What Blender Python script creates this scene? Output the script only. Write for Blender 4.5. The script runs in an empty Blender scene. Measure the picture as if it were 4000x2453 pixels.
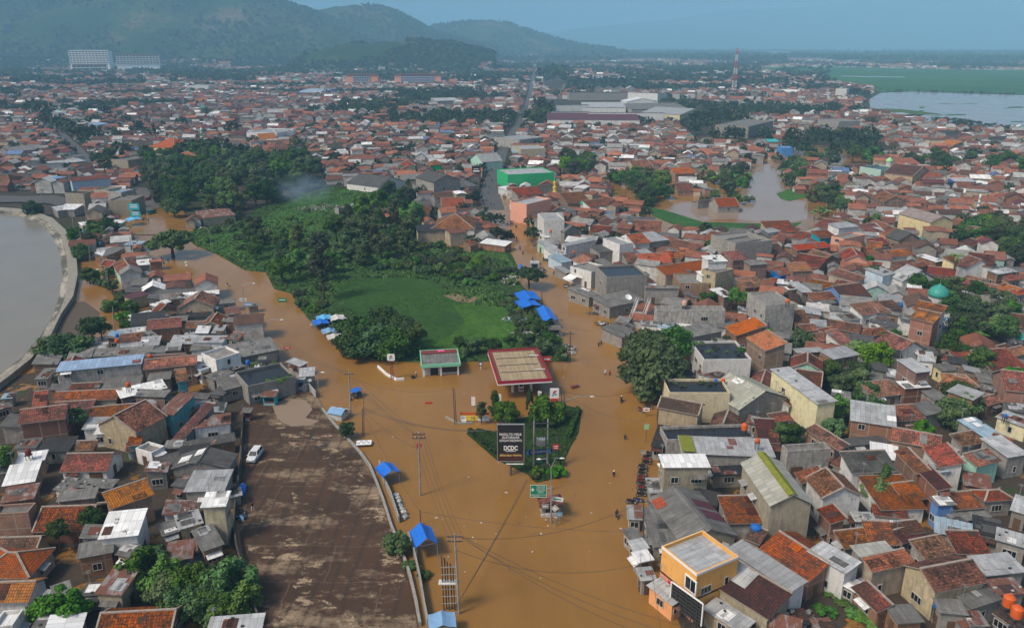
import bpy, math, random
import numpy as np
from mathutils import Vector, Matrix
random.seed(7); RNG = np.random.default_rng(7)
SC = bpy.context.scene
COL = SC.collection
PI = math.pi
# ------------------------------------------------------------------ camera, sky, sun, exposure
CAM_H, PITCH, F = 72.0, math.radians(18.9), 3080.0        # F is in photograph pixels (4000 wide)
cam_d = bpy.data.cameras.new('camera'); cam = bpy.data.objects.new('camera', cam_d); COL.objects.link(cam)
cam_d.sensor_width = 36; cam_d.lens = 36*F/4000; cam_d.clip_start = 1; cam_d.clip_end = 60000
cam.location = (0, 0, CAM_H); cam.rotation_euler = (PI/2-PITCH, 0, 0); SC.camera = cam
w = bpy.data.worlds.new('World'); SC.world = w; w.use_nodes = True
SUN_EL, SUN_AZ = math.radians(50), math.radians(238)      # azimuth from +Y clockwise: over the left shoulder
sky = w.node_tree.nodes.new('ShaderNodeTexSky'); sky.sky_type = 'NISHITA'; sky.sun_disc = False
sky.sun_elevation = SUN_EL; sky.sun_rotation = SUN_AZ; sky.air_density = 1.0; sky.dust_density = 4.0; sky.ozone_density = 2.0
bg = w.node_tree.nodes['Background']; bg.inputs['Strength'].default_value = 0.10
w.node_tree.links.new(sky.outputs[0], bg.inputs['Color'])
sd = bpy.data.lights.new('sun', 'SUN'); sun = bpy.data.objects.new('sun', sd); COL.objects.link(sun)
sd.energy = 2.3; sd.angle = math.radians(13); sd.color = (1, .89, .74)
sv = Vector((math.sin(SUN_AZ)*math.cos(SUN_EL), math.cos(SUN_AZ)*math.cos(SUN_EL), math.sin(SUN_EL)))
sun.rotation_euler = sv.to_track_quat('Z', 'Y').to_euler()
SC.view_settings.view_transform = 'Standard'; SC.view_settings.look = 'None'
SC.view_settings.exposure = 0.52; SC.view_settings.gamma = 1.0
cy = SC.cycles
cy.max_bounces = 5; cy.diffuse_bounces = 2; cy.glossy_bounces = 2; cy.transmission_bounces = 2; cy.volume_bounces = 2
cy.caustics_reflective = False; cy.caustics_refractive = False; cy.use_denoising = True
HAZE_DENSITY = 0.00022
# ------------------------------------------------------------------ picture <-> place
SP, CP = math.sin(PITCH), math.cos(PITCH)
def ray(sx, sy):
    vx, vy = (sx-2000)/F, -(sy-1226.5)/F
    return (vx, CP+vy*SP, -SP+vy*CP)
def at(sx, sy, z=0.0):                                     # photograph pixel -> point at height z
    d = ray(sx, sy); t = (z-CAM_H)/d[2]
    return Vector((d[0]*t, d[1]*t, z))
def todisp(p):                                             # point -> pixel of the 2464-wide view
    x, y, z = p[0], p[1], p[2]-CAM_H
    dep = y*CP-z*SP
    if dep < 1: return (-9999, -9999)
    return ((2000+F*x/dep)*.616, (1226.5-F*(y*SP+z*CP)/dep)*.616)
TILES = dict(A1=(0,0), A2=(1300,0), A3=(2600,0), B1=(0,800), B2=(1300,800), B3=(2600,800), C1=(0,1593), C2=(1300,1593), C3=(2600,1593))
K = 1400/2460
def T(tile, x, y, z=0.0):
    o = TILES[tile]; return at(o[0]+x*K, o[1]+y*K, z)
def Dp(x, y, z=0.0): return at(x/.616, y/.616, z)
def inside(poly, x, y):
    c = False; n = len(poly); j = n-1
    for i in range(n):
        xi, yi = poly[i]; xj, yj = poly[j]
        if (yi > y) != (yj > y) and x < (xj-xi)*(y-yi)/(yj-yi)+xi: c = not c
        j = i
    return c
# ------------------------------------------------------------------ mesh helpers
class MB:
    def __init__(s): s.v = []; s.f = []; s.m = []; s.u = []
    def face(s, pts, m=0, uv=None):
        b = len(s.v); s.v += [tuple(p) for p in pts]; s.f.append(tuple(range(b, b+len(pts)))); s.m.append(m)
        s.u += uv if uv else [(0.0, 0.0)]*len(pts)
        return s
    def quad(s, a, b, c, d, m=0, off=(0, 0)):              # uv in metres: u along a-b, v along a-d
        a, b, c, d = map(Vector, (a, b, c, d))
        w_ = (b-a).length; h = (d-a).length; ox, oy = off
        return s.face((a, b, c, d), m, [(ox, oy), (ox+w_, oy), (ox+w_, oy+h), (ox, oy+h)])
    def box(s, x0, x1, y0, y1, z0, z1, m=0, bottom=True):
        q = s.quad
        q((x0,y0,z0),(x1,y0,z0),(x1,y0,z1),(x0,y0,z1),m); q((x1,y0,z0),(x1,y1,z0),(x1,y1,z1),(x1,y0,z1),m)
        q((x1,y1,z0),(x0,y1,z0),(x0,y1,z1),(x1,y1,z1),m); q((x0,y1,z0),(x0,y0,z0),(x0,y0,z1),(x0,y1,z1),m)
        q((x0,y0,z1),(x1,y0,z1),(x1,y1,z1),(x0,y1,z1),m)
        if bottom: q((x0,y1,z0),(x1,y1,z0),(x1,y0,z0),(x0,y0,z0),m)
        return s
    def slab(s, pts, t, m=0, me=None):                     # a sloping sheet of thickness t under the four top points (ccw)
        me = m if me is None else me
        P = [Vector(p) for p in pts]; Q = [p-Vector((0,0,t)) for p in P]
        n = len(P)
        if n == 4: s.quad(*P, m)
        else: s.face(P, m, [((p-P[0]).dot((P[1]-P[0]).normalized()), (p-P[0]-(p-P[0]).dot((P[1]-P[0]).normalized())*(P[1]-P[0]).normalized()).length) for p in P])
        s.face(Q[::-1], me)
        for i in range(n):
            j = (i+1) % n; s.quad(Q[i], Q[j], P[j], P[i], me)
        return s
    def bar(s, p, q, w_, h=None, m=0):                     # a straight square bar
        p, q = Vector(p), Vector(q); h = h or w_; d = (q-p)
        if d.length < 1e-6: return s
        d.normalize(); up = Vector((0,0,1)) if abs(d.z) < .95 else Vector((0,1,0))
        a = d.cross(up).normalized()*w_/2; b = a.cross(d).normalized()*h/2
        P = [p-a-b, p+a-b, p+a+b, p-a+b]; Q = [x+(q-p) for x in P]
        for i in range(4): s.quad(P[i], P[(i+1)%4], Q[(i+1)%4], Q[i], m)
        s.quad(P[3], P[2], P[1], P[0], m); s.quad(*Q, m)
        return s
    def tube(s, pts, r, n=8, m=0, cap=True):               # a round tube through points; r may be a list
        pts = [Vector(p) for p in pts]; R = r if isinstance(r, (list, tuple)) else [r]*len(pts); rings = []
        for i, p in enumerate(pts):
            d = (pts[min(i+1, len(pts)-1)]-pts[max(i-1, 0)]).normalized()
            up = Vector((0,0,1)) if abs(d.z) < .95 else Vector((1,0,0))
            a = d.cross(up).normalized(); b = a.cross(d).normalized()
            base = len(s.v); s.v += [tuple(p+(a*math.cos(2*PI*k/n)+b*math.sin(2*PI*k/n))*R[i]) for k in range(n)]; rings.append(base)
        for i in range(len(pts)-1):
            for k in range(n):
                s.f.append((rings[i]+k, rings[i]+(k+1)%n, rings[i+1]+(k+1)%n, rings[i+1]+k)); s.m.append(m); s.u += [(0.0,0.0)]*4
        if cap:
            s.f.append(tuple(rings[0]+k for k in range(n))[::-1]); s.m.append(m); s.u += [(0.0,0.0)]*n
            s.f.append(tuple(rings[-1]+k for k in range(n))); s.m.append(m); s.u += [(0.0,0.0)]*n
        return s
    def dome(s, c, r, h, n=16, k=6, m=0):
        c = Vector(c); rings = []
        for i in range(k):
            a = PI/2*i/k; rings.append([c+Vector((r*math.cos(a)*math.cos(2*PI*j/n), r*math.cos(a)*math.sin(2*PI*j/n), h*math.sin(a))) for j in range(n)])
        top = c+Vector((0,0,h))
        for i in range(k-1):
            for j in range(n): s.face((rings[i][j], rings[i][(j+1)%n], rings[i+1][(j+1)%n], rings[i+1][j]), m)
        for j in range(n): s.face((rings[-1][j], rings[-1][(j+1)%n], top), m)
        return s
    def mesh(s, name, mats, smooth=False):
        me = bpy.data.meshes.new(name); me.from_pydata(s.v, [], s.f)
        for m_ in (mats if isinstance(mats, (list, tuple)) else [mats]): me.materials.append(m_)
        me.polygons.foreach_set('material_index', s.m)
        uvl = me.uv_layers.new(name='UVMap'); uvl.data.foreach_set('uv', np.array(s.u, dtype=np.float32).ravel())
        if smooth: me.polygons.foreach_set('use_smooth', [True]*len(s.f))
        me.update(); return me
def obj(name, me, parent=None, loc=(0,0,0), rot=(0,0,0), scale=None):
    o = bpy.data.objects.new(name, me); COL.objects.link(o); o.location = loc; o.rotation_euler = rot
    if scale is not None: o.scale = scale if hasattr(scale, '__len__') else (scale,)*3
    if parent is not None: o.parent = parent
    return o
def build(mb, name, mats, parent=None, loc=(0,0,0), rot=(0,0,0), smooth=False): return obj(name, mb.mesh(name, mats, smooth), parent, loc, rot)
def tag(o, label, cat, group=None, kind=None):
    if label: o['label'] = label
    if cat: o['category'] = cat
    if group: o['group'] = group
    if kind: o['kind'] = kind
    return o
def thing(name, label, cat, loc=(0,0,0), rz=0.0, group=None):
    o = obj(name, None, None, loc, (0,0,rz)); o.empty_display_size = .5; return tag(o, label, cat, group)
AUTO = []                                                  # (object, words that describe it): labels are completed at the end
def auto(o, words, cat, group=None, z=2.0):
    tag(o, words, cat, group); AUTO.append((o, words, z)); return o
def npmesh(name, V, Fq, mats, mi=None, col=None, smooth=False):   # quads (N,4) with optional face colours
    me = bpy.data.meshes.new(name); nf, k = Fq.shape
    me.vertices.add(len(V)); me.vertices.foreach_set('co', np.ascontiguousarray(V, dtype=np.float32).ravel())
    me.loops.add(nf*k); me.loops.foreach_set('vertex_index', np.ascontiguousarray(Fq, dtype=np.int32).ravel())
    me.polygons.add(nf); me.polygons.foreach_set('loop_start', np.arange(0, nf*k, k, dtype=np.int32))
    try: me.polygons.foreach_set('loop_total', np.full(nf, k, dtype=np.int32))
    except Exception: pass
    for m_ in mats: me.materials.append(m_)
    if mi is not None: me.polygons.foreach_set('material_index', np.ascontiguousarray(mi, dtype=np.int32))
    me.polygons.foreach_set('use_smooth', np.full(nf, smooth, dtype=bool))
    if col is not None:
        a = me.attributes.new('tint', 'FLOAT_COLOR', 'FACE')
        a.data.foreach_set('color', np.ascontiguousarray(np.concatenate([col, np.ones((nf,1))], 1), dtype=np.float32).ravel())
    me.update(calc_edges=True); me.validate(); return me
# ------------------------------------------------------------------ materials
def newmat(name, rough=.8, spec=.3):
    m = bpy.data.materials.new(name); m.use_nodes = True; t = m.node_tree; b = t.nodes['Principled BSDF']
    b.inputs['Roughness'].default_value = rough; b.inputs['Specular IOR Level'].default_value = spec
    return m, t, b
def nd(t, typ, **kw):
    n = t.nodes.new('ShaderNode'+typ)
    for k, v in kw.items():
        if k.startswith('_'): setattr(n, k[1:], v)
        else:
            key = k.replace('0', ' ')
            n.inputs[int(key[1:]) if key[0] == 'i' and key[1:].isdigit() else key].default_value = v
    return n
def ln(t, a, b): t.links.new(a, b)
def c4(c): return (c[0], c[1], c[2], 1)
def ramp(t, src, stops):
    r = t.nodes.new('ShaderNodeValToRGB'); e = r.color_ramp.elements
    while len(e) < len(stops): e.new(.5)
    for i, (p, c) in enumerate(stops): e[i].position = p; e[i].color = c4(c) if hasattr(c, '__len__') else (c,c,c,1)
    ln(t, src, r.inputs[0]); return r.outputs[0]
def mixc(t, fac, a, b, mode='MIX'):
    n = t.nodes.new('ShaderNodeMix'); n.data_type = 'RGBA'; n.blend_type = mode
    for s, i in ((fac, 0), (a, 6), (b, 7)):
        if hasattr(s, 'is_output'): ln(t, s, n.inputs[i])
        else: n.inputs[i].default_value = s if i == 0 else c4(s)
    return n.outputs[2]
def mth(t, op, a, b=0.0):
    n = t.nodes.new('ShaderNodeMath'); n.operation = op
    for i, s in enumerate((a, b)):
        if hasattr(s, 'is_output'): ln(t, s, n.inputs[i])
        else: n.inputs[i].default_value = s
    return n.outputs[0]
def coords(t, which='UV', scale=(1,1,1), jitter=True):     # coordinates, shifted at random per object
    tc = t.nodes.new('ShaderNodeTexCoord'); mp = t.nodes.new('ShaderNodeMapping'); mp.inputs['Scale'].default_value = scale
    src = tc.outputs[which]
    if jitter:
        oi = t.nodes.new('ShaderNodeObjectInfo'); va = t.nodes.new('ShaderNodeVectorMath'); va.operation = 'ADD'
        sc = t.nodes.new('ShaderNodeMath'); sc.operation = 'MULTIPLY'; sc.inputs[1].default_value = 97.0
        ln(t, oi.outputs['Random'], sc.inputs[0]); ln(t, src, va.inputs[0]); ln(t, sc.outputs[0], va.inputs[1]); src = va.outputs[0]
    ln(t, src, mp.inputs['Vector']); return mp.outputs[0]
def noise(t, vec, scale, detail=5, rough=.6):
    n = nd(t, 'TexNoise', Scale=scale, Detail=detail, Roughness=rough); ln(t, vec, n.inputs['Vector']); return n.outputs['Fac']
def vary(t, colr, dv=.35, dh=.02, ds=.2):                  # each object its own shade of the paint or clay
    oi = t.nodes.new('ShaderNodeObjectInfo'); hs = t.nodes.new('ShaderNodeHueSaturation')
    wn = t.nodes.new('ShaderNodeTexWhiteNoise'); wn.noise_dimensions = '1D'; ln(t, oi.outputs['Random'], wn.inputs['W'])
    sx = t.nodes.new('ShaderNodeSeparateColor'); ln(t, wn.outputs['Color'], sx.inputs[0])
    for i, (o_, nm, c0, d) in enumerate(((sx.outputs[0], 'Hue', .5, dh), (sx.outputs[1], 'Saturation', 1, ds), (sx.outputs[2], 'Value', 1, dv))):
        ln(t, mth(t, 'MULTIPLY_ADD', o_, 2*d), hs.inputs[nm]); hs.inputs[nm].links[0].from_node.inputs[2].default_value = c0-d
    ln(t, colr, hs.inputs['Color']); return hs.outputs[0]
def bump(t, b, h, strength=.4, dist=.05):
    n = nd(t, 'Bump', Strength=strength, Distance=dist); ln(t, h, n.inputs['Height']); ln(t, n.outputs[0], b.inputs['Normal'])
def m_tile(name, c1, c2, moss, amount, rough=.85):
    m, t, b = newmat(name, rough, .15); uv = coords(t)
    br = nd(t, 'TexBrick', Scale=1, _offset=0.0, Color1=c4(c1), Color2=c4(c2), Mortar=c4([x*.35 for x in c1])); br.inputs['Brick Width'].default_value = .34
    br.inputs['Row Height'].default_value = .42; br.inputs['Mortar Size'].default_value = .06; br.inputs['Mortar Smooth'].default_value = .5; br.inputs['Bias'].default_value = -.05
    ln(t, uv, br.inputs['Vector'])
    n1 = noise(t, uv, .35, 6, .7); n2 = noise(t, uv, 2.2, 3, .7)
    k = mth(t, 'ADD', mth(t, 'MULTIPLY', n1, .5), mth(t, 'MULTIPLY', n2, .5))
    f = ramp(t, k, ((max(0, .60-amount), 0), (max(.05, .60-amount)+.13, 1)))
    f = mth(t, 'MULTIPLY', f, .88)
    c = mixc(t, f, vary(t, br.outputs['Color']), moss); ln(t, c, b.inputs['Base Color'])
    bump(t, b, br.outputs['Fac'], .5, -.05); return m
def m_sheet(name, c, rough=.6, dirt=(.06,.05,.045), amount=.35, dv=.2, rust=0.0, panel=(.9, 2.2), metal=0.0):
    m, t, b = newmat(name, rough, .35); uv = coords(t); b.inputs['Metallic'].default_value = metal
    br = nd(t, 'TexBrick', Scale=1, _offset=0.0, Color1=c4([x*1.08 for x in c]), Color2=c4([x*.80 for x in c]), Mortar=c4([x*.5 for x in c]))
    br.inputs['Brick Width'].default_value = panel[0]; br.inputs['Row Height'].default_value = panel[1]; br.inputs['Mortar Size'].default_value = .035; br.inputs['Mortar Smooth'].default_value = .5
    ln(t, uv, br.inputs['Vector'])
    st = noise(t, coords(t, 'UV', (1.6, .22, 1)), 1.2, 6, .7); sp = noise(t, uv, .5, 5, .65)
    k = mth(t, 'ADD', mth(t, 'MULTIPLY', st, .5), mth(t, 'MULTIPLY', sp, .5))
    f = mth(t, 'MULTIPLY', ramp(t, k, ((.60-amount*.5, 0), (.85-amount*.35, 1))), .8)
    c_ = vary(t, br.outputs['Color'], dv, .01, .3)
    if rust: c_ = mixc(t, ramp(t, noise(t, coords(t, 'UV', (1, .5, 1)), .8, 5, .7), ((.62-rust*.4, 0), (.68-rust*.35, 1))), c_, (.17, .065, .04))
    ln(t, mixc(t, f, c_, dirt), b.inputs['Base Color'])
    wv = nd(t, 'TexWave', Scale=1.1); ln(t, uv, wv.inputs['Vector']); bump(t, b, wv.outputs['Fac'], .25, .04); return m
def m_plaster(name, c, grime=.35, dirt=(.10,.09,.075), dv=.15, rough=.85):
    m, t, b = newmat(name, rough, .2); uv = coords(t)
    st = noise(t, coords(t, 'UV', (2.2, .35, 1)), .9, 6, .7); sp = noise(t, uv, .9, 6, .65)
    k = mth(t, 'ADD', mth(t, 'MULTIPLY', st, .55), mth(t, 'MULTIPLY', sp, .45))
    f = mth(t, 'MULTIPLY', ramp(t, k, ((.60-grime*.4, 0), (.80-grime*.25, 1))), .75)
    n3 = noise(t, uv, 6, 3); base = mixc(t, n3, [x*.86 for x in c], [min(1, x*1.1) for x in c])
    ln(t, mixc(t, f, vary(t, base, dv, .015, .2), dirt), b.inputs['Base Color']); bump(t, b, sp, .15, .03); return m
def m_brick(name, c1, c2, post=(.34,.28,.21)):
    m, t, b = newmat(name, .9, .15); uv = coords(t)
    br = nd(t, 'TexBrick', Scale=1, _offset=.5, Color1=c4(c1), Color2=c4(c2), Mortar=c4((.25,.2,.16))); br.inputs['Brick Width'].default_value = .26
    br.inputs['Row Height'].default_value = .12; br.inputs['Mortar Size'].default_value = .018; ln(t, uv, br.inputs['Vector'])
    tc = t.nodes.new('ShaderNodeTexCoord')
    fr = nd(t, 'TexBrick', Scale=1, _offset=0.0, Color1=(0,0,0,1), Color2=(0,0,0,1), Mortar=(1,1,1,1)); fr.inputs['Brick Width'].default_value = 3.1
    fr.inputs['Row Height'].default_value = 3.0; fr.inputs['Mortar Size'].default_value = .10; ln(t, tc.outputs['UV'], fr.inputs['Vector'])
    n1 = noise(t, uv, .7, 6, .7); c = mixc(t, mth(t, 'MULTIPLY', ramp(t, n1, ((.45, 0), (.75, 1))), .65), vary(t, br.outputs['Color'], .25, .015, .25), (.09,.07,.055))
    ln(t, mixc(t, mth(t, 'MULTIPLY', fr.outputs['Color'], .75), c, post), b.inputs['Base Color']); return m
def m_plain(name, c, rough=.6, spec=.3, var=.12, metal=0.0):
    m, t, b = newmat(name, rough, spec); b.inputs['Metallic'].default_value = metal
    n = noise(t, coords(t, 'Object'), 1.7, 4, .6); ln(t, mixc(t, n, [x*(1-var*2) for x in c], [min(1, x*(1+var)) for x in c]), b.inputs['Base Color']); return m
M = {}
M['ti'] = m_tile('clay_tile', (.46,.135,.056), (.24,.07,.036), (.05,.036,.028), .18)
M['to'] = m_tile('bright_clay_tile', (.52,.155,.056), (.34,.095,.04), (.07,.045,.03), .11)
M['tb'] = m_tile('brown_clay_tile', (.33,.11,.055), (.18,.065,.04), (.04,.032,.027), .22)
M['dk'] = m_tile('mossy_clay_tile', (.36,.12,.05), (.11,.05,.032), (.020,.018,.015), .15)
M['tr'] = m_tile('maroon_tile', (.17,.045,.036), (.10,.032,.028), (.03,.022,.02), .16)
M['sl'] = m_tile('grey_tile', (.11,.105,.10), (.07,.068,.065), (.035,.035,.03), .15)
M['as'] = m_sheet('asbestos_sheet', (.22,.215,.20), .85, (.045,.042,.036), .55, .25)
M['dg'] = m_sheet('dark_grey_sheet', (.115,.112,.108), .85, (.03,.028,.025), .45, .3)
M['lg'] = m_sheet('pale_grey_sheet', (.40,.41,.41), .55, (.12,.11,.10), .35, .22)
M['wh'] = m_sheet('white_sheet', (.72,.72,.70), .5, (.30,.28,.25), .15, .1)
M['bl'] = m_sheet('blue_sheet', (.22,.33,.52), .45, (.12,.12,.14), .12, .05)
M['lb'] = m_sheet('pale_blue_sheet', (.30,.40,.47), .5, (.12,.13,.14), .25, .1)
M['ru'] = m_sheet('rusty_sheet', (.30,.27,.25), .7, (.07,.04,.03), .4, .2, .55)
M['ma'] = m_sheet('maroon_sheet', (.11,.035,.045), .6, (.05,.025,.03), .3, .15)
M['bk'] = m_sheet('black_sheet', (.035,.034,.034), .75, (.015,.014,.013), .3, .3)
M['ol'] = m_sheet('pale_olive_sheet', (.37,.37,.31), .55, (.16,.15,.11), .25, .08)
M['tp'] = m_sheet('taupe_sheet', (.25,.19,.165), .6, (.10,.08,.07), .2, .08)
M['tl'] = m_sheet('teal_sheet', (.02,.42,.40), .5, (.05,.2,.2), .1, .05)
M['cf'] = m_plaster('concrete_roof', (.27,.26,.24), .65, (.05,.047,.04), .25)
M['wf'] = m_plaster('wet_black_roof', (.03,.03,.033), .5, (.012,.012,.012), .2, .25)
M['br'] = m_brick('brick_wall', (.30,.125,.07), (.20,.085,.05))
M['cr'] = m_plaster('cream_plaster', (.50,.42,.29), .5)
M['wl'] = m_plaster('white_plaster', (.68,.67,.64), .3)
M['gy'] = m_plaster('grey_render', (.33,.31,.28), .55)
M['dw'] = m_plaster('stained_white_render', (.52,.50,.46), .75, (.08,.075,.065))
M['mi'] = m_plaster('mint_plaster', (.36,.56,.46), .3)
M['te'] = m_plaster('teal_plaster', (.03,.27,.33), .35)
M['or'] = m_plaster('orange_plaster', (.72,.27,.022), .2, (.3,.12,.03), .02)
M['ye'] = m_plaster('pale_yellow_plaster', (.66,.58,.34), .3, (.2,.17,.1), .08)
M['kh'] = m_plaster('khaki_render', (.33,.29,.21), .45, (.11,.095,.07), .1)
M['pk'] = m_plaster('salmon_plaster', (.66,.32,.22), .2, (.3,.18,.14), .08)
M['bu'] = m_plaster('blue_plaster', (.04,.17,.50), .3)
M['gr'] = m_plaster('green_plaster', (.02,.42,.18), .2, (.02,.16,.08), .06)
M['fr'] = m_plain('window_frame_paint', (.45,.43,.40), .6)
M['gl'] = m_plain('dark_glass', (.015,.018,.02), .12, .5)
M['dr'] = m_plain('door_wood', (.12,.07,.04), .6)
M['cap'] = m_plain('mortar_cap', (.36,.30,.25), .9, .2, .3)
M['conc'] = m_plain('concrete', (.33,.32,.29), .9, .2, .3)
M['steel'] = m_plain('galvanised_steel', (.34,.35,.36), .45, .5, .15, .3)
M['dsteel'] = m_plain('dark_steel', (.05,.05,.05), .6, .4)
M['black'] = m_plain('black_rubber', (.015,.015,.016), .6, .3)
M['white'] = m_plain('white_paint', (.78,.78,.76), .5, .3, .06)
M['red'] = m_plain('red_paint', (.55,.025,.03), .5, .3, .1)
M['tarp'] = m_plain('blue_tarpaulin', (.012,.15,.62), .45, .4, .2)
M['ptarp'] = m_plain('pale_blue_tarpaulin', (.20,.36,.56), .5, .4, .2)
M['wood'] = m_plain('weathered_wood', (.14,.10,.07), .85, .2, .3)
M['orange'] = m_plain('orange_plastic', (.62,.11,.02), .5, .3, .15)
M['bluep'] = m_plain('blue_plastic', (.02,.14,.45), .5, .3, .15)
M['green'] = m_plain('sign_green', (.0,.22,.12), .5, .3, .06)
M['yellow'] = m_plain('yellow_paint', (.75,.55,.06), .5, .3, .1)
# ------------------------------------------------------------------ the setting: ground, water, roads, fields, hills
def m_ground():
    m, t, b = newmat('ground_earth', .95, .1); v = coords(t, 'Object', (1,1,1), False)
    n = noise(t, v, .02, 8, .65); n2 = noise(t, v, .25, 6, .7)
    c = ramp(t, n, ((.35, (.055,.045,.035)), (.5, (.075,.062,.048)), (.58, (.035,.048,.018)), (.7, (.02,.045,.012))))
    ln(t, mixc(t, mth(t, 'MULTIPLY', n2, .7), c, (.03,.026,.02)), b.inputs['Base Color']); return m
def m_water(name, c1, c2, rough=.08, wave=2.2, strength=.12, spec=.5, scale2=.05):
    m, t, b = newmat(name, rough, spec); b.inputs['IOR'].default_value = 1.33
    v = coords(t, 'Object', (1,1,1), False); n = noise(t, v, scale2, 5, .6)
    st = noise(t, coords(t, 'Object', (1,.16,1), False), scale2*2.5, 6, .65); kk = mth(t, 'ADD', mth(t, 'MULTIPLY', n, .5), mth(t, 'MULTIPLY', st, .5))
    ln(t, mixc(t, ramp(t, kk, ((.36, 0), (.64, 1))), c1, c2), b.inputs['Base Color']); ln(t, mth(t, 'MULTIPLY_ADD', st, rough*1.6), b.inputs['Roughness']); b.inputs['Roughness'].links[0].from_node.inputs[2].default_value = rough*.35
    w1 = noise(t, coords(t, 'Object', (1,.55,1), False), wave, 4, .6); w2 = noise(t, v, wave*.22, 3, .5)
    bump(t, b, mth(t, 'ADD', mth(t, 'MULTIPLY', w1, .5), w2), strength, .3); return m
def m_grass(name, dark, light, scale=.12, dirt=None, bs=.6):
    m, t, b = newmat(name, .95, .1); v = coords(t, 'Object', (1,1,1), False)
    n = noise(t, v, scale, 8, .7); n2 = noise(t, v, scale*9, 5, .7)
    c = mixc(t, ramp(t, n, ((.38, 0), (.64, 1))), dark, light); c = mixc(t, mth(t, 'MULTIPLY', ramp(t, n2, ((.4, 0), (.7, 1))), .6), c, [x*.4 for x in dark])
    if dirt: c = mixc(t, ramp(t, noise(t, v, scale*.7, 6, .7), ((.60, 0), (.68, 1))), c, dirt)
    ln(t, c, b.inputs['Base Color']); bump(t, b, n2, bs, .3); return m
def sheet(name, poly, z, mat, kind='structure', tile=None, thick=0.0, label=None, cat=None, sub=0):
    P = [(T(tile, x, y, z) if tile else Dp(x, y, z)) for x, y in poly]
    from mathutils.geometry import tessellate_polygon
    tri = tessellate_polygon([P]); area = sum((P[i].x*P[(i+1)%len(P)].y-P[(i+1)%len(P)].x*P[i].y) for i in range(len(P)))
    if area < 0: P = P[::-1]; tri = tessellate_polygon([P])
    mb = MB()
    for a in tri:
        q = [P[i] for i in a]
        if (q[1]-q[0]).cross(q[2]-q[0]).z < 0: q = q[::-1]
        mb.face(q)
    if thick:
        for i in range(len(P)):
            a, b_ = P[i], P[(i+1)%len(P)]; dn = Vector((0,0,thick)); mb.quad(a-dn, b_-dn, b_, a)
    o = build(mb, name, mat); tag(o, label, cat, None, kind); return o
mg = m_ground()
build(MB().quad((-16000,-200,-.5),(16000,-200,-.5),(16000,24000,-.5),(-16000,24000,-.5)), 'ground', mg)['kind'] = 'structure'
FLOODM = m_water('flood_water', (.285,.148,.038), (.19,.093,.020), .12, 1.5, .25, .36, .02)
RIVERM = m_water('river_water', (.27,.20,.15), (.24,.17,.12), .12, 1.0, .05, .3)
LAKEM = m_water('lake_water', (.27,.235,.225), (.22,.195,.185), .14, .5, .04, .25)
RESM = m_water('reservoir_water', (.215,.195,.16), (.185,.17,.14), .16, 1.4, .08, .25)
# brown flood over everything low; the sheets that rise out of it lie above
FLOOD = [(-900,1800),(-900,900),(-200,660),(190,560),(215,520),(330,470),(420,470),(470,560),(900,560),(1150,520),(1165,470),(1215,470),(1260,470),(1420,420),(1700,330),(2080,360),(2500,380),(3300,420),(3300,1800)]
sheet('flood_water', FLOOD, 0, FLOODM)
# dry earth under the far town, a little above the low ground
RIVER = [(1812,402),(1850,388),(1874,396),(1880,430),(1890,462),(1905,478),(1945,486),(1942,528),(1880,538),(1760,528),(1680,530),(1590,508),(1640,486),(1720,484),(1775,470),(1800,440)]
sheet('river', RIVER, .02, RIVERM)
LAKE = [(2095,262),(2090,240),(2120,224),(2200,221),(2330,226),(2560,232),(2560,322),(2420,326),(2330,306),(2240,296),(2190,284),(2230,276),(2170,266)]
sheet('lake', LAKE, .0, LAKEM)
RICE = [(1800,166),(1900,160),(2100,164),(2300,168),(2700,172),(2700,234),(2330,225),(2200,220),(2125,222),(2075,212),(1990,196),(1950,186),(1880,180)]
RICEM = m_grass('paddy_green', (.028,.10,.03), (.05,.15,.04), .004)
sheet('paddy_field', RICE, .02, RICEM)
for i, q in enumerate(([(2030,183),(2090,184),(2180,185.5),(2175,187),(2080,186),(2020,184.5)], [(2130,262),(2170,263),(2260,274),(2270,277),(2190,276),(2110,270),(2092,264)])):
    if i == 0: sheet('flooded_paddy', q, .04, LAKEM)
    else: sheet('grass_bank', q, .04, m_grass('bank_grass', (.05,.11,.03), (.10,.15,.05), .02))
for i in range(16):
    x, y = random.uniform(2190,2460), random.uniform(238,318); w_, h_ = random.uniform(8,40), random.uniform(.6,2.2); sheet('reed_bed', [(x+w_*math.cos(a)*random.uniform(.6,1), y+h_*math.sin(a)*random.uniform(.6,1)) for a in [2*PI*k/9 for k in range(9)]], .03+.002*i, RICEM)
def m_yard():
    m, t, b = newmat('mud_and_shade', .8, .25); v = coords(t, 'Object', (1,1,1), False); n = noise(t, v, .11, 6, .65); n2 = noise(t, v, .8, 5, .7)
    c = mixc(t, n2, (.022,.018,.014), (.085,.062,.042)); c = mixc(t, ramp(t, noise(t, v, .25, 5, .7), ((.56,0),(.64,1))), c, (.03,.055,.014)); ln(t, c, b.inputs['Base Color']); f = ramp(t, n, ((.40, 0), (.44, 1)))
    tr = t.nodes.new('ShaderNodeBsdfTransparent'); mx = t.nodes.new('ShaderNodeMixShader'); ln(t, f, mx.inputs[0]); ln(t, tr.outputs[0], mx.inputs[1]); ln(t, b.outputs[0], mx.inputs[2]); ln(t, mx.outputs[0], t.nodes['Material Output'].inputs['Surface']); bump(t, b, n2, .6, .1); return m
YARDM = m_yard()  # wet mud, coloured dark to stand in for shade between houses too
sheet('mud_and_shade_yards', [(-200,960),(150,880),(300,800),(380,720),(500,730),(590,800),(640,880),(600,960),(575,1080),(565,1290),(585,1400),(610,1560),(-400,1700)], .05, YARDM)
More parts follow.
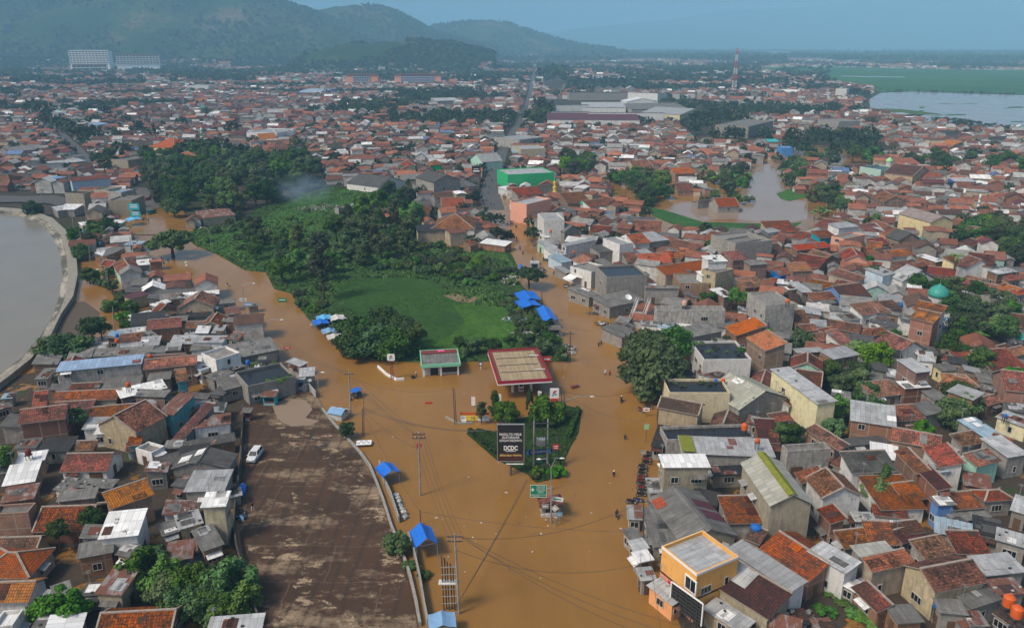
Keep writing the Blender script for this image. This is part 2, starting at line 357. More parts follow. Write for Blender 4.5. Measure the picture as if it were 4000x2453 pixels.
sheet('mud_and_shade_yards', [(1420,620),(1500,560),(1700,570),(1960,560),(2600,470),(3000,900),(3000,1800),(1700,1650),(1600,1420),(1580,1000),(1600,880),(1500,740)], .05, YARDM)
# reservoir with its stone bank and walkway
RES = [(-600,500),(-60,508),(0,513),(50,519),(95,538),(128,572),(145,615),(150,660),(143,712),(126,762),(96,812),(55,858),(0,900),(-120,990),(-700,1300)]
sheet('reservoir', RES, .25, RESM)
def arc_strip(inner, outer, zi, zo, name, mat, thick=.0):
    mb = MB(); n = len(inner); A = [Dp(x, y, zi) for x, y in inner]; B = [Dp(x, y, zo) for x, y in outer]; L = 0.0
    for i in range(n-1):
        l = (A[i+1]-A[i]).length; w_ = (B[i]-A[i]).length
        mb.face((A[i+1], B[i+1], B[i], A[i]), 0, [(L+l, 0), (L+l, w_), (L, w_), (L, 0)]); L += l
    if thick:
        for i in range(n-1): mb.quad(B[i]-Vector((0,0,thick)), B[i], B[i+1], B[i+1]-Vector((0,0,thick)))
    o = build(mb, name, mat); o['kind'] = 'structure'; return o
inn = [(-120,506),(0,514),(50,520),(95,539),(127,572),(144,615),(149,660),(142,712),(128,757),(98,811),(57,857),(2,899),(-120,986)]
mid = [(-120,498),(0,507),(62,512),(112,532),(146,566),(160,612),(164,660),(158,712),(139,758),(109,811),(66,858),(12,899),(-110,984)]
out = [(-120,490),(0,499),(70,504),(126,524),(166,560),(183,610),(187,660),(176,712),(147,755),(119,812),(75,862),(22,904),(-95,990)]
ms, t_, b_ = newmat('stone_bank', .9, .2); uv_ = coords(t_, 'UV', (1,1,1), False)
br_ = nd(t_, 'TexBrick', Scale=1, _offset=0.0, Color1=(.30,.27,.21,1), Color2=(.22,.20,.16,1), Mortar=(.42,.40,.35,1)); br_.inputs['Brick Width'].default_value = 2.4
br_.inputs['Row Height'].default_value = 1.6; br_.inputs['Mortar Size'].default_value = .14; ln(t_, uv_, br_.inputs['Vector'])
ln(t_, mixc(t_, mth(t_, 'MULTIPLY', ramp(t_, noise(t_, uv_, .06, 5, .7), ((.42,0),(.55,1))), .85), br_.outputs['Color'], (.045,.042,.035)), b_.inputs['Base Color'])
arc_strip(inn, mid, .2, 1.5, 'stone_bank', ms)
arc_strip(mid, out, 1.52, 1.55, 'bank_walkway', m_plaster('walkway_concrete', (.33,.30,.235), .45), 2.2)
sheet('mud_bank', [(150,728),(205,726),(240,752),(228,800),(205,812),(170,850),(125,868),(75,870),(60,862),(108,812)], .10, m_plaster('wet_concrete_slab', (.11,.085,.065), .4, (.05,.04,.03)))
# parking lot
def m_lot():
    m, t, b = newmat('lot_asphalt', .75, .3); v = coords(t, 'Object', (1,1,1), False)
    n = noise(t, v, .055, 8, .62); n2 = noise(t, v, .9, 6, .75); n3 = noise(t, coords(t, 'Object', (.35,1,1), False), .16, 8, .7)
    c = ramp(t, n, ((.3, (.043,.020,.009)), (.5, (.065,.032,.015)), (.7, (.092,.048,.024))))
    f = ramp(t, mth(t, 'ADD', mth(t, 'MULTIPLY', n3, .7), mth(t, 'MULTIPLY', n2, .3)), ((.515, 0), (.60, 1)))
    c = mixc(t, mth(t, 'MULTIPLY', f, .75), c, (.36,.265,.165))
    dv = t.nodes.new('ShaderNodeVectorMath'); dv.operation = 'ADD'; nz = nd(t, 'TexNoise', Scale=.3, Detail=3.0); ln(t, v, nz.inputs['Vector']); ln(t, v, dv.inputs[0]); ln(t, nz.outputs['Color'], dv.inputs[1])
    jb = nd(t, 'TexBrick', Scale=1, _offset=.37, Color1=(0,0,0,1), Color2=(0,0,0,1), Mortar=(1,1,1,1)); jb.inputs['Brick Width'].default_value = 13; jb.inputs['Row Height'].default_value = 8.5; jb.inputs['Mortar Size'].default_value = .10; ln(t, dv.outputs[0], jb.inputs['Vector'])
    c = mixc(t, mth(t, 'MULTIPLY', mth(t, 'MULTIPLY', jb.outputs['Color'], n2), .42), c, (.30,.23,.15))
    wv = nd(t, 'TexWave', Scale=.11, Distortion=9.0, Detail=3.0); ln(t, coords(t, 'Object', (1,.18,1), False), wv.inputs['Vector']); c = mixc(t, mth(t, 'MULTIPLY', ramp(t, wv.outputs['Fac'], ((.80, 0), (.98, 1))), .45), c, (.028,.02,.015))
    f2 = ramp(t, noise(t, v, .10, 4, .55), ((.66, 0), (.69, 1))); c = mixc(t, mth(t, 'MULTIPLY', f2, .75), c, (.018,.014,.012))
    ln(t, mixc(t, mth(t, 'MULTIPLY', n2, .45), c, (.035,.024,.018)), b.inputs['Base Color'])
    ln(t, mth(t, 'SUBTRACT', .8, mth(t, 'MULTIPLY', f2, .6)), b.inputs['Roughness']); bump(t, b, n2, .3, .03); return m
LOT = [(598,962),(690,940),(757,945),(786,995),(818,1035),(858,1082),(893,1140),(915,1190),(938,1250),(955,1310),(975,1370),(992,1440),(1015,1560),(640,1560),(618,1480),(596,1395),(578,1290),(572,1180),(578,1080),(586,1000)]
lot = sheet('parking_lot', LOT, .22, m_lot(), thick=.8)
def m_drift():
    m, t, b = newmat('drifted_sand', .9, .15); v = coords(t, 'Object', (1,1,1), False); n = noise(t, coords(t, 'Object', (.6,1,1), False), .42, 10, .78); n2 = noise(t, v, 2.5, 4, .7)
    ln(t, mixc(t, n2, (.24,.17,.105), (.42,.32,.21)), b.inputs['Base Color']); f = ramp(t, n, ((.535, 0), (.60, .92)))
    tr = t.nodes.new('ShaderNodeBsdfTransparent'); mx = t.nodes.new('ShaderNodeMixShader'); ln(t, f, mx.inputs[0]); ln(t, tr.outputs[0], mx.inputs[1]); ln(t, b.outputs[0], mx.inputs[2]); ln(t, mx.outputs[0], t.nodes['Material Output'].inputs['Surface']); return m
DRIFT = m_drift()
for i_, q in enumerate(([(800,1130),(850,1120),(905,1180),(930,1240),(958,1330),(985,1430),(960,1440),(930,1380),(880,1300),(850,1220)], [(590,1270),(650,1240),(720,1280),(770,1340),(800,1420),(760,1450),(690,1400),(610,1400)], [(640,1440),(760,1430),(850,1480),(900,1560),(660,1560)], [(590,1120),(640,1090),(700,1110),(680,1150),(600,1160)], [(640,1010),(760,1020),(820,1060),(860,1110),(800,1120),(700,1070)], [(700,1180),(760,1180),(790,1250),(760,1300),(720,1260)], [(860,1420),(930,1400),(990,1480),(960,1540),(880,1500)])): sheet('sand_drift', q, .2245+.0002*i_, DRIFT)
sheet('sandy_patch', [(655,975),(690,958),(735,962),(752,985),(735,1005),(770,1012),(748,1022),(700,1026),(668,1008)], .226, m_plaster('dry_sand', (.30,.24,.17), .35, (.13,.09,.06)))
# island, wedge of waste ground between the two roads
ISLE = [(1122,1042),(1150,1030),(1190,1038),(1230,1010),(1290,998),(1365,975),(1400,985),(1392,1040),(1372,1075),(1352,1120),(1358,1145),(1290,1160),(1270,1140),(1195,1105)]
FIELDM = m_grass('wet_grass', (.024,.070,.014), (.048,.118,.02), .05, None, .15)
sheet('island_lawn', ISLE, .12, m_grass('lawn', (.018,.042,.009), (.034,.068,.013), .3, (.085,.055,.03)), thick=.5)
WEDGE = [(440,565),(470,552),(560,540),(620,500),(720,470),(800,448),(880,460),(960,440),(985,480),(1000,560),(1060,592),(1150,600),(1222,596),(1245,640),(1250,680),(1290,720),(1330,770),(1362,840),(1372,868),(1200,868),(1000,870),(910,866),(850,835),(790,800),(745,770),(720,740),(700,705),(660,695),(640,655),(590,650),(520,610),(470,590)]
sheet('waste_ground', WEDGE, .15, m_grass('rough_grass', (.03,.062,.014), (.055,.12,.025), .06, (.10,.075,.045)), thick=.5)
FIELD = [(800,690),(860,672),(940,668),(1020,672),(1060,690),(1085,715),(1140,735),(1230,740),(1240,800),(1230,838),(1120,842),(1010,845),(960,800),(880,770),(830,735)]
sheet('meadow', FIELD, .17, FIELDM)
sheet('bright_meadow', [(1090,735),(1130,728),(1240,742),(1250,770),(1238,838),(1120,842),(1010,845),(990,832),(1080,810),(1120,775)], .176, m_grass('yellow_green_grass', (.045,.115,.016), (.08,.185,.024), .08, None, .2))
sheet('meadow_strip', [(640,520),(730,470),(850,452),(900,470),(860,520),(760,560),(660,600),(560,620),(500,600),(480,570),(560,560)], .165, m_grass('bright_grass', (.035,.10,.015), (.08,.19,.03), .1))
sheet('grass_verge', [(1040,610),(1110,600),(1215,610),(1235,640),(1150,650),(1060,640)], .19, m_grass('verge_grass', (.04,.10,.015), (.085,.18,.03), .1))
sheet('muddy_bank', [(1068,712),(1090,706),(1150,716),(1140,728),(1100,726)], .2, m_plaster('bare_mud', (.25,.15,.08), .2))
sheet('river_bank', [(1560,498),(1600,506),(1690,534),(1880,540),(1930,534),(1900,556),(1720,558),(1640,548),(1570,520)], .08, m_grass('river_grass', (.03,.09,.02), (.05,.14,.03), .06))
sheet('river_island', [(1868,466),(1895,456),(1935,462),(1945,474),(1900,484),(1878,478)], .1, m_grass('weed_grass', (.04,.12,.02), (.07,.17,.03), .2))
# streets out of the water
ROADM = m_plaster('wet_asphalt', (.10,.094,.086), .5, (.045,.042,.04), 0, .6)
sheet('main_street', [(1158,505),(1155,470),(1163,440),(1180,405),(1192,372),(1207,345),(1222,322),(1236,305),(1247,285),(1262,250),(1272,215),(1278,190),(1282,170),(1290,170),(1288,190),(1284,215),(1276,252),(1262,288),(1251,308),(1238,326),(1228,346),(1219,376),(1212,408),(1204,440),(1203,470),(1215,505)], .06, ROADM)
sheet('side_street', [(345,500),(330,470),(322,452),(352,452),(368,470),(395,500)], .05, ROADM)
sheet('upper_street', [(205,392),(170,355),(140,325),(120,305),(135,302),(155,320),(190,350),(228,388),(245,400),(222,406)], .05, ROADM)
sheet('bank_lane', [(-60,470),(60,472),(130,470),(175,480),(195,505),(170,506),(120,490),(50,486),(-60,488)], .05, ROADM)
# ------------------------------------------------------------------ hills
def m_hill():
    m, t, b = newmat('forest_slope', .95, .05); v = coords(t, 'Object', (1,1,1), False)
    n = noise(t, v, .004, 8, .65); n2 = noise(t, v, .045, 6, .7)
    c = ramp(t, n, ((.33, (.014,.045,.010)), (.47, (.028,.068,.014)), (.56, (.07,.095,.03)), (.63, (.18,.125,.08))))
    ln(t, mixc(t, mth(t, 'MULTIPLY', ramp(t, n2, ((.4,0),(.62,1))), .75), c, (.008,.02,.009)), b.inputs['Base Color']); bump(t, b, n2, 1, 12); return m
HILLM = m_hill()
from mathutils import noise as mnoise
def hill(name, Y, sil, front, back, zbase=-2, nx=170, ny=70, rough=.16):
    # ridge line read as (view x, view y) at ground distance Y; slopes fall off to the plain before and behind it
    pts = []
    for x, y in sil:
        d = ray(x/.616, y/.616); k = Y/d[1]; pts.append((d[0]*k, CAM_H+d[2]*k))
    xs = [p[0] for p in pts]; zs = [p[1] for p in pts]
    X = np.linspace(xs[0], xs[-1], nx); Z = np.interp(X, xs, zs); V = np.zeros((ny, nx, 3))
    for j in range(ny):
        s = j/(ny-1); yy = Y-front+(front+back)*s; d = (yy-Y)/(front if yy < Y else back)
        base = (math.cos(PI*d)+1)/2
        for i in range(nx):
            x = X[i]; wob = mnoise.fractal((x*.0021+7, yy*.0021, 3.3), 1, 2, 6)*1.0; rid = abs(mnoise.fractal((x*.0032, yy*.0016+5, 9.1), 1, 2, 5))
            f = base**(1.05) * (1+rough*wob*(1-base)*2.2) - rid*rough*(1-base)*base*2.4
            V[j, i] = (x, yy+wob*40, zbase+(Z[i]-zbase)*max(f, 0)+ (mnoise.noise((x*.03, yy*.03, 1))*5*base))
    idx = np.arange(nx*ny).reshape(ny, nx)
    Fq = np.stack([idx[:-1,:-1], idx[:-1,1:], idx[1:,1:], idx[1:,:-1]], -1).reshape(-1, 4)
    o = obj(name, npmesh(name, V.reshape(-1, 3), Fq, [HILLM], smooth=True)); o['kind'] = 'structure'; return o, V
HV = []
for nm, Y, sil, fr, bk in (
    ('wooded_hill', 3500, [(-500,120),(-350,60),(-150,15),(60,-10),(250,-40),(400,-60),(520,-50),(610,-14),(680,6),(760,30),(830,62),(900,98),(980,122),(1010,128)], 1150, 1500),
    ('middle_hill', 3900, [(560,128),(650,80),(720,40),(790,20),(850,13),(905,16),(950,26),(1000,52),(1045,78),(1120,96),(1200,118)], 900, 900),
    ('far_hill', 4700, [(960,110),(1010,78),(1050,62),(1090,58),(1130,50),(1185,49),(1235,60),(1290,80),(1350,97),(1420,112),(1480,118)], 900, 900),
    ('foot_hill', 2350, [(740,133),(790,118),(840,107),(880,108),(920,100),(960,104),(1000,101),(1050,108),(1085,107),(1120,118),(1150,121),(1190,134)], 330, 500),
    ('back_ridge', 6500, [(-1200,60),(-700,10),(-200,-20),(100,-12),(500,20),(900,60)], 1500, 1500),
    ('distant_mountain', 14000, [(900,104),(1250,86),(1450,62),(1600,50),(1750,26),(1900,22),(2050,4),(2150,8),(2300,-2),(2450,14),(2600,20),(3200,60)], 3600, 3600)):
    o, V = hill(nm, Y, sil, fr, bk); HV.append((nm, V))
# ------------------------------------------------------------------ houses
M['grimeb'] = m_plaster('grimy_board', (.50,.48,.44), .5)
ROOFW = dict(ti='clay tiled', to='bright orange tiled', tb='brown tiled', dk='moss-blackened tiled', tr='maroon tiled', sl='grey tiled', lg='pale grey sheet-roofed', dg='dark grey sheet-roofed',
  wh='white sheet-roofed', bl='blue sheet-roofed', lb='pale blue sheet-roofed', ru='rust-streaked sheet-roofed', ma='maroon sheet-roofed', bk='black-roofed', ol='pale olive-roofed', tp='taupe-roofed', tl='teal-roofed', cf='flat concrete-roofed', wf='flat black-roofed')
ROOFW['as'] = 'grey asbestos-roofed'
WALLW = dict(br='brick', cr='cream', wl='white', gy='grey', dw='stained white', mi='mint', te='teal', ye='pale yellow', kh='khaki', pk='salmon', bu='blue', gr='green')
WALLW['or'] = 'orange'; WALLW['lb'] = 'pale blue'; WALLW['lg'] = 'grey'; WALLW['wh'] = 'white'; WALLW['ti'] = 'brick'
M['_lb'] = m_plaster('pale_blue_plaster', (.42,.52,.60), .3)
WALLM = dict(lb='_lb', lg='gy', wh='wl', ti='br')
def frame_mesh(w_, h, t=.10, d=.10, mull=1):
    mb = MB(); mb.box(-w_/2, w_/2, -d, 0.02, 0, t); mb.box(-w_/2, w_/2, -d, 0.02, h-t, h); mb.box(-w_/2, -w_/2+t, -d, 0.02, t, h-t); mb.box(w_/2-t, w_/2, -d, 0.02, t, h-t)
    for k in range(mull): x = -w_/2+w_*(k+1)/(mull+1); mb.box(x-.035, x+.035, -d*.7, 0.01, t, h-t)
    return mb.mesh('window', M['fr'])
def pane_mesh(w_, h, t=.10): return MB().box(-w_/2+t, w_/2-t, -.045, -.02, t, h-t).mesh('pane', M['gl'])
WIN = [(frame_mesh(a, b, mull=k), pane_mesh(a, b)) for a, b, k in ((1.3, 1.2, 1), (.8, 1.3, 0), (1.9, 1.2, 2))]
AWN = [MB().slab([(-a/2,-.95,-.28),(a/2,-.95,-.28),(a/2,-.01,0),(-a/2,-.01,0)], .05).mesh('awning', M[m]) for a, m in ((1.9,'lg'),(2.4,'as'),(1.7,'ru'),(2.2,'wh'),(2.0,'tb'))]
DOOR = []
for a, b in ((.95, 2.1), (2.2, 2.2)):
    mb = MB(); mb.box(-a/2, a/2, -.07, .02, 0, b); mb.box(-a/2+.12, a/2-.12, -.10, -.07, .15, b-.15); DOOR.append((mb.mesh('door', M['dr']), MB().box(a/2-.2, a/2-.14, -.15, -.10, 1.0, 1.2).mesh('handle', M['steel'])))
FOOT = []                                                  # (cx, cy, ux, uy, hw, hd) footprints, for keeping houses apart
COUNT = dict(house=0, shed=0)
def solve(kind, A, B, C, H, sl):
    a, b = at(*A, H), at(*B, H); u = Vector((b.x-a.x, b.y-a.y, 0)).normalized(); n = Vector((-u.y, u.x, 0)); D = 6.0
    for _ in range(12):
        z = H+(sl*abs(D) if kind in 'sq' else (sl*abs(D)*.5 if kind in 'gh' else 0)); c = at(*C, z); p = (c-a).dot(n)
        D = p if kind in 'sefq' else 2*p
    if D < 0: a, b = b, a; u, n, D = -u, -n, -D
    return a, b, u, n, D
def footprint(cx, cy_, u, hw, hd): FOOT.append((cx, cy_, u.x, u.y, hw, hd))
def hits(cx, cy_, ux, uy, hw, hd, slack=.8):
    for (x, y, vx, vy, w2, d2) in FOOT:
        dx, dy = cx-x, cy_-y
        if dx*dx+dy*dy > (hw+hd+w2+d2)**2: continue
        sep = False; c = abs(ux*vx+uy*vy); s = abs(ux*vy-uy*vx)
        for ax, ay, e1, e2 in ((ux,uy,hw,w2*c+d2*s), (-uy,ux,hd,w2*s+d2*c), (vx,vy,w2,hw*c+hd*s), (-vy,vx,d2,hw*s+hd*c)):
            if abs(dx*ax+dy*ay) > (e1+e2)*slack: sep = True; break
        if not sep: return True
    return False
def house(kind, a, u, W, D, H, roof, wall, sl, label=None, cat=None, nwin=None, lod=0, name=None, z0=0.0, ridgecap=True):
    """kind s sheet or lean-to, g gable along the near eave, e gable end towards it, h hip, f flat with parapet, q = s without walls' top trim."""
    roof = {'bu':'bl','gy':'as','wl':'wh','br':'ti'}.get(roof, roof)
    n = Vector((-u.y, u.x, 0)); ctr = a+u*W/2+n*D/2; rz = math.atan2(u.y, u.x); H += random.uniform(-.12, .12)
    tile = roof in ('ti','to','tb','dk','tr','sl')
    if cat is None: cat = 'house' if tile or kind in 'fgeh' or min(W, D) > 9 else 'shed'
    big = W*D > 260
    if name is None: name = ('brick_house' if wall == 'br' else 'plastered_house') if cat == 'house' else ('sheet_shed' if cat == 'shed' else cat.replace(' ', '_'))
    size = 'large ' if big else ('small ' if W*D < 38 else '')
    words = label or f"{size}{ROOFW[roof]} {WALLW[wall]} {cat}"
    t = obj(name, None, None, (ctr.x, ctr.y, z0), (0,0,rz)); auto(t, words, cat, cat+'s of the flooded town', H)
    if label: AUTO.pop(); t['label'] = label
    footprint(ctr.x, ctr.y, u, W/2, D/2)
    o = .35 if kind != 'f' else 0.0; x0, x1, y0, y1 = -W/2+o, W/2-o, -D/2+o, D/2-o; zb = -.6-z0
    wb = MB(); q = wb.quad; hr = H
    if kind in 'sq':
        zt = lambda y: H-.14+sl*(y+D/2)
        q((x0,y0,zb),(x1,y0,zb),(x1,y0,zt(y0)),(x0,y0,zt(y0))); q((x1,y1,zb),(x0,y1,zb),(x0,y1,zt(y1)),(x1,y1,zt(y1)))
        q((x1,y0,zb),(x1,y1,zb),(x1,y1,zt(y1)),(x1,y0,zt(y0))); q((x0,y1,zb),(x0,y0,zb),(x0,y0,zt(y0)),(x0,y1,zt(y1)))
    elif kind == 'f':
        wb.box(x0, x1, y0, y1, zb, H-.55, bottom=False)
        for (p, r, s_, v) in ((x0,x1,y0,y0+.2),(x0,x1,y1-.2,y1),(x0,x0+.2,y0+.2,y1-.2),(x1-.2,x1,y0+.2,y1-.2)): wb.box(p, r, s_, v, H-.55, H, bottom=False)
    else:
        e = H-.16; long_ = kind != 'e'
        q((x0,y0,zb),(x1,y0,zb),(x1,y0,e),(x0,y0,e)); q((x1,y1,zb),(x0,y1,zb),(x0,y1,e),(x1,y1,e)); q((x1,y0,zb),(x1,y1,zb),(x1,y1,e),(x1,y0,e)); q((x0,y1,zb),(x0,y0,zb),(x0,y0,e),(x0,y1,e))
        if kind == 'g':
            r = e+sl*(D/2-o)
            wb.face(((x1,y0,e),(x1,y1,e),(x1,0,r)), 0, [(0,e),(D,e),(D/2,r)]); wb.face(((x0,y1,e),(x0,y0,e),(x0,0,r)), 0, [(0,e),(D,e),(D/2,r)])
        if kind == 'e':
            r = e+sl*(W/2-o)
            wb.face(((x0,y0,e),(x1,y0,e),(0,y0,r)), 0, [(0,e),(W,e),(W/2,r)]); wb.face(((x1,y1,e),(x0,y1,e),(0,y1,r)), 0, [(0,e),(W,e),(W/2,r)])
    build(wb, 'wall', M[WALLM.get(wall, wall)], t)
    rb = MB(); th = .16 if tile else .07; X0, X1, Y0, Y1 = -W/2, W/2, -D/2, D/2; em = 1; cp = .16
    if kind in 'sq':
        z1 = H+sl*D; rb.slab([(X0,Y0,H),(X1,Y0,H),(X1,Y1,z1),(X0,Y1,z1)], th, 0, 1)
        if tile: rb.bar((X0,Y1,z1+.03),(X1,Y1,z1+.03), .3, .16, 1)
    elif kind == 'f':
        rb.quad((x0+.2,y0+.2,H-.53),(x1-.2,y0+.2,H-.53),(x1-.2,y1-.2,H-.53),(x0+.2,y1-.2,H-.53))
    elif kind == 'g':
        r = H+sl*D/2; rb.slab([(X0,Y0,H),(X1,Y0,H),(X1,0,r),(X0,0,r)], th, 0, 1); rb.slab([(X1,Y1,H),(X0,Y1,H),(X0,0,r),(X1,0,r)], th, 0, 1)
        if ridgecap:
            rb.bar((X0,0,r+.03),(X1,0,r+.03), .34, .16, 1)
            if tile and random.random() < .6:
                for x in (X0+.12, X1-.12): rb.bar((x,Y0,H+.03),(x,0,r+.03), .24, .12, 1); rb.bar((x,Y1,H+.03),(x,0,r+.03), .24, .12, 1)
    elif kind == 'e':
        r = H+sl*W/2; rb.slab([(X0,Y1,H),(X0,Y0,H),(0,Y0,r),(0,Y1,r)], th, 0, 1); rb.slab([(X1,Y0,H),(X1,Y1,H),(0,Y1,r),(0,Y0,r)], th, 0, 1)
        if ridgecap:
            rb.bar((0,Y0,r+.03),(0,Y1,r+.03), .34, .16, 1)
            if tile and random.random() < .6:
                for y in (Y0+.12, Y1-.12): rb.bar((X0,y,H+.03),(0,y,r+.03), .24, .12, 1); rb.bar((X1,y,H+.03),(0,y,r+.03), .24, .12, 1)
    elif kind == 'h':
        k = min(W, D)/2; r = H+sl*k; p, q_ = ((X0+k,0,r),(X1-k,0,r)) if W >= D else ((0,Y0+k,r),(0,Y1-k,r))
        if W >= D: fs = [[(X0,Y0,H),(X1,Y0,H),q_,p],[(X1,Y1,H),(X0,Y1,H),p,q_],[(X1,Y0,H),(X1,Y1,H),q_],[(X0,Y1,H),(X0,Y0,H),p]]
        else: fs = [[(X1,Y0,H),(X1,Y1,H),q_,p],[(X0,Y1,H),(X0,Y0,H),p,q_],[(X0,Y0,H),(X1,Y0,H),p],[(X1,Y1,H),(X0,Y1,H),q_]]
        for f in fs: rb.slab(f, th, 0, 1)
        rb.bar(p, q_, .34, .2, 1)
        for c, e in (((X0,Y0,H),p),((X1,Y1,H),q_),((X1,Y0,H),q_ if W >= D else p),((X0,Y1,H),p if W >= D else q_)): rb.bar(Vector(c)+Vector((0,0,.05)), Vector(e)+Vector((0,0,.05)), .3, .16, 1)
    pm = [M[roof], M['cap'] if tile else M[roof]]
    if lod < 2 and kind in 'sqge' and random.random() < (.75 if lod == 0 else .5):
        pm += [M[random.choice(('lg','as','dg','ru','wh','tb') if not tile else ('dk','to','tb','as','tr'))], M['dsteel'], M['grimeb']]
        for _ in range(random.choice((1,1,2,3))):
            if kind in 'sq': xa, ya = random.uniform(X0,X1-1.2), random.uniform(Y0,Y1-1); pw, pd = min(random.uniform(.8,2.4),X1-xa), min(random.uniform(.8,2.2),Y1-ya); zf = lambda x, y: H+sl*(y-Y0)
            elif kind == 'g': xa, ya = random.uniform(X0,X1-1.2), random.uniform(Y0,-1); pw, pd = min(random.uniform(.8,2.2),X1-xa), min(random.uniform(.8,2),-.2-ya); zf = lambda x, y: H+sl*(y-Y0)
            else: xa, ya = random.uniform(X0,-1), random.uniform(Y0,Y1-1); pw, pd = min(random.uniform(.8,2),-.2-xa), min(random.uniform(.8,2.2),Y1-ya); zf = lambda x, y: H+sl*(x-X0)
            if pw < .3 or pd < .3: continue
            rb.slab([(x, y, zf(x,y)+.07) for x, y in ((xa,ya),(xa+pw,ya),(xa+pw,ya+pd),(xa,ya+pd))], .05, 2)
        if not tile:
            for _ in range(random.choice((0,1,3,5))):
                x, y = random.uniform(X0+.3,X1-.3), random.uniform(Y0+.3,Y1-.3)
                if kind == 'g': y = -abs(y)
                if kind == 'e': x = -abs(x)
                z = zf(x,y); q_ = random.uniform(.1,.3); rb.box(x-q_, x+q_, y-.12, y+.12, z-.1, z+.12+q_*.4, random.choice((3,4)))
    build(rb, 'roof', pm, t)
    if lod == 0 and kind in 'sge' and random.random() < .28:
        am = MB(); x, y = X0+.6, Y1-.5; zt_ = H+(sl*D if kind == 's' else .6)+random.uniform(1.6, 2.8); am.tube([(x,y,H-.3),(x,y,zt_)], .035, 5)
        for k in range(4): am.bar((x-.5+.06*k,y-.35+.22*k,zt_-.1),(x+.5-.06*k,y-.35+.22*k,zt_-.1),.025)
        am.bar((x,y-.4,zt_-.1),(x,y+.4,zt_-.1),.03); build(am, 'antenna', M['steel'], t)
    # openings on the walls that can be seen
    if lod < 2:
        floors = [0.75] if H < 5.3 else [0.75, 3.7] if H < 8.6 else [.75, 3.7, 6.6]; left = nwin if nwin is not None else (random.choice((1,2,3,4)) if lod == 0 else random.choice((0,1,1,2)))
        R = Matrix.Rotation(rz, 3, 'Z'); sides = [((0,-1), x0, x1, y0), ((1,0), y0, y1, x1), ((-1,0), -y1, -y0, -x0), ((0,1), -x1, -x0, -y1)]
        random.shuffle(sides)
        for (nx, ny), s0, s1, off in sides:
            nw = R @ Vector((nx, ny, 0)); tocam = Vector((-ctr.x, -ctr.y, 0)).normalized()
            if nw.dot(tocam) < .25: continue
            rot = math.atan2(nx, -ny)
            for fl in floors[::-1]:
                L_ = s1-s0; k = max(1, int(L_/3.2)); put = [i for i in range(k)]; random.shuffle(put)
                if H-fl < 1.6: continue
                for i in put[:2 if lod == 0 else 1]:
                    if left <= 0: break
                    s_ = s0+L_*(i+.5)/k; left -= 1
                    pos = {(0,-1): (s_, y0, 0), (1,0): (x1, s_, 0), (-1,0): (x0, -s_, 0), (0,1): (-s_, y1, 0)}[(nx,ny)]
                    if fl < 1 and random.random() < .3:
                        dm, hm = DOOR[0 if L_ < 7 or random.random() < .6 else 1]; d_ = obj('door', dm, t, (pos[0], pos[1], -.1), (0,0,rot))
                        if lod == 0: obj('handle', hm, d_)
                    else:
                        fm, pm = WIN[random.choice((0,0,1,2))]; z_ = min(fl+.2, H-1.75); w_ = obj('window', fm, t, (pos[0], pos[1], z_), (0,0,rot)); obj('pane', pm, w_)
                        if lod == 0 and random.random() < .38: obj('awning', random.choice(AWN), t, (pos[0], pos[1], z_+1.5), (0,0,rot))
    return t
SLOPE = dict(s=.10, g=.52, e=.52, h=.5, f=0.0, q=.3)
def put(tile, spec):
    for line in spec.strip().splitlines():
        line = line.split('|'); lab = line[1].strip() if len(line) > 1 else None; p = line[0].split()
        if not p: continue
        kind = p[0]; v = list(map(float, p[1:8])); roof, wall = p[8], p[9]; o = TILES[tile]; H = v[6]*(1 if kind == 'f' or v[6] >= 7 else .70 if v[6] < 5.3 else .80)
        sl = float(p[10]) if len(p) > 10 else (.28 if kind == 's' and roof in ('ti','to','tb','dk','tr','sl') else SLOPE[kind])
        S = [(o[0]+v[i]*K, o[1]+v[i+1]*K) for i in (0, 2, 4)]
        a, b, u, n, D = solve(kind, *S, H, sl); W = (b-a).length; dist = a.length
        if dist > 330 and tile[0] == 'A': D = min(max(D, .45*W if W > 14 else .6*W), 1.25*W if W < 30 else .7*W)
        if kind in 'gh' and dist > 180: D = min(max(D, .5*W), 1.5*W if W < 9 else 1.05*W)
        D = max(2.4, min(D, 60)); W = max(2.4, W)
        if kind in 'sq' and sl*D > 3.0: sl = 3.0/D
        if kind in 'g' and sl*D > 8: sl = 8/D
        if kind == 'e' and sl*W > 8: sl = 8/W
        if 0: print('ODD', tile, line[0][:60], round(W,1), round(D,1))
        cat = p[11] if len(p) > 11 else None
        house(kind, a, u, W, D, H, roof, wall, sl, lab, cat.replace('_', ' ') if cat else None, lod=0 if dist < 230 else 1 if dist < 410 else 2)
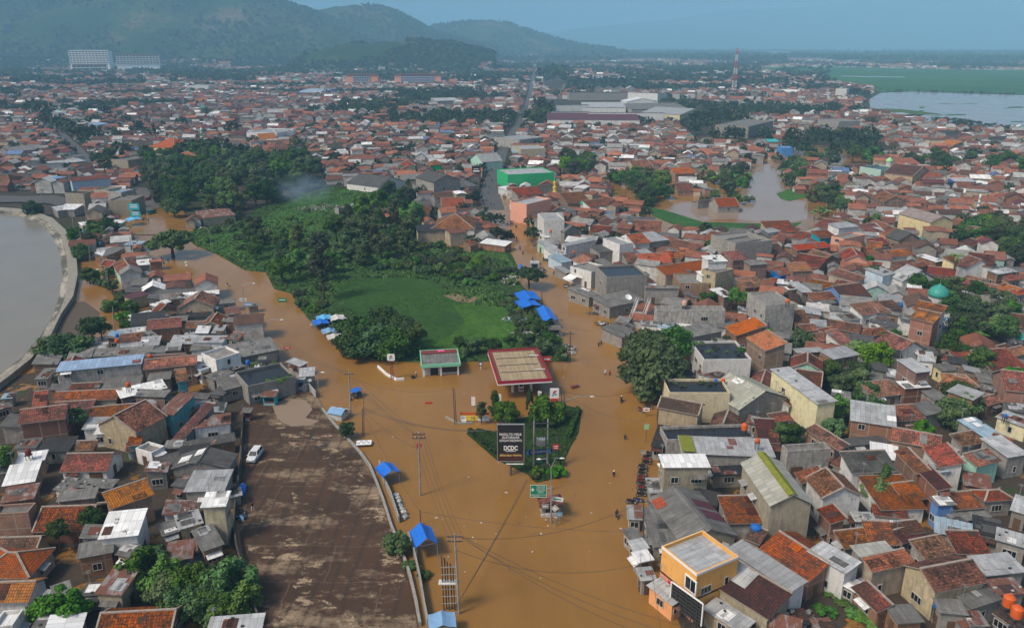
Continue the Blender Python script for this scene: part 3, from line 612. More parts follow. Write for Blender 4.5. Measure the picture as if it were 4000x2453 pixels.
put('C1', """
s 8 535 240 500 385 342 4.6 wh br
g 405 440 735 435 755 285 3.6 ti wl
s 357 560 500 580 550 480 4.3 as wl
s 505 548 770 556 800 490 4.6 as br
g 215 855 605 842 628 665 3.3 dk br
s 760 697 1060 592 1155 432 6 to br
s 668 905 950 875 1055 682 6.2 wh wl
s 520 1037 778 988 837 873 5.2 as br
s 780 1005 915 1035 960 935 4.5 dg br
s 1080 417 1255 372 1250 292 3 dg gy
e 1165 420 1570 415 1545 312 5 dg gy .3
s 1168 535 1262 548 1300 425 4.6 dg gy
s 1255 580 1542 570 1558 422 5.2 lg gy
s 1372 684 1550 674 1528 569 7 wh cr
s 1112 880 1240 840 1222 750 4.2 as cr
s 1225 840 1400 790 1385 685 4.6 lg cr
s 1385 985 1542 930 1497 775 5 as br
h -200 1167 200 1163 130 988 4.2 to cr
g -60 1342 195 1333 222 1190 3.2 to wl
g -60 985 250 975 272 880 3.2 ti ye
f -60 728 190 712 170 650 5.2 cf br
s 640 1275 835 1285 900 1100 5.2 ru cr
s 545 1290 640 1285 690 1190 3.8 dg cr
s 368 1335 500 1290 592 1137 4.2 as gy
g 640 1560 1180 1530 1175 1380 3.6 dk br
s 1400 1575 1790 1545 1755 1403 5 lg wl
f -60 1500 60 1490 105 1380 4 wh wl
s 200 1530 330 1525 370 1345 3.6 dg gy
s 92 280 248 270 268 203 4.2 dg wl
s 240 312 470 300 440 197 3.5 bk gy
e 655 110 930 175 1040 30 6 dk cr
s 1320 140 1585 105 1560 30 5.2 ru wl
s 1262 292 1622 222 1600 165 4 dg br
s 1180 215 1240 225 1385 -40 3.6 tb gy
f 930 280 1040 312 1010 230 3 cf wl
s 640 740 740 730 760 690 2.8 ti br
s 490 290 640 285 650 245 3 tb br
s 640 185 720 180 715 130 4 wh wl
s 860 300 930 290 935 255 2.8 ti wl
s 250 1335 360 1340 370 1290 3 lg wl
s -40 460 60 440 80 360 3 as gy
s 1560 620 1650 600 1640 550 3 lg gy
s 870 260 960 250 955 200 4.5 dk te
""")
put('B1', """
s 380 1150 973 1093 993 1025 6.6 bl dw|long pale building with a bright blue sheet roof near the reservoir
s 980 1132 1350 1095 1358 1030 6 ti br
g 1020 1045 1295 1030 1290 945 5 ti br
s 812 955 985 938 983 880 4 ti br
s 985 935 1100 905 1115 840 4 as br
s 800 893 1003 868 992 833 3.6 lg gy
s 1003 862 1245 838 1252 778 4.5 dk br
s 1255 845 1400 842 1395 800 3.6 ti gy
e 1368 840 1520 835 1470 770 3.6 ti gy
e 1215 710 1470 700 1530 640 4.6 ti cr
e 1085 740 1215 700 1230 670 4 ti br
s 1085 785 1218 745 1210 722 3 as br
s 1210 785 1450 765 1440 733 3 bk gy
s 1400 795 1640 808 1632 772 4 as br
s 1645 800 1765 785 1738 738 4 as br
s 920 785 1072 748 1060 712 4 wh gy
s 905 650 1028 612 1020 572 4.6 ma cr
s 890 555 1003 548 995 500 4.5 as gy
e 818 485 985 462 900 395 5 ti mi
s 1040 620 1200 625 1180 580 3.6 dg cr
s 1200 620 1340 600 1325 572 3.6 as gy
s 1250 635 1505 612 1495 583 3.6 wh gy
s 1060 700 1180 665 1150 655 3.4 wh gy
e 755 425 845 400 830 372 4 ti br
s 700 350 852 318 850 285 4.2 wh gy
s 640 345 730 355 790 290 4 as br
s 847 275 950 280 938 248 4 lb lb
h 560 208 700 200 660 160 4 ti dw
s 575 238 735 215 720 205 3 lg gy
s 560 143 657 130 650 105 4 wh dw
s 605 285 745 250 742 232 3 ti br
s 390 42 522 25 500 -5 4 lg gy
s 1612 1057 1925 995 1885 900 4.6 as gy
f 1700 1245 2020 1172 1965 1070 4.6 wf gy|flat black roof pond with weeds growing around its edge
s 2050 1180 2160 1172 2095 1115 4.6 lg gy
s 1960 1075 2060 1110 2060 1060 4.2 lg gy
s 1537 1275 1692 1235 1685 1140 4.2 as gy
s 1465 1205 1610 1150 1600 1098 4.2 as gy
s 1440 1300 1530 1310 1535 1215 3.4 dg gy
s 1605 1135 1690 1105 1690 1080 4.2 as gy
s 1310 948 1530 948 1530 897 5.6 lg wl
s 1300 1000 1440 990 1440 950 5 as wl
f 1380 1015 1480 1062 1535 960 6 cf wl
s 1375 1138 1450 1110 1445 1062 5 lb wl
s 1555 915 1637 925 1632 872 4 ti gy
s 825 1330 1150 1255 1178 1180 4.6 wh br
s 910 1312 1130 1320 1150 1268 4.6 as br
s 340 1350 800 1330 808 1262 4.2 ti cr
s 345 1412 635 1395 650 1342 3.2 ti br
s 215 1395 320 1380 375 1265 4 to pk
s 465 1275 675 1265 683 1215 4 dk cr
s 230 1195 325 1192 332 1115 3.6 as gy
s 615 1045 1030 1025 1050 968 4.2 as br
s 1265 1412 1450 1385 1472 1330 4.2 as br
s 950 1420 1080 1400 1150 1330 4.6 ru gy
s 1070 1430 1190 1440 1255 1285 6 ru te
s 75 1495 200 1480 215 1425 3 ru gy
s 1280 1320 1420 1330 1440 1300 2.6 dg gy
s -40 1420 90 1380 100 1330 3.4 dg gy
s 0 1335 70 1330 60 1315 3 lb gy
s 1700 700 1780 690 1760 670 3 as gy
s 1560 760 1660 745 1650 690 3 ru gy
s 1260 905 1320 900 1320 880 3.6 lg gy
s 1445 880 1525 878 1520 820 4.6 lg gy
s 1640 1000 1720 990 1700 930 3 dg br
s 1050 540 1090 535 1080 505 3.2 lg gy
s 935 420 1040 410 1030 370 3 wh gy
s 985 480 1080 470 1070 450 3 lg wl
s 1490 1330 1590 1290 1570 1240 2.8 dg gy
s 1210 1220 1270 1210 1300 1120 5.6 dk te
""")
put('B3', """
s 715 1128 1040 1370 1275 1412 7 lg ye .05|long hall with a pale grey sheet roof and blank pale yellow end wall
e 505 1408 850 1320 690 1170 5.4 ol gy .42
e 690 1350 855 1388 820 1310 4 ti wl
s 745 1490 880 1470 850 1410 4 ti wl
f 25 1290 445 1290 435 1195 6.6 wf ye|weathered yellow flat-roofed building with a phone sign painted on its front wall
f 262 1060 590 1055 480 930 7 wf wl|white building with a planted roof garden and a blue balcony window
s 270 1090 590 1095 560 1065 4.6 lg wl
s 550 908 682 1002 822 937 7 to br
s 402 842 480 903 690 825 5.6 to br
s 635 700 690 760 690 700 5 tb gy
f 690 690 890 680 830 590 8 cf dw|tall stained white block with a rooftop room under a maroon roof
f -60 725 412 725 400 695 6.8 cf dw
s 0 488 315 443 280 378 6.2 to cr
s 290 392 430 386 375 342 11 wh wl
s 250 490 350 480 310 448 7.2 wh wl
f 345 470 468 440 430 400 9 cf cr
f 100 540 305 540 270 470 5.6 cf br
s 400 635 478 622 405 560 5.6 wh br
s 545 570 690 555 635 488 6.4 ti br
s 580 415 708 405 645 373 7 as br
f 480 270 735 245 600 180 7.2 cf gy
f 392 240 480 265 480 190 7.2 cf gy
s 460 385 568 375 530 312 5.6 ti br
s 250 240 392 262 380 205 4.6 ti br
s 0 290 180 330 130 235 4.6 ti gy
s 905 315 1142 290 1110 262 5.6 to br
s 810 285 905 300 900 275 5 lg br
s 1150 370 1270 345 1300 318 4.2 ti gy
e 1222 385 1400 395 1350 335 4.2 ti pk
e 1065 405 1210 385 1090 340 4.2 ti br
s 870 460 1012 455 985 413 4.8 to br
s 790 485 868 472 830 412 4.8 ti bu
s 1112 467 1300 532 1352 490 4.4 ti cr
s 1495 490 1590 470 1480 415 6.6 lg lb
s 1385 450 1480 460 1470 425 5.2 ti gy
s 1590 520 1700 495 1680 455 4.2 to gy
e 1625 525 1870 510 1800 465 5.6 lg wl
s 850 405 1050 440 960 375 3.6 dk br
s 960 560 1110 590 1060 535 3 dk gy
s 1015 660 1180 650 1110 600 3.2 dk br
s 1045 690 1180 675 1160 650 3 as gy
s 935 605 1012 600 935 525 4.8 lg gy
s 840 585 900 580 880 562 5 wh gy
g 1225 655 1420 630 1400 575 3.2 tb bu
s 1352 762 1548 738 1470 657 5 ti wl
s 1285 690 1350 762 1390 660 4.5 ti wl
s 1520 715 1620 705 1680 640 4.2 tb gy
s 1672 772 1843 812 1908 755 8 ti br
s 1690 712 1890 755 1850 695 8.2 ti wl
s 1235 800 1350 790 1300 738 4.8 as wl
s 1130 790 1230 800 1190 755 4.2 lg wl
s 1500 840 1612 828 1540 765 4.6 dg wl
s 1390 800 1500 830 1460 770 4.4 dg wl
s 1410 905 1545 880 1520 832 4.2 ti wl
s 1340 900 1405 910 1390 850 4.2 tb cr
e 1600 1025 1795 990 1620 910 4.2 dk wl
s 1215 970 1300 955 1200 850 4.2 ti wl
s 1085 890 1190 870 1160 835 3.6 ti gy
s 945 870 1055 865 1020 820 3.6 ti gy
s 1050 940 1140 925 1090 870 3.4 dk gy
s 890 830 1010 830 960 720 3.2 dk br
s 1100 840 1330 880 1250 810 3 tb br
s 1150 1065 1338 1030 1220 970 6.8 lg br|two storey brick house with a white cross-paned upper window
s 1085 1150 1145 1115 1060 1040 4.2 dk br
s 900 1020 1095 1010 1020 985 5.4 lg br
s 880 1060 1060 1150 1080 1100 3.4 dk br
s 1170 1135 1372 1108 1330 1085 4 as wl
s 1720 1152 1835 1138 1700 1045 7.6 lg br
s 1900 1140 2015 1130 1940 1080 4.6 as ye
s 1865 1225 1960 1262 2055 1195 4.6 dk cr
s 1925 1275 2115 1340 2235 1300 6.6 lg br
s 1640 1262 1825 1250 1750 1200 5.6 wh br
s 1420 1322 1628 1300 1500 1200 4 ti gy
s 1850 1345 1950 1330 1850 1258 4.6 as gy
s 1790 1450 1928 1420 1860 1330 4.8 as gy
s 1520 1495 1790 1475 1700 1370 4.4 ti br
s 2215 1380 2330 1350 2260 1310 4 ti br
s 2240 1140 2490 1120 2370 980 4.6 dk gy
s 2010 1070 2145 1055 2060 985 3.6 ti gy
s 2410 1040 2520 1010 2460 960 4.2 ti gy
s 2365 1180 2490 1165 2440 1120 4 ti gy
g 1755 50 1985 112 2095 45 7 tp ye .4|two storey yellow school with a wide taupe sheet roof
g 1515 130 1690 205 1835 168 4.6 ti pk .4
s 1015 150 1170 175 1200 140 4.2 ti br
s 715 192 915 185 890 145 4.2 ti cr
h 605 182 730 165 700 148 4.6 lg wl
s 1060 232 1175 220 1140 175 5.4 ti te
s 860 225 1060 258 1075 232 4 ti gy
s 1225 285 1330 275 1280 245 4 lg gy
s 1190 165 1330 150 1290 112 6.6 lg wl
f 1225 235 1370 205 1340 175 5.6 cf pk
s 1380 190 1510 180 1470 130 4.6 ti gy
s 1550 200 1630 185 1500 112 4.6 lg gy
e 1600 250 1760 240 1690 205 4.6 dg br
s 1430 275 1545 265 1500 235 4.4 ti br
s 1560 360 1715 345 1650 305 4.6 ti wl
s 1490 345 1580 330 1560 285 4.2 tb gy
s 1720 347 1855 393 1890 373 5.6 wh br
s 1985 402 2058 385 2000 332 6.6 ti ye
g 2075 355 2250 375 2312 332 6.4 tr wl
s 2010 205 2135 225 2150 195 4.6 ti br
s 1590 432 1712 420 1670 385 4.6 ti br
s 1790 475 1985 500 1900 420 4 ti br
s 1990 560 2200 612 2240 545 4.2 ti gy
s 1985 530 2090 560 2160 510 4 ti gy
s 2260 570 2390 610 2440 585 4.2 to pk
e 2060 440 2260 430 2200 395 5.6 dk wl
s 2280 480 2420 460 2330 430 5.6 lg br
f 2230 650 2420 640 2370 610 4.6 lg gy
s 2340 830 2500 850 2460 720 4.2 tb gy
s 2410 620 2500 610 2480 570 4.2 to gy
s 2360 520 2440 510 2410 470 4.4 ti br
s 1150 155 1240 130 1200 100 4 lg gy
s 210 1150 370 1195 340 1140 5 tr wl
s 700 545 800 530 790 500 3.6 ti br
s 1130 570 1240 590 1220 540 3 dk gy
s 40 360 110 370 90 330 4.6 ti br
s 100 370 200 380 180 340 3.8 dg br
s 640 290 760 300 750 265 4 ti br
s 690 330 830 320 790 280 3.6 tb br
s 1380 340 1480 350 1460 300 3.8 dk br
s 2100 290 2000 260 2060 235 4 tb gy
s 1830 410 1700 440 1760 400 3.4 dk gy
s 1930 1000 1890 1060 1990 1040 3 dk gy
s 2330 1010 2400 990 2360 960 3.6 tb gy
""")
put('C3', """
s 110 310 760 335 640 205 5.6 lg gy .05|long low pale corrugated hall with an olive strip at its left end
s -19 410 312 408 285 315 7 wh kh .04
f 10 215 610 195 570 105 4.6 wf dw
e 715 672 1022 660 540 372 7.6 ol kh|tall khaki hall with a gabled pale olive sheet roof
e 110 940 500 880 335 560 5.2 as kh .4|large grey asbestos gabled hall with maroon sheets let into its right slope
s -90 960 100 955 -10 680 3.8 as gy .12
s 430 795 682 790 632 600 4.2 ti gy .15
g 640 960 985 1195 965 960 5 ti br .4
s 540 900 640 940 690 840 4.2 tb br
f -24 950 215 1140 497 1018 7.6 lg or|bright orange corner shop with a grey roof and white trim
s 410 965 862 1265 968 1180 6 lg wl .08
s 320 1215 705 1455 865 1270 5.2 tr cr|maroon tiled house with white sheets over the top of its roof
s 245 1370 520 1545 690 1500 4 lg cr .06
s 965 985 1238 1140 1432 1105 6.2 lg wl .06
s 1420 1130 1720 1062 1640 985 6 to cr
s 1330 1020 1580 985 1530 945 5.6 ol gy
g 1850 1268 2215 1195 2130 1030 6 dk cr .5|two storey cream house under a big moss-blackened patchwork tile roof
s 1660 1120 1840 1275 1790 1100 5 dk ye
s 2200 1155 2490 1125 2460 975 5.2 lg gy
s 2240 1290 2490 1270 2470 1150 5 ru gy
s 1880 1400 2090 1420 2060 1310 5 as gy
s 2100 1380 2320 1310 2210 1240 5 as gy
s 2090 1500 2230 1500 2200 1390 4 as gy
s 1780 1040 2000 995 1860 872 4.8 dk gy
s 2000 1000 2240 1005 1945 838 5 dk gy
s 1590 880 1790 850 1730 840 4.4 tb gy
s 1630 930 1780 880 1720 855 4 tr gy
s 2110 850 2330 900 2440 800 4.4 bk gy
s 2260 900 2490 965 2490 870 4.8 lg gy
s 1400 935 1600 945 1470 780 4.4 ti gy
s 1230 965 1440 940 1340 820 4 dk gy
s 1035 692 1130 795 1240 745 6 dk br
e 1075 625 1360 610 960 480 6.4 ti wl
s 880 440 930 520 1060 410 5 ti gy
s 1275 447 1600 435 1560 288 5.8 sl wl
f 840 300 1135 280 1120 250 5.2 cf dw
s 955 140 1190 290 1240 275 4.8 ti br
s 1565 290 1720 450 1800 410 6.6 ti br
s 1760 270 1880 410 2020 330 6.6 ti wl
s 1800 395 1860 448 1935 425 5.6 lb wl
s 1705 412 1865 572 1975 592 6.6 tr br
s 1480 700 1800 690 1580 455 4 ti wl .15
s 1430 735 1670 760 1660 720 3 ti wl
s 1870 670 2005 662 1990 615 5.6 as bu
s 1990 700 2195 682 2170 560 4.6 ti gy
h 2190 640 2400 625 2275 560 4.6 ti gy
s 1990 790 2245 748 2190 680 3.4 as gy
s 2140 405 2310 360 2270 258 5.6 ti mi
s 1720 215 1890 205 1830 110 4 dk gy
s 2040 262 2200 232 2150 142 5.2 dk gy
s 2350 345 2500 320 2440 165 5.4 lg gy
s 2190 205 2315 182 2160 52 4.6 lb gy
s 2260 60 2480 140 2490 70 4.6 lg ye
s 1260 262 1545 235 1502 182 4 dg gy
s 1270 1225 1450 1400 1565 1350 4.2 tb br
s 1590 1475 1785 1462 1690 1335 4.2 as br
s 790 1485 1000 1480 960 1370 2.6 bk gy
s 640 235 790 242 730 75 4.4 tr br
s 690 290 800 290 790 250 3.4 ti gy
s 330 460 560 450 545 385 4 wf kh
s 1600 235 1700 250 1690 210 3.6 lg gy
s 1300 780 1450 780 1440 720 3.4 lg wl
s 2210 210 2350 260 2330 200 4.2 ti gy
s 2360 700 2490 740 2500 620 4.6 lg gy
s 1640 640 1800 620 1700 500 4.2 ti gy
s 1130 380 1260 440 1240 330 4.6 ti gy
s 1040 1540 1180 1530 1130 1450 3 ru gy
s 2240 1400 2330 1460 2400 1420 4 tb gy
s 1510 850 1760 830 1700 790 3 lg cr
s 2010 830 2110 800 2080 770 3.6 dg gy
s 1190 1200 1260 1240 1300 1180 4 wh gy
""")
put('C2', """
s 2020 760 2110 765 2110 665 3.6 lg cr
s 2040 905 2130 880 2125 790 3.6 as gy
s 2070 985 2180 960 2150 890 3.6 lg gy
s 2095 1065 2210 1040 2190 960 3.8 wh gy
s 2110 1185 2225 1175 2210 1080 3.8 lg gy
s 2150 1215 2330 1360 2395 1275 4 lg or
s 2170 580 2225 580 2230 475 3.4 lg gy
s 2225 380 2255 430 2290 310 4.4 wh gy
s 2180 260 2240 270 2240 110 4 bk gy
s 2210 745 2310 720 2260 630 4.2 to gy
""")
put('B2', """
f 1450 105 1590 100 1530 55 9 lg wl|narrow three storey white shop house standing over the main street
e 1590 190 1705 170 1640 135 5.6 as gy
s 1600 285 1815 240 1790 222 6.8 lg wl
s 1715 412 1785 370 1720 335 6.6 to wl
f 1630 420 1775 460 1800 400 5.6 cf wl
s 1830 330 1965 315 1905 265 5.6 dg gy
f 1970 275 2065 262 1990 215 7.6 lg wl
f 1880 495 2160 482 2100 405 8 wf gy|large grey shop block with a rain-soaked black flat roof
s 2180 255 2310 240 2230 178 5.6 lg gy
s 2070 272 2185 262 2150 215 5.6 ti wl
s 2260 320 2470 325 2420 232 5.2 to gy
s 2110 365 2235 350 2150 300 4.8 lg gy
s 2020 395 2110 390 2090 330 4.6 ti gy
s 2115 405 2335 400 2300 365 5 to gy
s 2300 370 2395 362 2360 330 4.4 to gy
s 1900 705 2145 652 2060 575 5 as gy
s 1985 915 2090 880 2000 790 4.2 as gy
s 1760 640 1840 615 1790 520 4.2 as gy
s 1860 420 1930 410 1910 360 5 cf gy
s 2310 885 2425 862 2370 800 5.6 lb wl
s 2434 915 2684 865 2634 790 5.6 as gy
s 2265 1200 2490 1165 2430 1075 5.6 bk gy
s 580 190 1030 170 1010 120 5.4 bk cr
h 720 98 1010 102 960 40 5.8 ti wl
s 1005 262 1183 285 1180 245 3.8 wh br
s 945 285 1010 270 1000 230 3.6 ti br
e 545 75 655 75 600 30 4.4 ti wl
f 10 20 40 25 30 5 3 cf gy
s 2140 575 2380 575 2350 560 6 cf gy
s 1440 150 1500 145 1490 90 4.2 as gy
s 1450 225 1500 220 1490 180 4 wh wl
s 1490 300 1550 290 1530 230 4.2 lg mi
s 1530 350 1610 340 1595 270 4.6 lg wl
s 1570 400 1650 385 1630 320 4.4 lb lb
s 1600 470 1650 460 1640 400 4 lg gy
s 1715 610 1760 640 1775 575 2.8 lg gy
s 2110 820 2250 830 2240 800 5 lg wl
s 2190 170 2100 130 2040 150 3.6 lg gy
s 2000 150 2200 160 2220 90 4 dg gy
s 1760 190 1900 200 1900 170 4 dk br
s 2050 180 2250 190 2200 140 4 ti br
""")
put('A1', """
s 487 1245 762 1222 755 1208 7 ti lb .1
f 640 1300 735 1305 720 1265 7 cf cr
f 735 1315 830 1322 820 1295 8.4 lb dw
f 740 1375 900 1375 880 1335 7 cf kh
f 570 1330 650 1310 690 1255 5.6 tb kh
s 320 1245 415 1230 410 1210 5.6 to gr
s 415 1235 455 1215 440 1190 6 bl bu
s 250 1130 460 1120 440 1100 4.4 ti wl
s 360 1130 590 1105 580 1085 4.6 lg gy
s 1390 1500 1620 1475 1560 1425 4 ru cr .06|low shed with a patchwork rusted sheet roof in the waste ground
f 875 1100 1140 1060 1130 1035 7 as kh
f 1140 1080 1190 1075 1185 1040 8 lg wl
s 1180 1100 1370 1095 1360 1070 6 lg wl
h 1200 1075 1390 1068 1330 1040 6.4 to wl
h 1015 1010 1190 985 1100 955 6 to ye
s 860 985 1015 975 990 945 6 to cr
s 1190 990 1290 980 1270 955 6 ti wl
s 900 1065 1130 1050 1110 1030 6 dg gy
f 1690 910 1900 915 1880 865 6 lg wl
f 1890 905 2015 900 1990 860 6 dk wl
h 2105 890 2205 890 2180 855 5 tr wl
s 1615 950 1740 950 1720 930 4.6 to cr
s 1780 960 1900 955 1880 935 4.6 to br
s 2100 1050 2190 1045 2180 985 4.6 to cr
s 2190 1010 2300 1000 2280 965 4.6 ti cr
s 1030 820 1145 815 1140 790 6 dg wl
s 660 860 750 850 730 830 5 bl wl
s 205 880 300 875 290 850 5 lg gy
s 35 1205 160 1215 100 1155 5 dk br
s 130 1040 320 1020 300 980 5 as gy
s 1850 600 1905 600 1900 575 7 lg wl
f 1285 590 1430 590 1410 545 9 lg wl
s 850 580 1045 575 1040 550 6 lg ye
e 2195 640 2370 625 2290 600 6 lb bu
s 1590 800 1700 800 1690 765 4.6 ma gy
s 1530 1190 1670 1185 1660 1150 4.2 dk br
s 600 1205 700 1190 690 1165 3.6 tb gy
s 380 1440 510 1440 490 1400 4 wh gy
""")
put('A2', """
f 1200 1200 1520 1185 1490 1145 7.6 lg gr|long flat-roofed hall with bright green walls
e 690 1255 880 1235 960 1140 8 dg gy .4|big dark grey warehouse with a wide ribbed gable roof beside the main street
s 600 1290 700 1280 800 1180 5 dg gy .12
s 880 1290 1000 1275 960 1220 5 dg gy
e 310 1285 500 1245 560 1165 5 dg wl .35
s 500 1235 640 1225 600 1190 4.6 as gy
e 940 1090 1025 1115 970 1050 6 lg mi
h 465 1118 580 1118 540 1090 5.6 ti gr
s 210 1490 345 1505 535 1310 4.4 to br .1
s 115 1410 222 1414 318 1350 4.2 lg gy
g 740 1388 900 1385 880 1350 4.6 to wl
e 540 1475 660 1475 600 1420 4.4 ti wl
f 1330 1405 1500 1365 1450 1335 8.4 lg pk|salmon pink flat-roofed house near the yellow minaret
s 1290 1400 1335 1410 1330 1330 7 as gy
s 1270 1345 1450 1330 1430 1305 6.4 ti gy
s 1265 1290 1340 1285 1320 1245 5.6 ti gy
s 1345 1290 1500 1275 1480 1235 6 tb cr
s 1765 1425 1910 1410 1895 1385 4.8 ti wl
s 1575 1340 1710 1325 1690 1280 4.6 ti gy
s 1610 1400 1770 1390 1750 1350 4.2 ti br
s 1785 1375 1870 1400 1860 1360 4.2 ti br
e 1500 1455 1600 1450 1560 1400 4.4 dk gy
s 1580 1465 1680 1445 1660 1400 4 as wl
s 1345 1495 1500 1500 1480 1435 4.2 ti wl
s 1430 1511 1590 1511 1560 1460 5 lg wl
s 1215 1440 1320 1440 1300 1350 4.2 wh gy
s 1200 1310 1270 1300 1260 1250 4 wh wl
h 640 1120 740 1115 700 1085 4.6 ti gr
s 750 1130 850 1130 840 1100 4.4 to br
f 1290 1025 1460 1020 1440 975 6.6 lg cr
s 1230 1050 1350 1050 1330 1010 5 lb gy
f 1280 960 1450 940 1430 905 6.4 lg dw
s 1000 930 1130 925 1120 900 5 to wl
s 710 695 875 690 870 665 7 lg gy
e 600 720 695 715 650 680 6 bk ye
s 1620 1080 1760 1075 1740 1040 4.6 ti wl
h 1880 1050 1990 1050 1940 1015 5 to br
h 2000 1050 2120 1045 2060 990 5 ti wl
h 2105 945 2230 945 2180 905 6 ti gy
s 2110 1185 2270 1190 2260 1150 4.6 ti br
g 1980 1140 2110 1130 2080 1100 5 ti cr
h 1680 960 1780 955 1740 925 5.4 ti wl
f 1200 555 1275 555 1260 520 8 cf gy
s 840 440 870 440 860 430 5 lg wl
f 975 585 1015 580 1010 555 8 lg wl
s 1065 875 1160 870 1150 840 5 lg gy
s 1060 700 1180 660 1150 640 4 ma gy
s 940 745 1065 745 1050 722 5 ma gy
""")
put('A3', """
f 1170 610 1245 612 1240 565 14 wf wl|tall white block standing alone by the paddy field
f 1480 1165 1610 1150 1590 1115 6.4 wf mi|white and mint flat-roofed prayer house under a pale green dome
f 570 870 740 830 720 810 9 cf gy
f 1190 835 1335 830 1300 775 8 cf gy
s 710 975 785 975 780 950 5.6 tl gy
f 800 1015 880 1015 870 965 6.4 bu bu
h 905 1155 1010 1150 970 1115 6 tr br
s 1325 1160 1415 1155 1400 1125 5.6 tr br
s 1605 1130 1755 1125 1740 1100 4.6 to br
s 65 1195 205 1190 190 1155 5.6 to br
g 290 1390 440 1385 420 1345 4 to gy
s 170 1385 290 1375 260 1330 3.4 dk gy
s 80 1310 200 1310 180 1275 3.8 ti br
s 1925 915 2015 910 2000 890 7 bk gy
s 2125 960 2250 950 2230 920 4.6 ti gy
s 1730 970 1850 970 1830 945 4.6 to ye
s 1860 985 1970 1000 1940 950 4.6 to gy
e 1840 925 1925 930 1890 895 5 dg gy
e 1495 1390 1660 1390 1600 1340 6.6 ti br
s 1990 1250 2140 1250 2130 1220 5 lg bu
s 1780 1215 1910 1215 1890 1190 5 to wl
e 1700 1210 1820 1180 1700 1140 6 tb cr
s 480 1060 600 1045 590 1015 4.6 lg wl
s 105 1150 180 1145 165 1110 5 to cr
s 140 1010 280 1015 270 990 4 lg wl
s 1600 790 1680 785 1670 770 5 lb gy
""")
HAND_END = len(FOOT)
# ------------------------------------------------------------------ factories, blocks, towers, domes
put('A2', """
s 1470 822 2110 825 2110 790 7 ma wl .15 factory
s 1485 777 1733 775 1730 742 8 as wl .15 factory
s 1738 776 2245 778 2230 744 8 ma wl .15 factory
s 1490 728 1715 725 1712 692 9 as wl .12 factory
s 1720 738 2015 738 2012 700 9 lg wl .1 factory
s 2050 752 2440 748 2420 710 8 as gy .12 factory
e 2015 702 2235 700 2180 660 8 wh wl .3 factory
s 1590 633 2080 632 2075 612 7 ma gy .12 factory
f 1755 535 2030 533 2028 522 10 lg wl 0 factory
f 2033 537 2145 535 2142 524 9 lg wl 0 factory
e 1800 612 1870 612 1845 575 8 dg gy .5 factory
e 1872 612 1942 612 1917 575 8 dg gy .5 factory
e 1944 612 2014 612 1989 575 8 dg gy .5 factory
e 2016 612 2086 612 2061 575 8 lg gy .5 factory
s 2070 640 2300 648 2240 605 7 lg wl .1 factory
""")
put('A3', """
e 100 790 290 762 120 725 8 lg ye .3 factory
""")
def block(label, tile, ax, ay, bx, by, zb, depth, H, floors, bays, wallm, bandm, roofm, ends=None):
    a, b = T(tile, ax, ay, zb), T(tile, bx, by, zb); u = (b-a); u.z = 0; W = u.length; u.normalize(); n = Vector((-u.y, u.x, 0)); c = a+u*W/2+n*depth/2
    t = thing('apartment_block', label, 'apartment block', (c.x, c.y, zb), math.atan2(u.y, u.x)); footprint(c.x, c.y, u, W/2, depth/2)
    x0, x1, y0, y1 = -W/2, W/2, -depth/2, depth/2
    build(MB().box(x0, x1, y0, y1, -34, H), 'wall', M[wallm], t)
    build(MB().slab([(x0-1,y0-1.5,H+.1),(x1+1,y0-1.5,H+.1),(x1-2,0,H+2.6),(x0+2,0,H+2.6)], .3).slab([(x1+1,y1+1,H+.1),(x0-1,y1+1,H+.1),(x0+2,0,H+2.6),(x1-2,0,H+2.6)], .3), 'roof', M[roofm], t)
    e0 = x0+(ends or 0); e1 = x1-(ends or 0); fh = H/floors
    for k in range(floors):
        build(MB().box(e0, e1, y0-1.2, y0-.01, k*fh, k*fh+1.25), 'balcony', M[bandm], t)
        wm = MB(); bw = (e1-e0)/bays
        for i in range(bays): wm.box(e0+i*bw+.5, e0+(i+1)*bw-.5, y0-.1, y0-.012, k*fh+1.35, (k+1)*fh-.35)
        build(wm, 'window_strip', M['gl'] if wallm != 'wl2' else M['as'], t)
    fins = MB()
    for i in range(bays+1): fins.box(e0+(e1-e0)*i/bays-.18, e0+(e1-e0)*i/bays+.18, y0-1.3, y0-.013, 0, H)
    build(fins, 'fin', M[bandm], t)
    return t
M['wl2'] = m_plaster('bright_white_paint', (.84,.84,.82), .1); M['bb'] = m_plaster('blue_grey_paint', (.42,.48,.60), .2)
block('five storey white and blue apartment block with salmon ends, left one of the pair', 'A2', 90, 592, 310, 592, 0, 17, 19, 5, 10, 'pk', 'bb', 'tb', 14)
block('longer five storey white and blue apartment block right of its salmon-ended twin', 'A2', 425, 592, 742, 592, 0, 17, 19, 5, 14, 'pk', 'bb', 'tb', 12)
block('tall white terraced hospital block with six floors at the hill foot', 'A1', 482, 440, 752, 440, 20, 24, 33, 7, 12, 'wl2', 'wl2', 'lg')
block('lower white hospital wing under a brown roof, right of the tall block', 'A1', 803, 445, 1095, 443, 20, 22, 24, 5, 13, 'wl2', 'wl2', 'tb')
M['wl2'] = m_plaster('bright_white_paint', (.82,.82,.80), .1); block('low white two storey building under a hipped brown roof before the hospital', 'A1', 500, 488, 735, 486, 8, 20, 13, 2, 8, 'wl2', 'wl2', 'tb'); block('low pale building under a brown roof before the hospital wing', 'A1', 960, 462, 1140, 460, 10, 18, 12, 2, 7, 'wl2', 'wl2', 'tb')
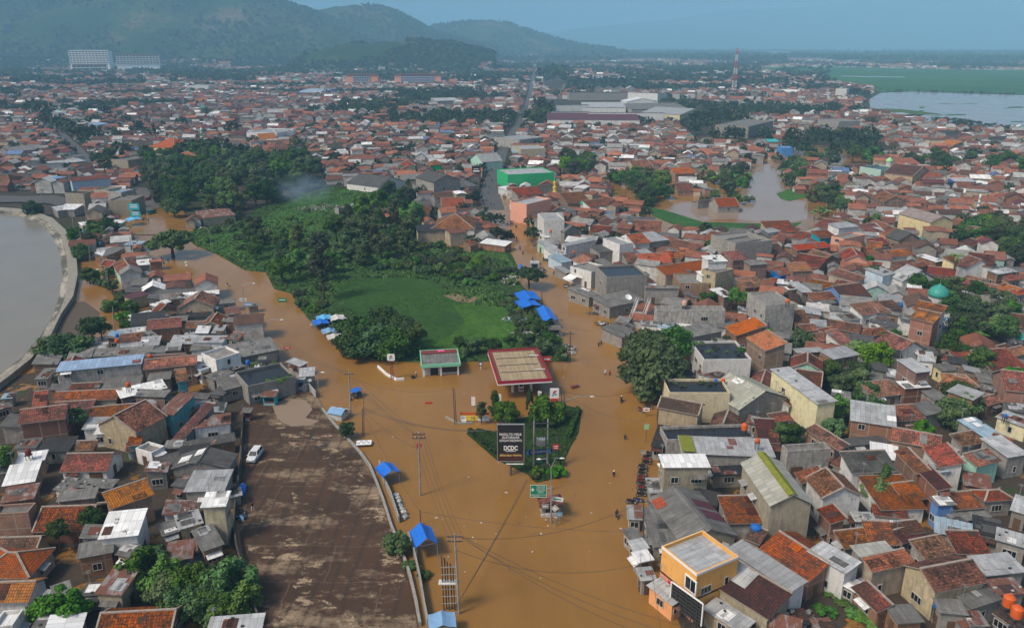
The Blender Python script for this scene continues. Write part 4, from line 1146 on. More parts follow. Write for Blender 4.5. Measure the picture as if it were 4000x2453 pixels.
def lattice_tower():
    p = T('A3', 466, 642); t = thing('telecom_tower', 'red and white lattice telecom mast rising above the houses', 'telecom tower', p); Hh = 66.0; seg = 7
    for i in range(seg):
        mb = MB(); z0, z1 = Hh*i/seg, Hh*(i+1)/seg; r0, r1 = 4.4-3.2*i/seg, 4.4-3.2*(i+1)/seg
        for k in range(4):
            c = [(math.cos(PI/4+PI/2*j), math.sin(PI/4+PI/2*j)) for j in (k, k+1)]
            mb.bar((c[0][0]*r0, c[0][1]*r0, z0), (c[0][0]*r1, c[0][1]*r1, z1), .26)
            h = (z1-z0)/2; rm = (r0+r1)/2
            for (ra, za, rb, zb) in ((r0, z0, rm, z0+h), (rm, z0+h, r1, z1)):
                mb.bar((c[0][0]*ra, c[0][1]*ra, za), (c[1][0]*rb, c[1][1]*rb, zb), .13); mb.bar((c[1][0]*ra, c[1][1]*ra, za), (c[0][0]*rb, c[0][1]*rb, zb), .13); mb.bar((c[0][0]*ra, c[0][1]*ra, za), (c[1][0]*ra, c[1][1]*ra, za), .12)
        build(mb, 'mast_section', M['red'] if i % 2 == 0 else M['white'], t)
    build(MB().tube([(0,0,Hh), (0,0,Hh+5)], .12, 6), 'aerial', M['steel'], t)
    for a in range(3): build(MB().box(-.3,.3,-.2,.2,0,2), 'antenna_panel', M['white'], t, (1.2*math.cos(a*2.1), 1.2*math.sin(a*2.1), Hh-3.4))
lattice_tower()
for (lab, tile, bx, by, zb, h, r) in (('thin red and white mast below the wooded hill', 'A1', 1920, 430, 6, 40, 1.6), ('thin grey mast at the right foot of the wooded hill', 'A1', 2258, 425, 6, 36, 1.5)):
    p = T(tile, bx, by, zb); t = thing('telecom_mast', lab, 'telecom tower', p); m1, m2 = MB(), MB()
    for i in range(8):
        mb = (m1, m2)[i % 2]; z0, z1 = h*i/8-(8 if i == 0 else 0), h*(i+1)/8
        for a in range(3): mb.bar((r*math.cos(a*2.1)*(1-i/10), r*math.sin(a*2.1)*(1-i/10), z0), (r*math.cos(a*2.1)*(1-(i+1)/10), r*math.sin(a*2.1)*(1-(i+1)/10), z1), .5)
    build(m1, 'red_section', M['red'], t); build(m2, 'white_section', M['white'], t)
def dome_on(label, tile, x, y, z, r, mat, name='mosque_dome', cat='dome', drum=.9, base=3.0):
    p = T(tile, x, y, z); t = thing(name, label, cat, (p.x, p.y, 0)); mb = MB(); prof = [(1.0,0),(1.06,.22),(1.0,.5),(.82,.8),(.5,1.06),(.2,1.22),(0.03,1.4)]; n = 20
    for i in range(len(prof)-1):
        for j in range(n):
            a0, a1 = 2*PI*j/n, 2*PI*(j+1)/n; (r0,z0),(r1,z1) = prof[i], prof[i+1]
            mb.face(((r*r0*math.cos(a0), r*r0*math.sin(a0), z+r*z0), (r*r0*math.cos(a1), r*r0*math.sin(a1), z+r*z0), (r*r1*math.cos(a1), r*r1*math.sin(a1), z+r*z1), (r*r1*math.cos(a0), r*r1*math.sin(a0), z+r*z1)))
    build(mb, 'dome', mat, t, smooth=True); build(MB().tube([(0,0,-.5),(0,0,z-.02)], r*drum, 16), 'drum', M['wl'], t)
    build(MB().tube([(0,0,z+1.38*r),(0,0,z+1.9*r)], [.07,.03], 6), 'finial', M['steel'], t); return t
dome_on('teal ribbed mosque dome rising between the trees', 'B3', 1870, 625, 5.2, 2.6, m_plain('teal_dome', (.05,.33,.27), .5, .3, .3))
dome_on('pale green dome on the roof of the mint prayer house', 'A3', 1535, 1112, 7.4, 1.9, m_plain('green_dome', (.30,.62,.28), .4))
dome_on('silver mosque dome beside the striped minaret', 'A1', 1538, 1005, 8, 2.2, M['steel'])
def minaret(label, tile, x, y, h, r, m1, m2, cap):
    p = T(tile, x, y); t = thing('minaret', label, 'minaret', p); body = MB(); ring = MB(); k = 4
    for i in range(k):
        rr = r*(1-.13*i); z0, z1 = h*.8*i/k-(1 if i == 0 else 0), h*.8*(i+1)/k; body.tube([(0,0,z0), (0,0,z1-.25)], rr, 10); ring.tube([(0,0,z1-.25), (0,0,z1+.3)], rr*1.45, 10)
    build(body, 'shaft', m1, t); build(ring, 'gallery', m2, t); build(MB().tube([(0,0,h*.8+.3),(0,0,h*.9)], r*.5, 8), 'lantern', m1, t)
    build(MB().dome((0,0,h*.9), r*.62, h*.1, 12, 5), 'cap', cap, t, smooth=True); build(MB().tube([(0,0,h), (0,0,h*1.07)], .05, 5), 'finial', M['steel'], t)
minaret('green minaret ringed by white galleries behind the dark grove', 'A1', 1400, 1040, 16.5, 1.1, M['gr'], M['white'], M['white'])
minaret('yellow minaret standing right of the salmon pink house', 'A2', 1522, 1385, 11.5, 1.0, M['yellow'], M['yellow'], M['green'])
minaret('small white minaret among tiled roofs left of the yellow school', 'A3', 2135, 1480, 9.5, .8, M['white'], M['steel'], M['white'])
# ------------------------------------------------------------------ trees
def leafmat(name, dark, mid, light, tr=.0):
    m, t, b = newmat(name, .7, .25); v = coords(t, 'Object', (1,1,1)); n = noise(t, v, 1.1, 3, .6); n2 = noise(t, v, 9, 2, .6)
    c = ramp(t, mth(t, 'ADD', mth(t, 'MULTIPLY', n, .6), mth(t, 'MULTIPLY', n2, .4)), ((.36, dark), (.5, mid), (.64, light)))
    ln(t, vary(t, c, .4, .025, .25), b.inputs['Base Color']); return m
LEAF = leafmat('dark_leaves', (.018,.043,.010), (.040,.088,.017), (.078,.14,.028))
LEAF2 = leafmat('bright_leaves', (.034,.082,.012), (.064,.15,.02), (.11,.215,.032))
LEAF3 = leafmat('olive_leaves', (.032,.046,.016), (.056,.076,.024), (.09,.115,.038))
BARK = m_plain('bark', (.085,.065,.05), .9, .1, .3)
def crown_mesh(name, kind, nclump, nleaf, leaf, mat, seed):
    r = np.random.default_rng(seed); cs = []
    while len(cs) < nclump:
        d = r.normal(size=3); d /= np.linalg.norm(d); rad = r.uniform(.45, .85)
        if kind == 'round': c = d*rad*np.array([1,1,.78]); c[2] += 0 if c[2] > -.35 else .3
        elif kind == 'umbrella': c = np.array([d[0]*rad*1.05, d[1]*rad*1.05, .12+abs(d[2])*.28-.30*(d[0]**2+d[1]**2)*rad**2])
        elif kind == 'cone': h = r.uniform(0, 1); a = r.uniform(0, 6.28); q = (1-h)*.75+.06; c = np.array([math.cos(a)*q, math.sin(a)*q, -.95+h*1.9])
        elif kind == 'bush': c = d*rad*np.array([1,1,.55]); c[2] = abs(c[2])-.1
        elif kind == 'tall': c = d*rad*np.array([.8,.8,1.25])
        cs.append(c)
    cs = np.array(cs); cr = r.uniform(.20, .38, nclump)*(.75 if kind in ('cone','umbrella') else 1)
    per = nleaf//nclump; ci = np.repeat(np.arange(nclump), per); N = len(ci)
    d = r.normal(size=(N, 3)); d /= np.linalg.norm(d, axis=1)[:, None]; rad = r.uniform(.55, 1.08, N)[:, None]
    flat = np.array([1,1,.45 if kind == 'umbrella' else .8]); P = cs[ci]+d*rad*cr[ci][:, None]*flat
    nrm = d*.9+r.normal(size=(N,3))*.55+np.array([0,0,.35]); nrm /= np.linalg.norm(nrm, axis=1)[:, None]
    up = r.normal(size=(N,3)); a = np.cross(nrm, up); a /= np.linalg.norm(a, axis=1)[:, None]; b = np.cross(nrm, a)
    s = leaf*r.uniform(.6, 1.3, N)[:, None]; V = np.stack([P-a*s*.5, P+b*s*.75, P+a*s*.5+nrm*s*.15, P-b*s*.75], 1).reshape(-1, 3)
    return npmesh(name, V, np.arange(N*4).reshape(-1, 4), [mat]), cs
def trunk_mesh(cs, kind, ratio):                            # trunk from z=-ratio.. up into the crown with limbs to its clumps
    mb = MB(); zb = -ratio; fork = -.35 if kind != 'cone' else .6
    mb.tube([(0,0,zb-.15), (.02,.0,(zb+fork)/2), (0,0,fork)], [.085,.065,.05], 7)
    if kind != 'cone':
        for c in cs[::max(1, len(cs)//7)]: mb.tube([(0,0,fork-.02), tuple(c*.45+np.array([0,0,fork*.4])), tuple(c*.9)], [.04,.026,.01], 5)
    return mb.mesh('trunk', BARK)
KINDS_T = {}
for kd, vs in (('round', ((26,4600,.095,LEAF,11),(22,4200,.10,LEAF2,12),(32,5600,.082,LEAF,13),(20,3800,.105,LEAF3,14))), ('umbrella', ((30,4200,.085,LEAF,21),)), ('cone', ((40,3400,.085,LEAF,31),(34,3000,.09,LEAF2,32))),
               ('bush', ((16,1800,.125,LEAF,41),(14,1600,.13,LEAF2,42),(18,2000,.12,LEAF3,43))), ('tall', ((28,4000,.095,LEAF,51),(24,3600,.095,LEAF3,52)))):
    L = []
    for a in vs:
        me, cs = crown_mesh('crown', kd, *a); L.append((me, trunk_mesh(cs, kd, 1.0 if kd != 'bush' else .35), a[3]))
    KINDS_T[kd] = L
def frond_mesh(kind, seed):
    r = random.Random(seed); mb = MB(); n = 13 if kind == 'palm' else 9
    for i in range(n):
        a = 2*PI*i/n+r.uniform(-.2,.2); el = r.uniform(.2,1.0) if kind == 'palm' else r.uniform(.5,1.25); L = r.uniform(.85,1.1); w0 = .10 if kind == 'palm' else .17; prev = None
        for k in range(6):
            s = k/5; x = L*s*math.cos(el)*(1.0+.25*s); z = L*s*math.sin(el)-.75*s*s*L; w_ = w0*math.sin(PI*min(1, s*.85+.12))+.01
            c = Vector((math.cos(a)*x, math.sin(a)*x, z)); sd_ = Vector((-math.sin(a), math.cos(a), 0))*w_; dz = Vector((0,0,-w_*.45))
            cur = (c-sd_+dz, c, c+sd_+dz)
            if prev: mb.face((prev[0], prev[1], cur[1], cur[0])); mb.face((prev[1], prev[2], cur[2], cur[1]))
            prev = cur
    return mb.mesh('fronds', LEAF2)
FRONDS = [frond_mesh('palm', 1), frond_mesh('palm', 2)]; BANANA = [frond_mesh('banana', 3), frond_mesh('banana', 4), frond_mesh('banana', 5)]
PTRUNK = MB().tube([(0,0,-.6),(.1,0,3),(.05,.1,6.5)], [.2,.16,.12], 8).mesh('trunk', BARK); BTRUNK = MB().tube([(0,0,-.6),(0,0,1.6)], [.16,.12], 7).mesh('stem', LEAF3)
TREEN = dict(round='broad round tree', umbrella='flat-topped tree', cone='pointed conical tree', bush='low bush', tall='tall narrow tree', palm='slender palm', banana='banana plant')
FARTREES = []; TPOS = []; TCOUNT = dict(tree=0, bush=0)
def tree(kind, p, h, r, var=None, label=None, group=None):
    """p foot, h full height, r crown radius"""
    p = Vector(p); h *= 1.12; r *= 1.22
    rz = random.uniform(0, 6.28); cat = 'bush' if kind == 'bush' else 'plant' if kind == 'banana' else 'tree'
    TPOS.append((p.x, p.y, r)); nm = {'palm':'palm_tree','banana':'banana_plant','bush':'leafy_bush','tall':'tall_tree','cone':'cypress_tree','umbrella':'flat_topped_tree'}.get(kind, 'leafy_tree')
    if p.y > 520 and not label and kind in ('round','tall'): FARTREES.append((p.x, p.y, -.3, r*1.25)); return None
    t = obj(nm, None, None, (p.x, p.y, p.z), (0,0,rz))
    if kind in ('palm', 'banana'):
        f = random.choice(FRONDS if kind == 'palm' else BANANA); hh = 6.5 if kind == 'palm' else 1.6
        obj('trunk' if kind == 'palm' else 'stem', PTRUNK if kind == 'palm' else BTRUNK, t, scale=(1,1,h/hh)); obj('fronds', f, t, (.05 if kind == 'palm' else 0, .1 if kind == 'palm' else 0, h*.99), scale=r); col = 'green'
    else:
        L = KINDS_T[kind]; i = random.randrange(len(L)) if var is None else var % len(L); cm, tm, lm = L[i]
        ext = {'round':.95,'umbrella':.55,'cone':1.05,'bush':.75,'tall':1.45}[kind]; rzv = min(r, h*.6/ext if kind != 'bush' else h/1.05)
        if kind == 'cone': rzv = h/2.15
        zc = h-ext*rzv if kind != 'bush' else h*.28
        obj('crown', cm, t, (0,0,zc), scale=(r, r, rzv)); obj('trunk', tm, t, (0,0,zc), scale=(r*.9, r*.9, max(zc, .5)/(1.0 if kind != 'bush' else .35)))
        col = {id(LEAF):'dark green', id(LEAF2):'bright green', id(LEAF3):'olive green'}[id(lm)]
    size = '' if kind in ('palm','banana') else 'big ' if r > 4.6 else 'small ' if r < (1.5 if kind == 'bush' else 2.4) else ''
    grp = group or {'bush':'bushes of the flooded town','plant':'banana plants among the houses','tree':'trees of the flooded town'}[cat]
    if label: tag(t, label, cat, grp)
    else: auto(t, f'{size}{col} {TREEN[kind]}' if kind not in ('palm','banana') else TREEN[kind], cat, grp, h*.7)
    return t
def grove(poly, n, kinds, h, r, z=0.0, sep=.75, tile=None, lim=None):
    if tile: poly = [((TILES[tile][0]+x*K)*.616, (TILES[tile][1]+y*K)*.616) for x, y in poly]
    xs = [p[0] for p in poly]; ys = [p[1] for p in poly]; W_ = [Dp(x, y) for x, y in poly]; wx = [p.x for p in W_]; wy = [p.y for p in W_]; made = 0
    for _ in range(n*40):
        if made >= n: break
        p = Vector((random.uniform(min(wx), max(wx)), random.uniform(min(wy), max(wy)), z)); d = todisp(p)
        if not inside(poly, *d): continue
        rr = random.uniform(*r)
        if any((p.x-x)**2+(p.y-y)**2 < ((rr*1.22+q)*sep)**2 for x, y, q in TPOS): continue
        if hits(p.x, p.y, 1, 0, .5, .5, 1): continue
        tree(random.choice(kinds), p, random.uniform(*h), rr); made += 1
# single trees that stand out
tree('umbrella', T('B1', 1190, 360), 9, 7.6, label='dark flat-topped tree standing alone in the flooded left road')
tree('round', T('B2', 2185, 1300), 12.5, 7.4, 0, label='big dark spreading tree at the right edge of the flooded junction')
tree('round', T('B2', 2150, 1180, 0), 11, 5.5, 0, label='dark tree crown behind the big tree at the junction')
tree('round', T('B2', 2320, 1120, 0), 10, 4.6, 2)
tree('umbrella', T('B2', 1345, 575), 6.5, 4.6, label='dark round-topped street tree beside the blue tarpaulin stalls')
tree('tall', T('B1', 2225, 650), 17, 4.2, 1, label='tall bare-trunked tree at the left tip of the meadow')
tree('cone', T('B2', 1112, 1450), 5.2, 1.5, 0, label='conical cypress left of the round island tree'); tree('round', T('B2', 1195, 1490), 4.8, 2.5, 1, label='low round tree behind the black billboard')
tree('cone', T('B2', 1352, 1440), 5.2, 1.1, 0, label='slim conical cypress in front of the petrol pumps'); tree('round', T('B2', 1465, 1500), 6.0, 3.3, 1, label='round bright tree on the island before the fuel price sign')
tree('tall', T('B2', 1022, 1505), 5, 1.3, 1, label='thin brown withered tree beside the yellow and white banner')
for x, y, r_ in ((190, 1010, 5.2), (300, 1000, 5.8), (420, 1010, 5.2), (150, 930, 4.5), (250, 900, 4.6), (480, 960, 4), (360, 900, 4.4), (560, 1000, 2.8)): tree('round', T('B2', x, y+30), random.uniform(7, 9), r_, random.choice((0, 2)))
for x, y, r_ in ((950, 1030, 2.3), (1110, 1025, 1.8), (1220, 1020, 1.8), (1440, 1030, 2.4), (1340, 1020, 1.8), (870, 1030, 1.6), (1050, 1020, 1.5), (1480, 960, 2.2), (1420, 900, 2.2), (1560, 1080, 1.5)): tree('cone' if r_ > 2.3 and x < 1300 else 'round', T('B2', x, y), random.uniform(3.6, 5.2), r_, 0)
for x, y, r_ in ((640, 520, 2.6), (480, 1050, 5.6), (390, 1020, 4.2), (640, 920, 2.8), (740, 170, 3.6), (620, 520, 2.5), (560, 360, 3.0), (520, 250, 3.0), (240, 60, 4), (700, 900, 2.4)): tree('round', T('B1', x, y+20), random.uniform(4.5, 7), r_, random.choice((0, 2)))
for x, y, r_ in ((60, 660, 10), (130, 690, 9), (230, 770, 10), (300, 800, 11), (330, 870, 10), (420, 880, 9), (480, 930, 9), (560, 960, 9), (640, 970, 9), (700, 1130, 7), (790, 1140, 8), (850, 1060, 7), (800, 940, 6), (950, 900, 7), (1060, 930, 7), (1010, 1130, 6), (730, 1210, 5), (1420, 780, 6), (1600, 900, 7), (2050, 1010, 6), (720, 790, 8), (30, 750, 9), (1250, 850, 6)): tree('round', T('A1', x, y+20), random.uniform(9, 14), r_*.72, random.choice((0, 2, 3)))
for x, y, r_, k in ((1010, 1190, 3.0, 1), (1110, 1230, 2.6, 1), (1250, 1300, 2.8, 1), (1340, 1290, 3.0, 0), (1480, 1280, 3.2, 1), (1600, 1290, 3, 1), (1660, 1370, 2.4, 1), (1420, 1400, 3.0, 0), (1520, 1400, 2.8, 1), (1250, 1400, 2.6, 0), (450, 1440, 3.4, 1), (420, 960, 1.6, 0), (650, 860, 1.8, 0), (1150, 1330, 2.6, 0), (1080, 1130, 2.2, 1), (540, 160, 1.7, 1), (30, 450, 2, 1)): tree('round', T('C1', x, y+30), random.uniform(4.2, 6.5), r_, k)
tree('round', T('C2', 455, 990), 3.6, 1.9, 1, label='bushy tree leaning over the lot wall beside the blue tent'); tree('bush', T('C2', 520, 1100, .0), 1.6, 1.0); tree('bush', T('C2', 625, 1160), 1.4, .9); tree('round', T('C2', 100, 210), 3.4, 1.6, 0)
for x, y, r_ in ((1400, 460, 1.3), (1540, 460, 1.7), (1440, 400, 1.4), (1530, 390, 1.5), (1380, 480, .9)): tree('bush', T('C2', x, y), 1.9, r_)
for x, y, r_, k, kd in ((290, 690, 2.6, 0, 'round'), (480, 700, 2.6, 1, 'round'), (930, 960, 2.8, 1, 'round'), (1350, 1040, 3.4, 1, 'round'), (1430, 1090, 3.4, 1, 'round'), (1540, 960, 2, 1, 'round'), (1110, 1230, 3, 0, 'round'), (1180, 1290, 2.6, 0, 'round'), (1300, 1280, 2.8, 0, 'round'), (1360, 1330, 2.8, 1, 'round'), (1380, 1460, 3.0, 1, 'round'), (1300, 1230, 2.4, 0, 'round'), (1140, 1480, 2.4, 1, 'round'), (2000, 1360, 3.2, 0, 'round'), (1940, 1450, 2.8, 1, 'round'), (2050, 1420, 2.6, 0, 'round'), (1430, 530, 3, 0, 'round'), (1720, 600, 2.8, 0, 'round'), (310, 300, 3, 0, 'round'), (1390, 420, 1.6, 0, 'round'), (1890, 180, 3.2, 0, 'round'), (1960, 510, 2.6, 0, 'palm'), (2150, 1150, 3, 0, 'round'), (2060, 1060, 2.6, 0, 'round'), (1920, 1050, 2.4, 2, 'round'), (2380, 1260, 2.6, 1, 'round'), (2060, 1440, 2.4, 1, 'round'), (1150, 600, 1.4, 1, 'bush'), (1240, 580, 1.3, 1, 'bush'), (1720, 1010, 1.3, 1, 'bush')):
    tree(kd, T('B3', x, y+25), 8 if kd == 'palm' else random.uniform(4.5, 6.8) if kd != 'bush' else 2, r_, k)
for x, y, r_, k in ((1430, 630, 2.1, 1), (1470, 560, 1.6, 1), (840, 230, 2.4, 0), (760, 240, 2, 0), (1150, 190, 2.0, 1), (1750, 240, 1.6, 1), (1380, 90, 2.4, 1), (1940, 130, 2.6, 0)): tree('round', T('C3', x, y+25), random.uniform(4.2, 6), r_, k)
for x, y in ((1160, 1300), (1250, 1370), (1310, 1430), (1100, 1400), (1370, 1470)): tree('bush', T('C3', x, y), .9, 1.5, 1)
for x, y in ((2190, 740), (2140, 950), (2110, 1090), (2230, 780), (2160, 720), (1330, 1060), (700, 930)): tree('banana', T('B3', x, y+20), 2.8, 2.2)
for x, y in ((250, 1190), (300, 1200), (360, 1210), (420, 1200), (480, 1230), (530, 1250), (560, 1220), (330, 1250), (800, 1190), (820, 1230), (870, 1230), (830, 1140), (1060, 1470), (1110, 1490), (1020, 1490), (1140, 1450)): tree('banana', T('A3', x, y+20), 3.2, 2.8)
# groves
grove([(345,400),(470,365),(600,378),(740,390),(770,430),(720,470),(620,500),(540,525),(420,525),(355,480)], 130, ['round','round','tall'], (8,12), (3.4,5.6), sep=.47)
grove([(830,545),(890,500),(980,480),(1020,540),(1010,600),(920,650),(830,640),(770,600)], 30, ['round','tall'], (8,12), (3.2,5.2), sep=.6)
grove([(560,610),(640,560),(760,560),(820,640),(780,690),(690,690),(620,660)], 15, ['round','tall','round'], (6,10), (2.6,4.4), sep=.62)
grove([(880,640),(960,605),(1060,590),(1230,640),(1235,690),(1150,700),(1060,676),(1000,655),(900,655)], 60, ['bush'], (2.2,3.6), (1.6,2.8), .1, .55)
grove([(1180,725),(1240,705),(1290,730),(1330,790),(1350,850),(1270,850),(1240,800),(1240,750)], 36, ['bush'], (1.4,2.4), (1.1,1.9), .1, .6)
grove([(470,565),(560,540),(600,570),(590,640),(520,600)], 7, ['bush','bush','round'], (2,4.5), (1.6,2.8), .1, .7)
grove([(640,540),(720,490),(860,480),(830,540),(740,570)], 8, ['bush'], (1.2,2.6), (1.4,2.6), .1, .8)
grove([(710,720),(760,770),(830,795),(800,750),(780,700),(740,690)], 14, ['bush'], (1.4,2.6), (1.2,2.2), .1, .65)
grove([(250,650),(300,700),(330,780),(290,800),(260,740)], 12, ['bush','round'], (2,4.5), (1.6,2.4), 0, .75)
grove([(215,545),(240,560),(250,620),(220,630)], 5, ['round'], (4,6), (2,3), 0, .8)
grove([(1800,650),(2000,610),(2200,680),(2340,740),(2370,960),(2200,1010),(2000,960),(1960,900),(1950,800),(1880,760)], 34, ['round','round','tall'], (5,7.5), (2.4,3.8), 0, .62, 'B3')
grove([(2130,180),(2300,160),(2470,220),(2470,430),(2370,420),(2300,320),(2150,300),(1990,290)], 22, ['round'], (6,8.5), (2.8,4.4), 0, .62, 'B3')
grove([(1475,440),(1540,425),(1620,440),(1625,480),(1560,500),(1490,480)], 16, ['round'], (6,9), (3.2,5), 0, .6)
grove([(1690,440),(1760,420),(1800,420),(1790,450),(1750,470)], 10, ['round','tall'], (5,8), (2.6,4.4), 0, .7)
grove([(1880,400),(1930,395),(1945,440),(1900,450)], 8, ['round'], (5,8), (2.6,4.4), 0, .7)
grove([(1950,470),(2010,460),(2030,530),(1960,540)], 9, ['round'], (5,8), (2.6,4.2), 0, .7)
grove([(1880,350),(1960,330),(2090,335),(2150,370),(2080,405),(1980,400),(1890,385)], 34, ['round','tall'], (8,12), (4,6), 0, .6)
grove([(2170,395),(2300,380),(2480,400),(2480,420),(2280,420)], 16, ['round'], (6,10), (3.4,5), 0, .7)
grove([(1640,300),(1740,285),(1830,300),(1850,345),(1760,350),(1680,345)], 26, ['round'], (8,11), (4,6), 0, .65)
grove([(1270,300),(1310,255),(1330,270),(1300,310)], 7, ['round'], (11,15), (5.5,8), 0, .6)
grove([(1300,190),(1330,165),(1370,190),(1350,220),(1310,215)], 12, ['tall'], (24,34), (8,12), 0, .6)
grove([(1350,390),(1430,400),(1420,430),(1360,430)], 9, ['round'], (8,11), (4,5.5), 0, .7)
grove([(1150,550),(1175,525),(1190,530),(1185,555)], 1, ['tall'], (5,7), (2,3), 0, .7)
grove([(1985,560),(2100,545),(2110,560),(2000,575)], 4, ['round'], (4,6), (2,3), 0, .8)
grove([(1720,470),(1810,480),(1800,505),(1740,505),(1690,490)], 6, ['round','bush'], (4,6), (2,3.4), 0, .9)
# ------------------------------------------------------------------ the rest of the town
OPEN = [(270,500),(330,470),(400,470),(440,560),(520,615),(600,660),(700,700),(745,770),(850,840),(900,870),(1000,870),(1370,870),(1375,850),(1330,770),(1300,720),(1250,680),(1240,600),(1200,545),(1165,500),(1225,500),(1262,560),(1335,640),(1400,700),(1440,770),(1495,830),(1570,900),(1575,1200),(1530,1300),(1600,1511),(1640,1700),(1000,1700),(900,1150),(750,940),(700,870),(630,790),(560,710),(430,665),(370,620),(320,560),(290,520)]
STREET = [(1150,510),(1153,470),(1158,440),(1174,405),(1186,372),(1201,345),(1216,322),(1230,305),(1242,285),(1257,250),(1266,215),(1274,190),(1280,160),(1294,160),(1294,190),(1289,215),(1281,252),(1267,288),(1256,308),(1243,326),(1233,346),(1224,376),(1217,408),(1210,440),(1209,470),(1222,510)]
SIDE = [(360,520),(322,470),(314,450),(356,450),(372,470),(410,510)]; UPPER = [(205,396),(165,355),(135,325),(112,303),(140,298),(162,320),(196,350),(235,388),(250,402),(222,410)]
CHAN = [(140,640),(285,640),(275,800),(190,870),(60,900),(0,960),(-300,1100),(-900,1300),(-900,480),(-60,460),(180,470),(215,510),(200,560),(190,600)]
PLANTS = [[(345,400),(470,365),(600,378),(740,390),(775,430),(720,480),(620,505),(540,530),(420,530),(350,480)], [(1880,345),(1960,325),(2090,330),(2155,368),(2080,408),(1980,402),(1885,388)], [(1640,298),(1740,283),(1830,298),(1852,347),(1760,352),(1675,347)], [(1470,438),(1540,423),(1622,438),(1630,482),(1560,502),(1485,482)], [(1295,190),(1330,160),(1375,190),(1352,224),(1310,218)], [(1680,440),(1760,415),(1800,415),(1790,455),(1740,475)]]
MARSH = [(2060,262),(2085,240),(2100,212),(2600,222),(2600,330),(2330,312),(2180,290)]
EXCL = [[(1300,238),(1690,238),(1712,292),(1305,298)], [(870,845),(1400,845),(1420,910),(870,910)], [(1560,480),(1960,470),(1985,562),(1560,560)], OPEN, STREET, SIDE, UPPER, CHAN, RIVER, MARSH, RICE, WEDGE, LOT, ISLE, RES]+PLANTS
def inside_np(poly, X, Y):
    c = np.zeros(X.shape, bool); n = len(poly); j = n-1
    with np.errstate(all='ignore'):
        for i in range(n):
            xi, yi = poly[i]; xj, yj = poly[j]
            c ^= ((yi > Y) != (yj > Y)) & (X < (xj-xi)*(Y-yi)/(yj-yi+1e-12)+xi); j = i
    return c
def disp_np(x, y, z):
    z = z-CAM_H; dep = np.maximum(y*CP-z*SP, 1e-3)
    return (2000+F*x/dep)*.616, (1226.5-F*(y*SP+z*CP)/dep)*.616
def free(x, y, z=2.0):
    X, Y = disp_np(x, y, z); X0, Y0 = disp_np(x, y, 0.0); ok = (X > -140) & (X < 2610) & (Y0 < 1640)
    for p in EXCL: ok &= ~inside_np(p, X0, Y0)
    return ok
HASH = {}
def hkey(x, y): return (int(x//24), int(y//24))
def hadd(f):
    R_ = math.hypot(f[4], f[5])
    for i in range(int((f[0]-R_)//24), int((f[0]+R_)//24)+1):
        for j in range(int((f[1]-R_)//24), int((f[1]+R_)//24)+1): HASH.setdefault((i, j), []).append(f)
for f in FOOT: hadd(f)
for x, y, r in TPOS: hadd((x, y, 1, 0, r*.45, r*.45))
def clash(x, y, ux, uy, hw, hd, slack):
    R_ = math.hypot(hw, hd); seen = []
    for i in range(int((x-R_)//24), int((x+R_)//24)+1):
        for j in range(int((y-R_)//24), int((y+R_)//24)+1):
            for (a, b, vx, vy, w2, d2) in HASH.get((i, j), ()):
                dx, dy = x-a, y-b
                if dx*dx+dy*dy > (R_+w2+d2)**2: continue
                sep = False; c = abs(ux*vx+uy*vy); s = abs(ux*vy-uy*vx)
                for ax, ay, e1, e2 in ((ux,uy,hw,w2*c+d2*s), (-uy,ux,hd,w2*s+d2*c), (vx,vy,w2,hw*c+hd*s), (-vy,vx,d2,hw*s+hd*c)):
                    if abs(dx*ax+dy*ay) > (e1+e2)*slack: sep = True; break
                if not sep: return True
    return False
def angle_at(x, y):                                         # streets run at their own slant in each quarter
    b = -.55 if x > 20 and y < 400 else (.30 if x < -20 and y < 300 else .12 if x < 0 else -.25)
    return b+.5*mnoise.noise((x*.006, y*.006, 4.4))+random.gauss(0, .035)+(PI/2 if random.random() < .5 else 0)
NEAR_N = dict(house=0, shed=0); REST = []
for o, words, z in AUTO:
    c = o.get('category')
    if c in NEAR_N: NEAR_N[c] += 1
for tag_o in [o for o in COL.objects if o.parent is None and o.get('category') in NEAR_N and not any(o is a[0] for a in AUTO)]: NEAR_N[tag_o['category']] += 1
print('PLACED', NEAR_N)
cand = []
for dmin, dmax, n, sizes in ((80, 400, 7000, ((6,10),(5,8))), (80, 400, 7000, ((3.4,6),(2.8,4.6))), (400, 760, 14000, ((6.5,11),(5.5,8.5))), (400, 760, 7000, ((4,6.5),(3.5,5)))):
    yy = np.sqrt(RNG.uniform(dmin**2, dmax**2, n)); xx = RNG.uniform(-.72, .72, n)*yy; ok = free(xx, yy)
    for ox, oy in ((4,0),(-4,0),(0,4),(0,-5)): ok &= free(xx+ox, yy+oy)
    for x, y, k in zip(xx, yy, ok):
        if k: cand.append((x, y, random.uniform(*sizes[0]), random.uniform(*sizes[1]), sizes[0][0] > 6))
lots = []
for x, y, W, D, bigger in cand:
    th = angle_at(x, y); ux, uy = math.cos(th), math.sin(th)
    if clash(x, y, ux, uy, W/2, D/2, .90 if bigger else .84): continue
    lots.append((x, y, th, W, D)); hadd((x, y, ux, uy, W/2, D/2))
lots.sort(key=lambda l: l[1])
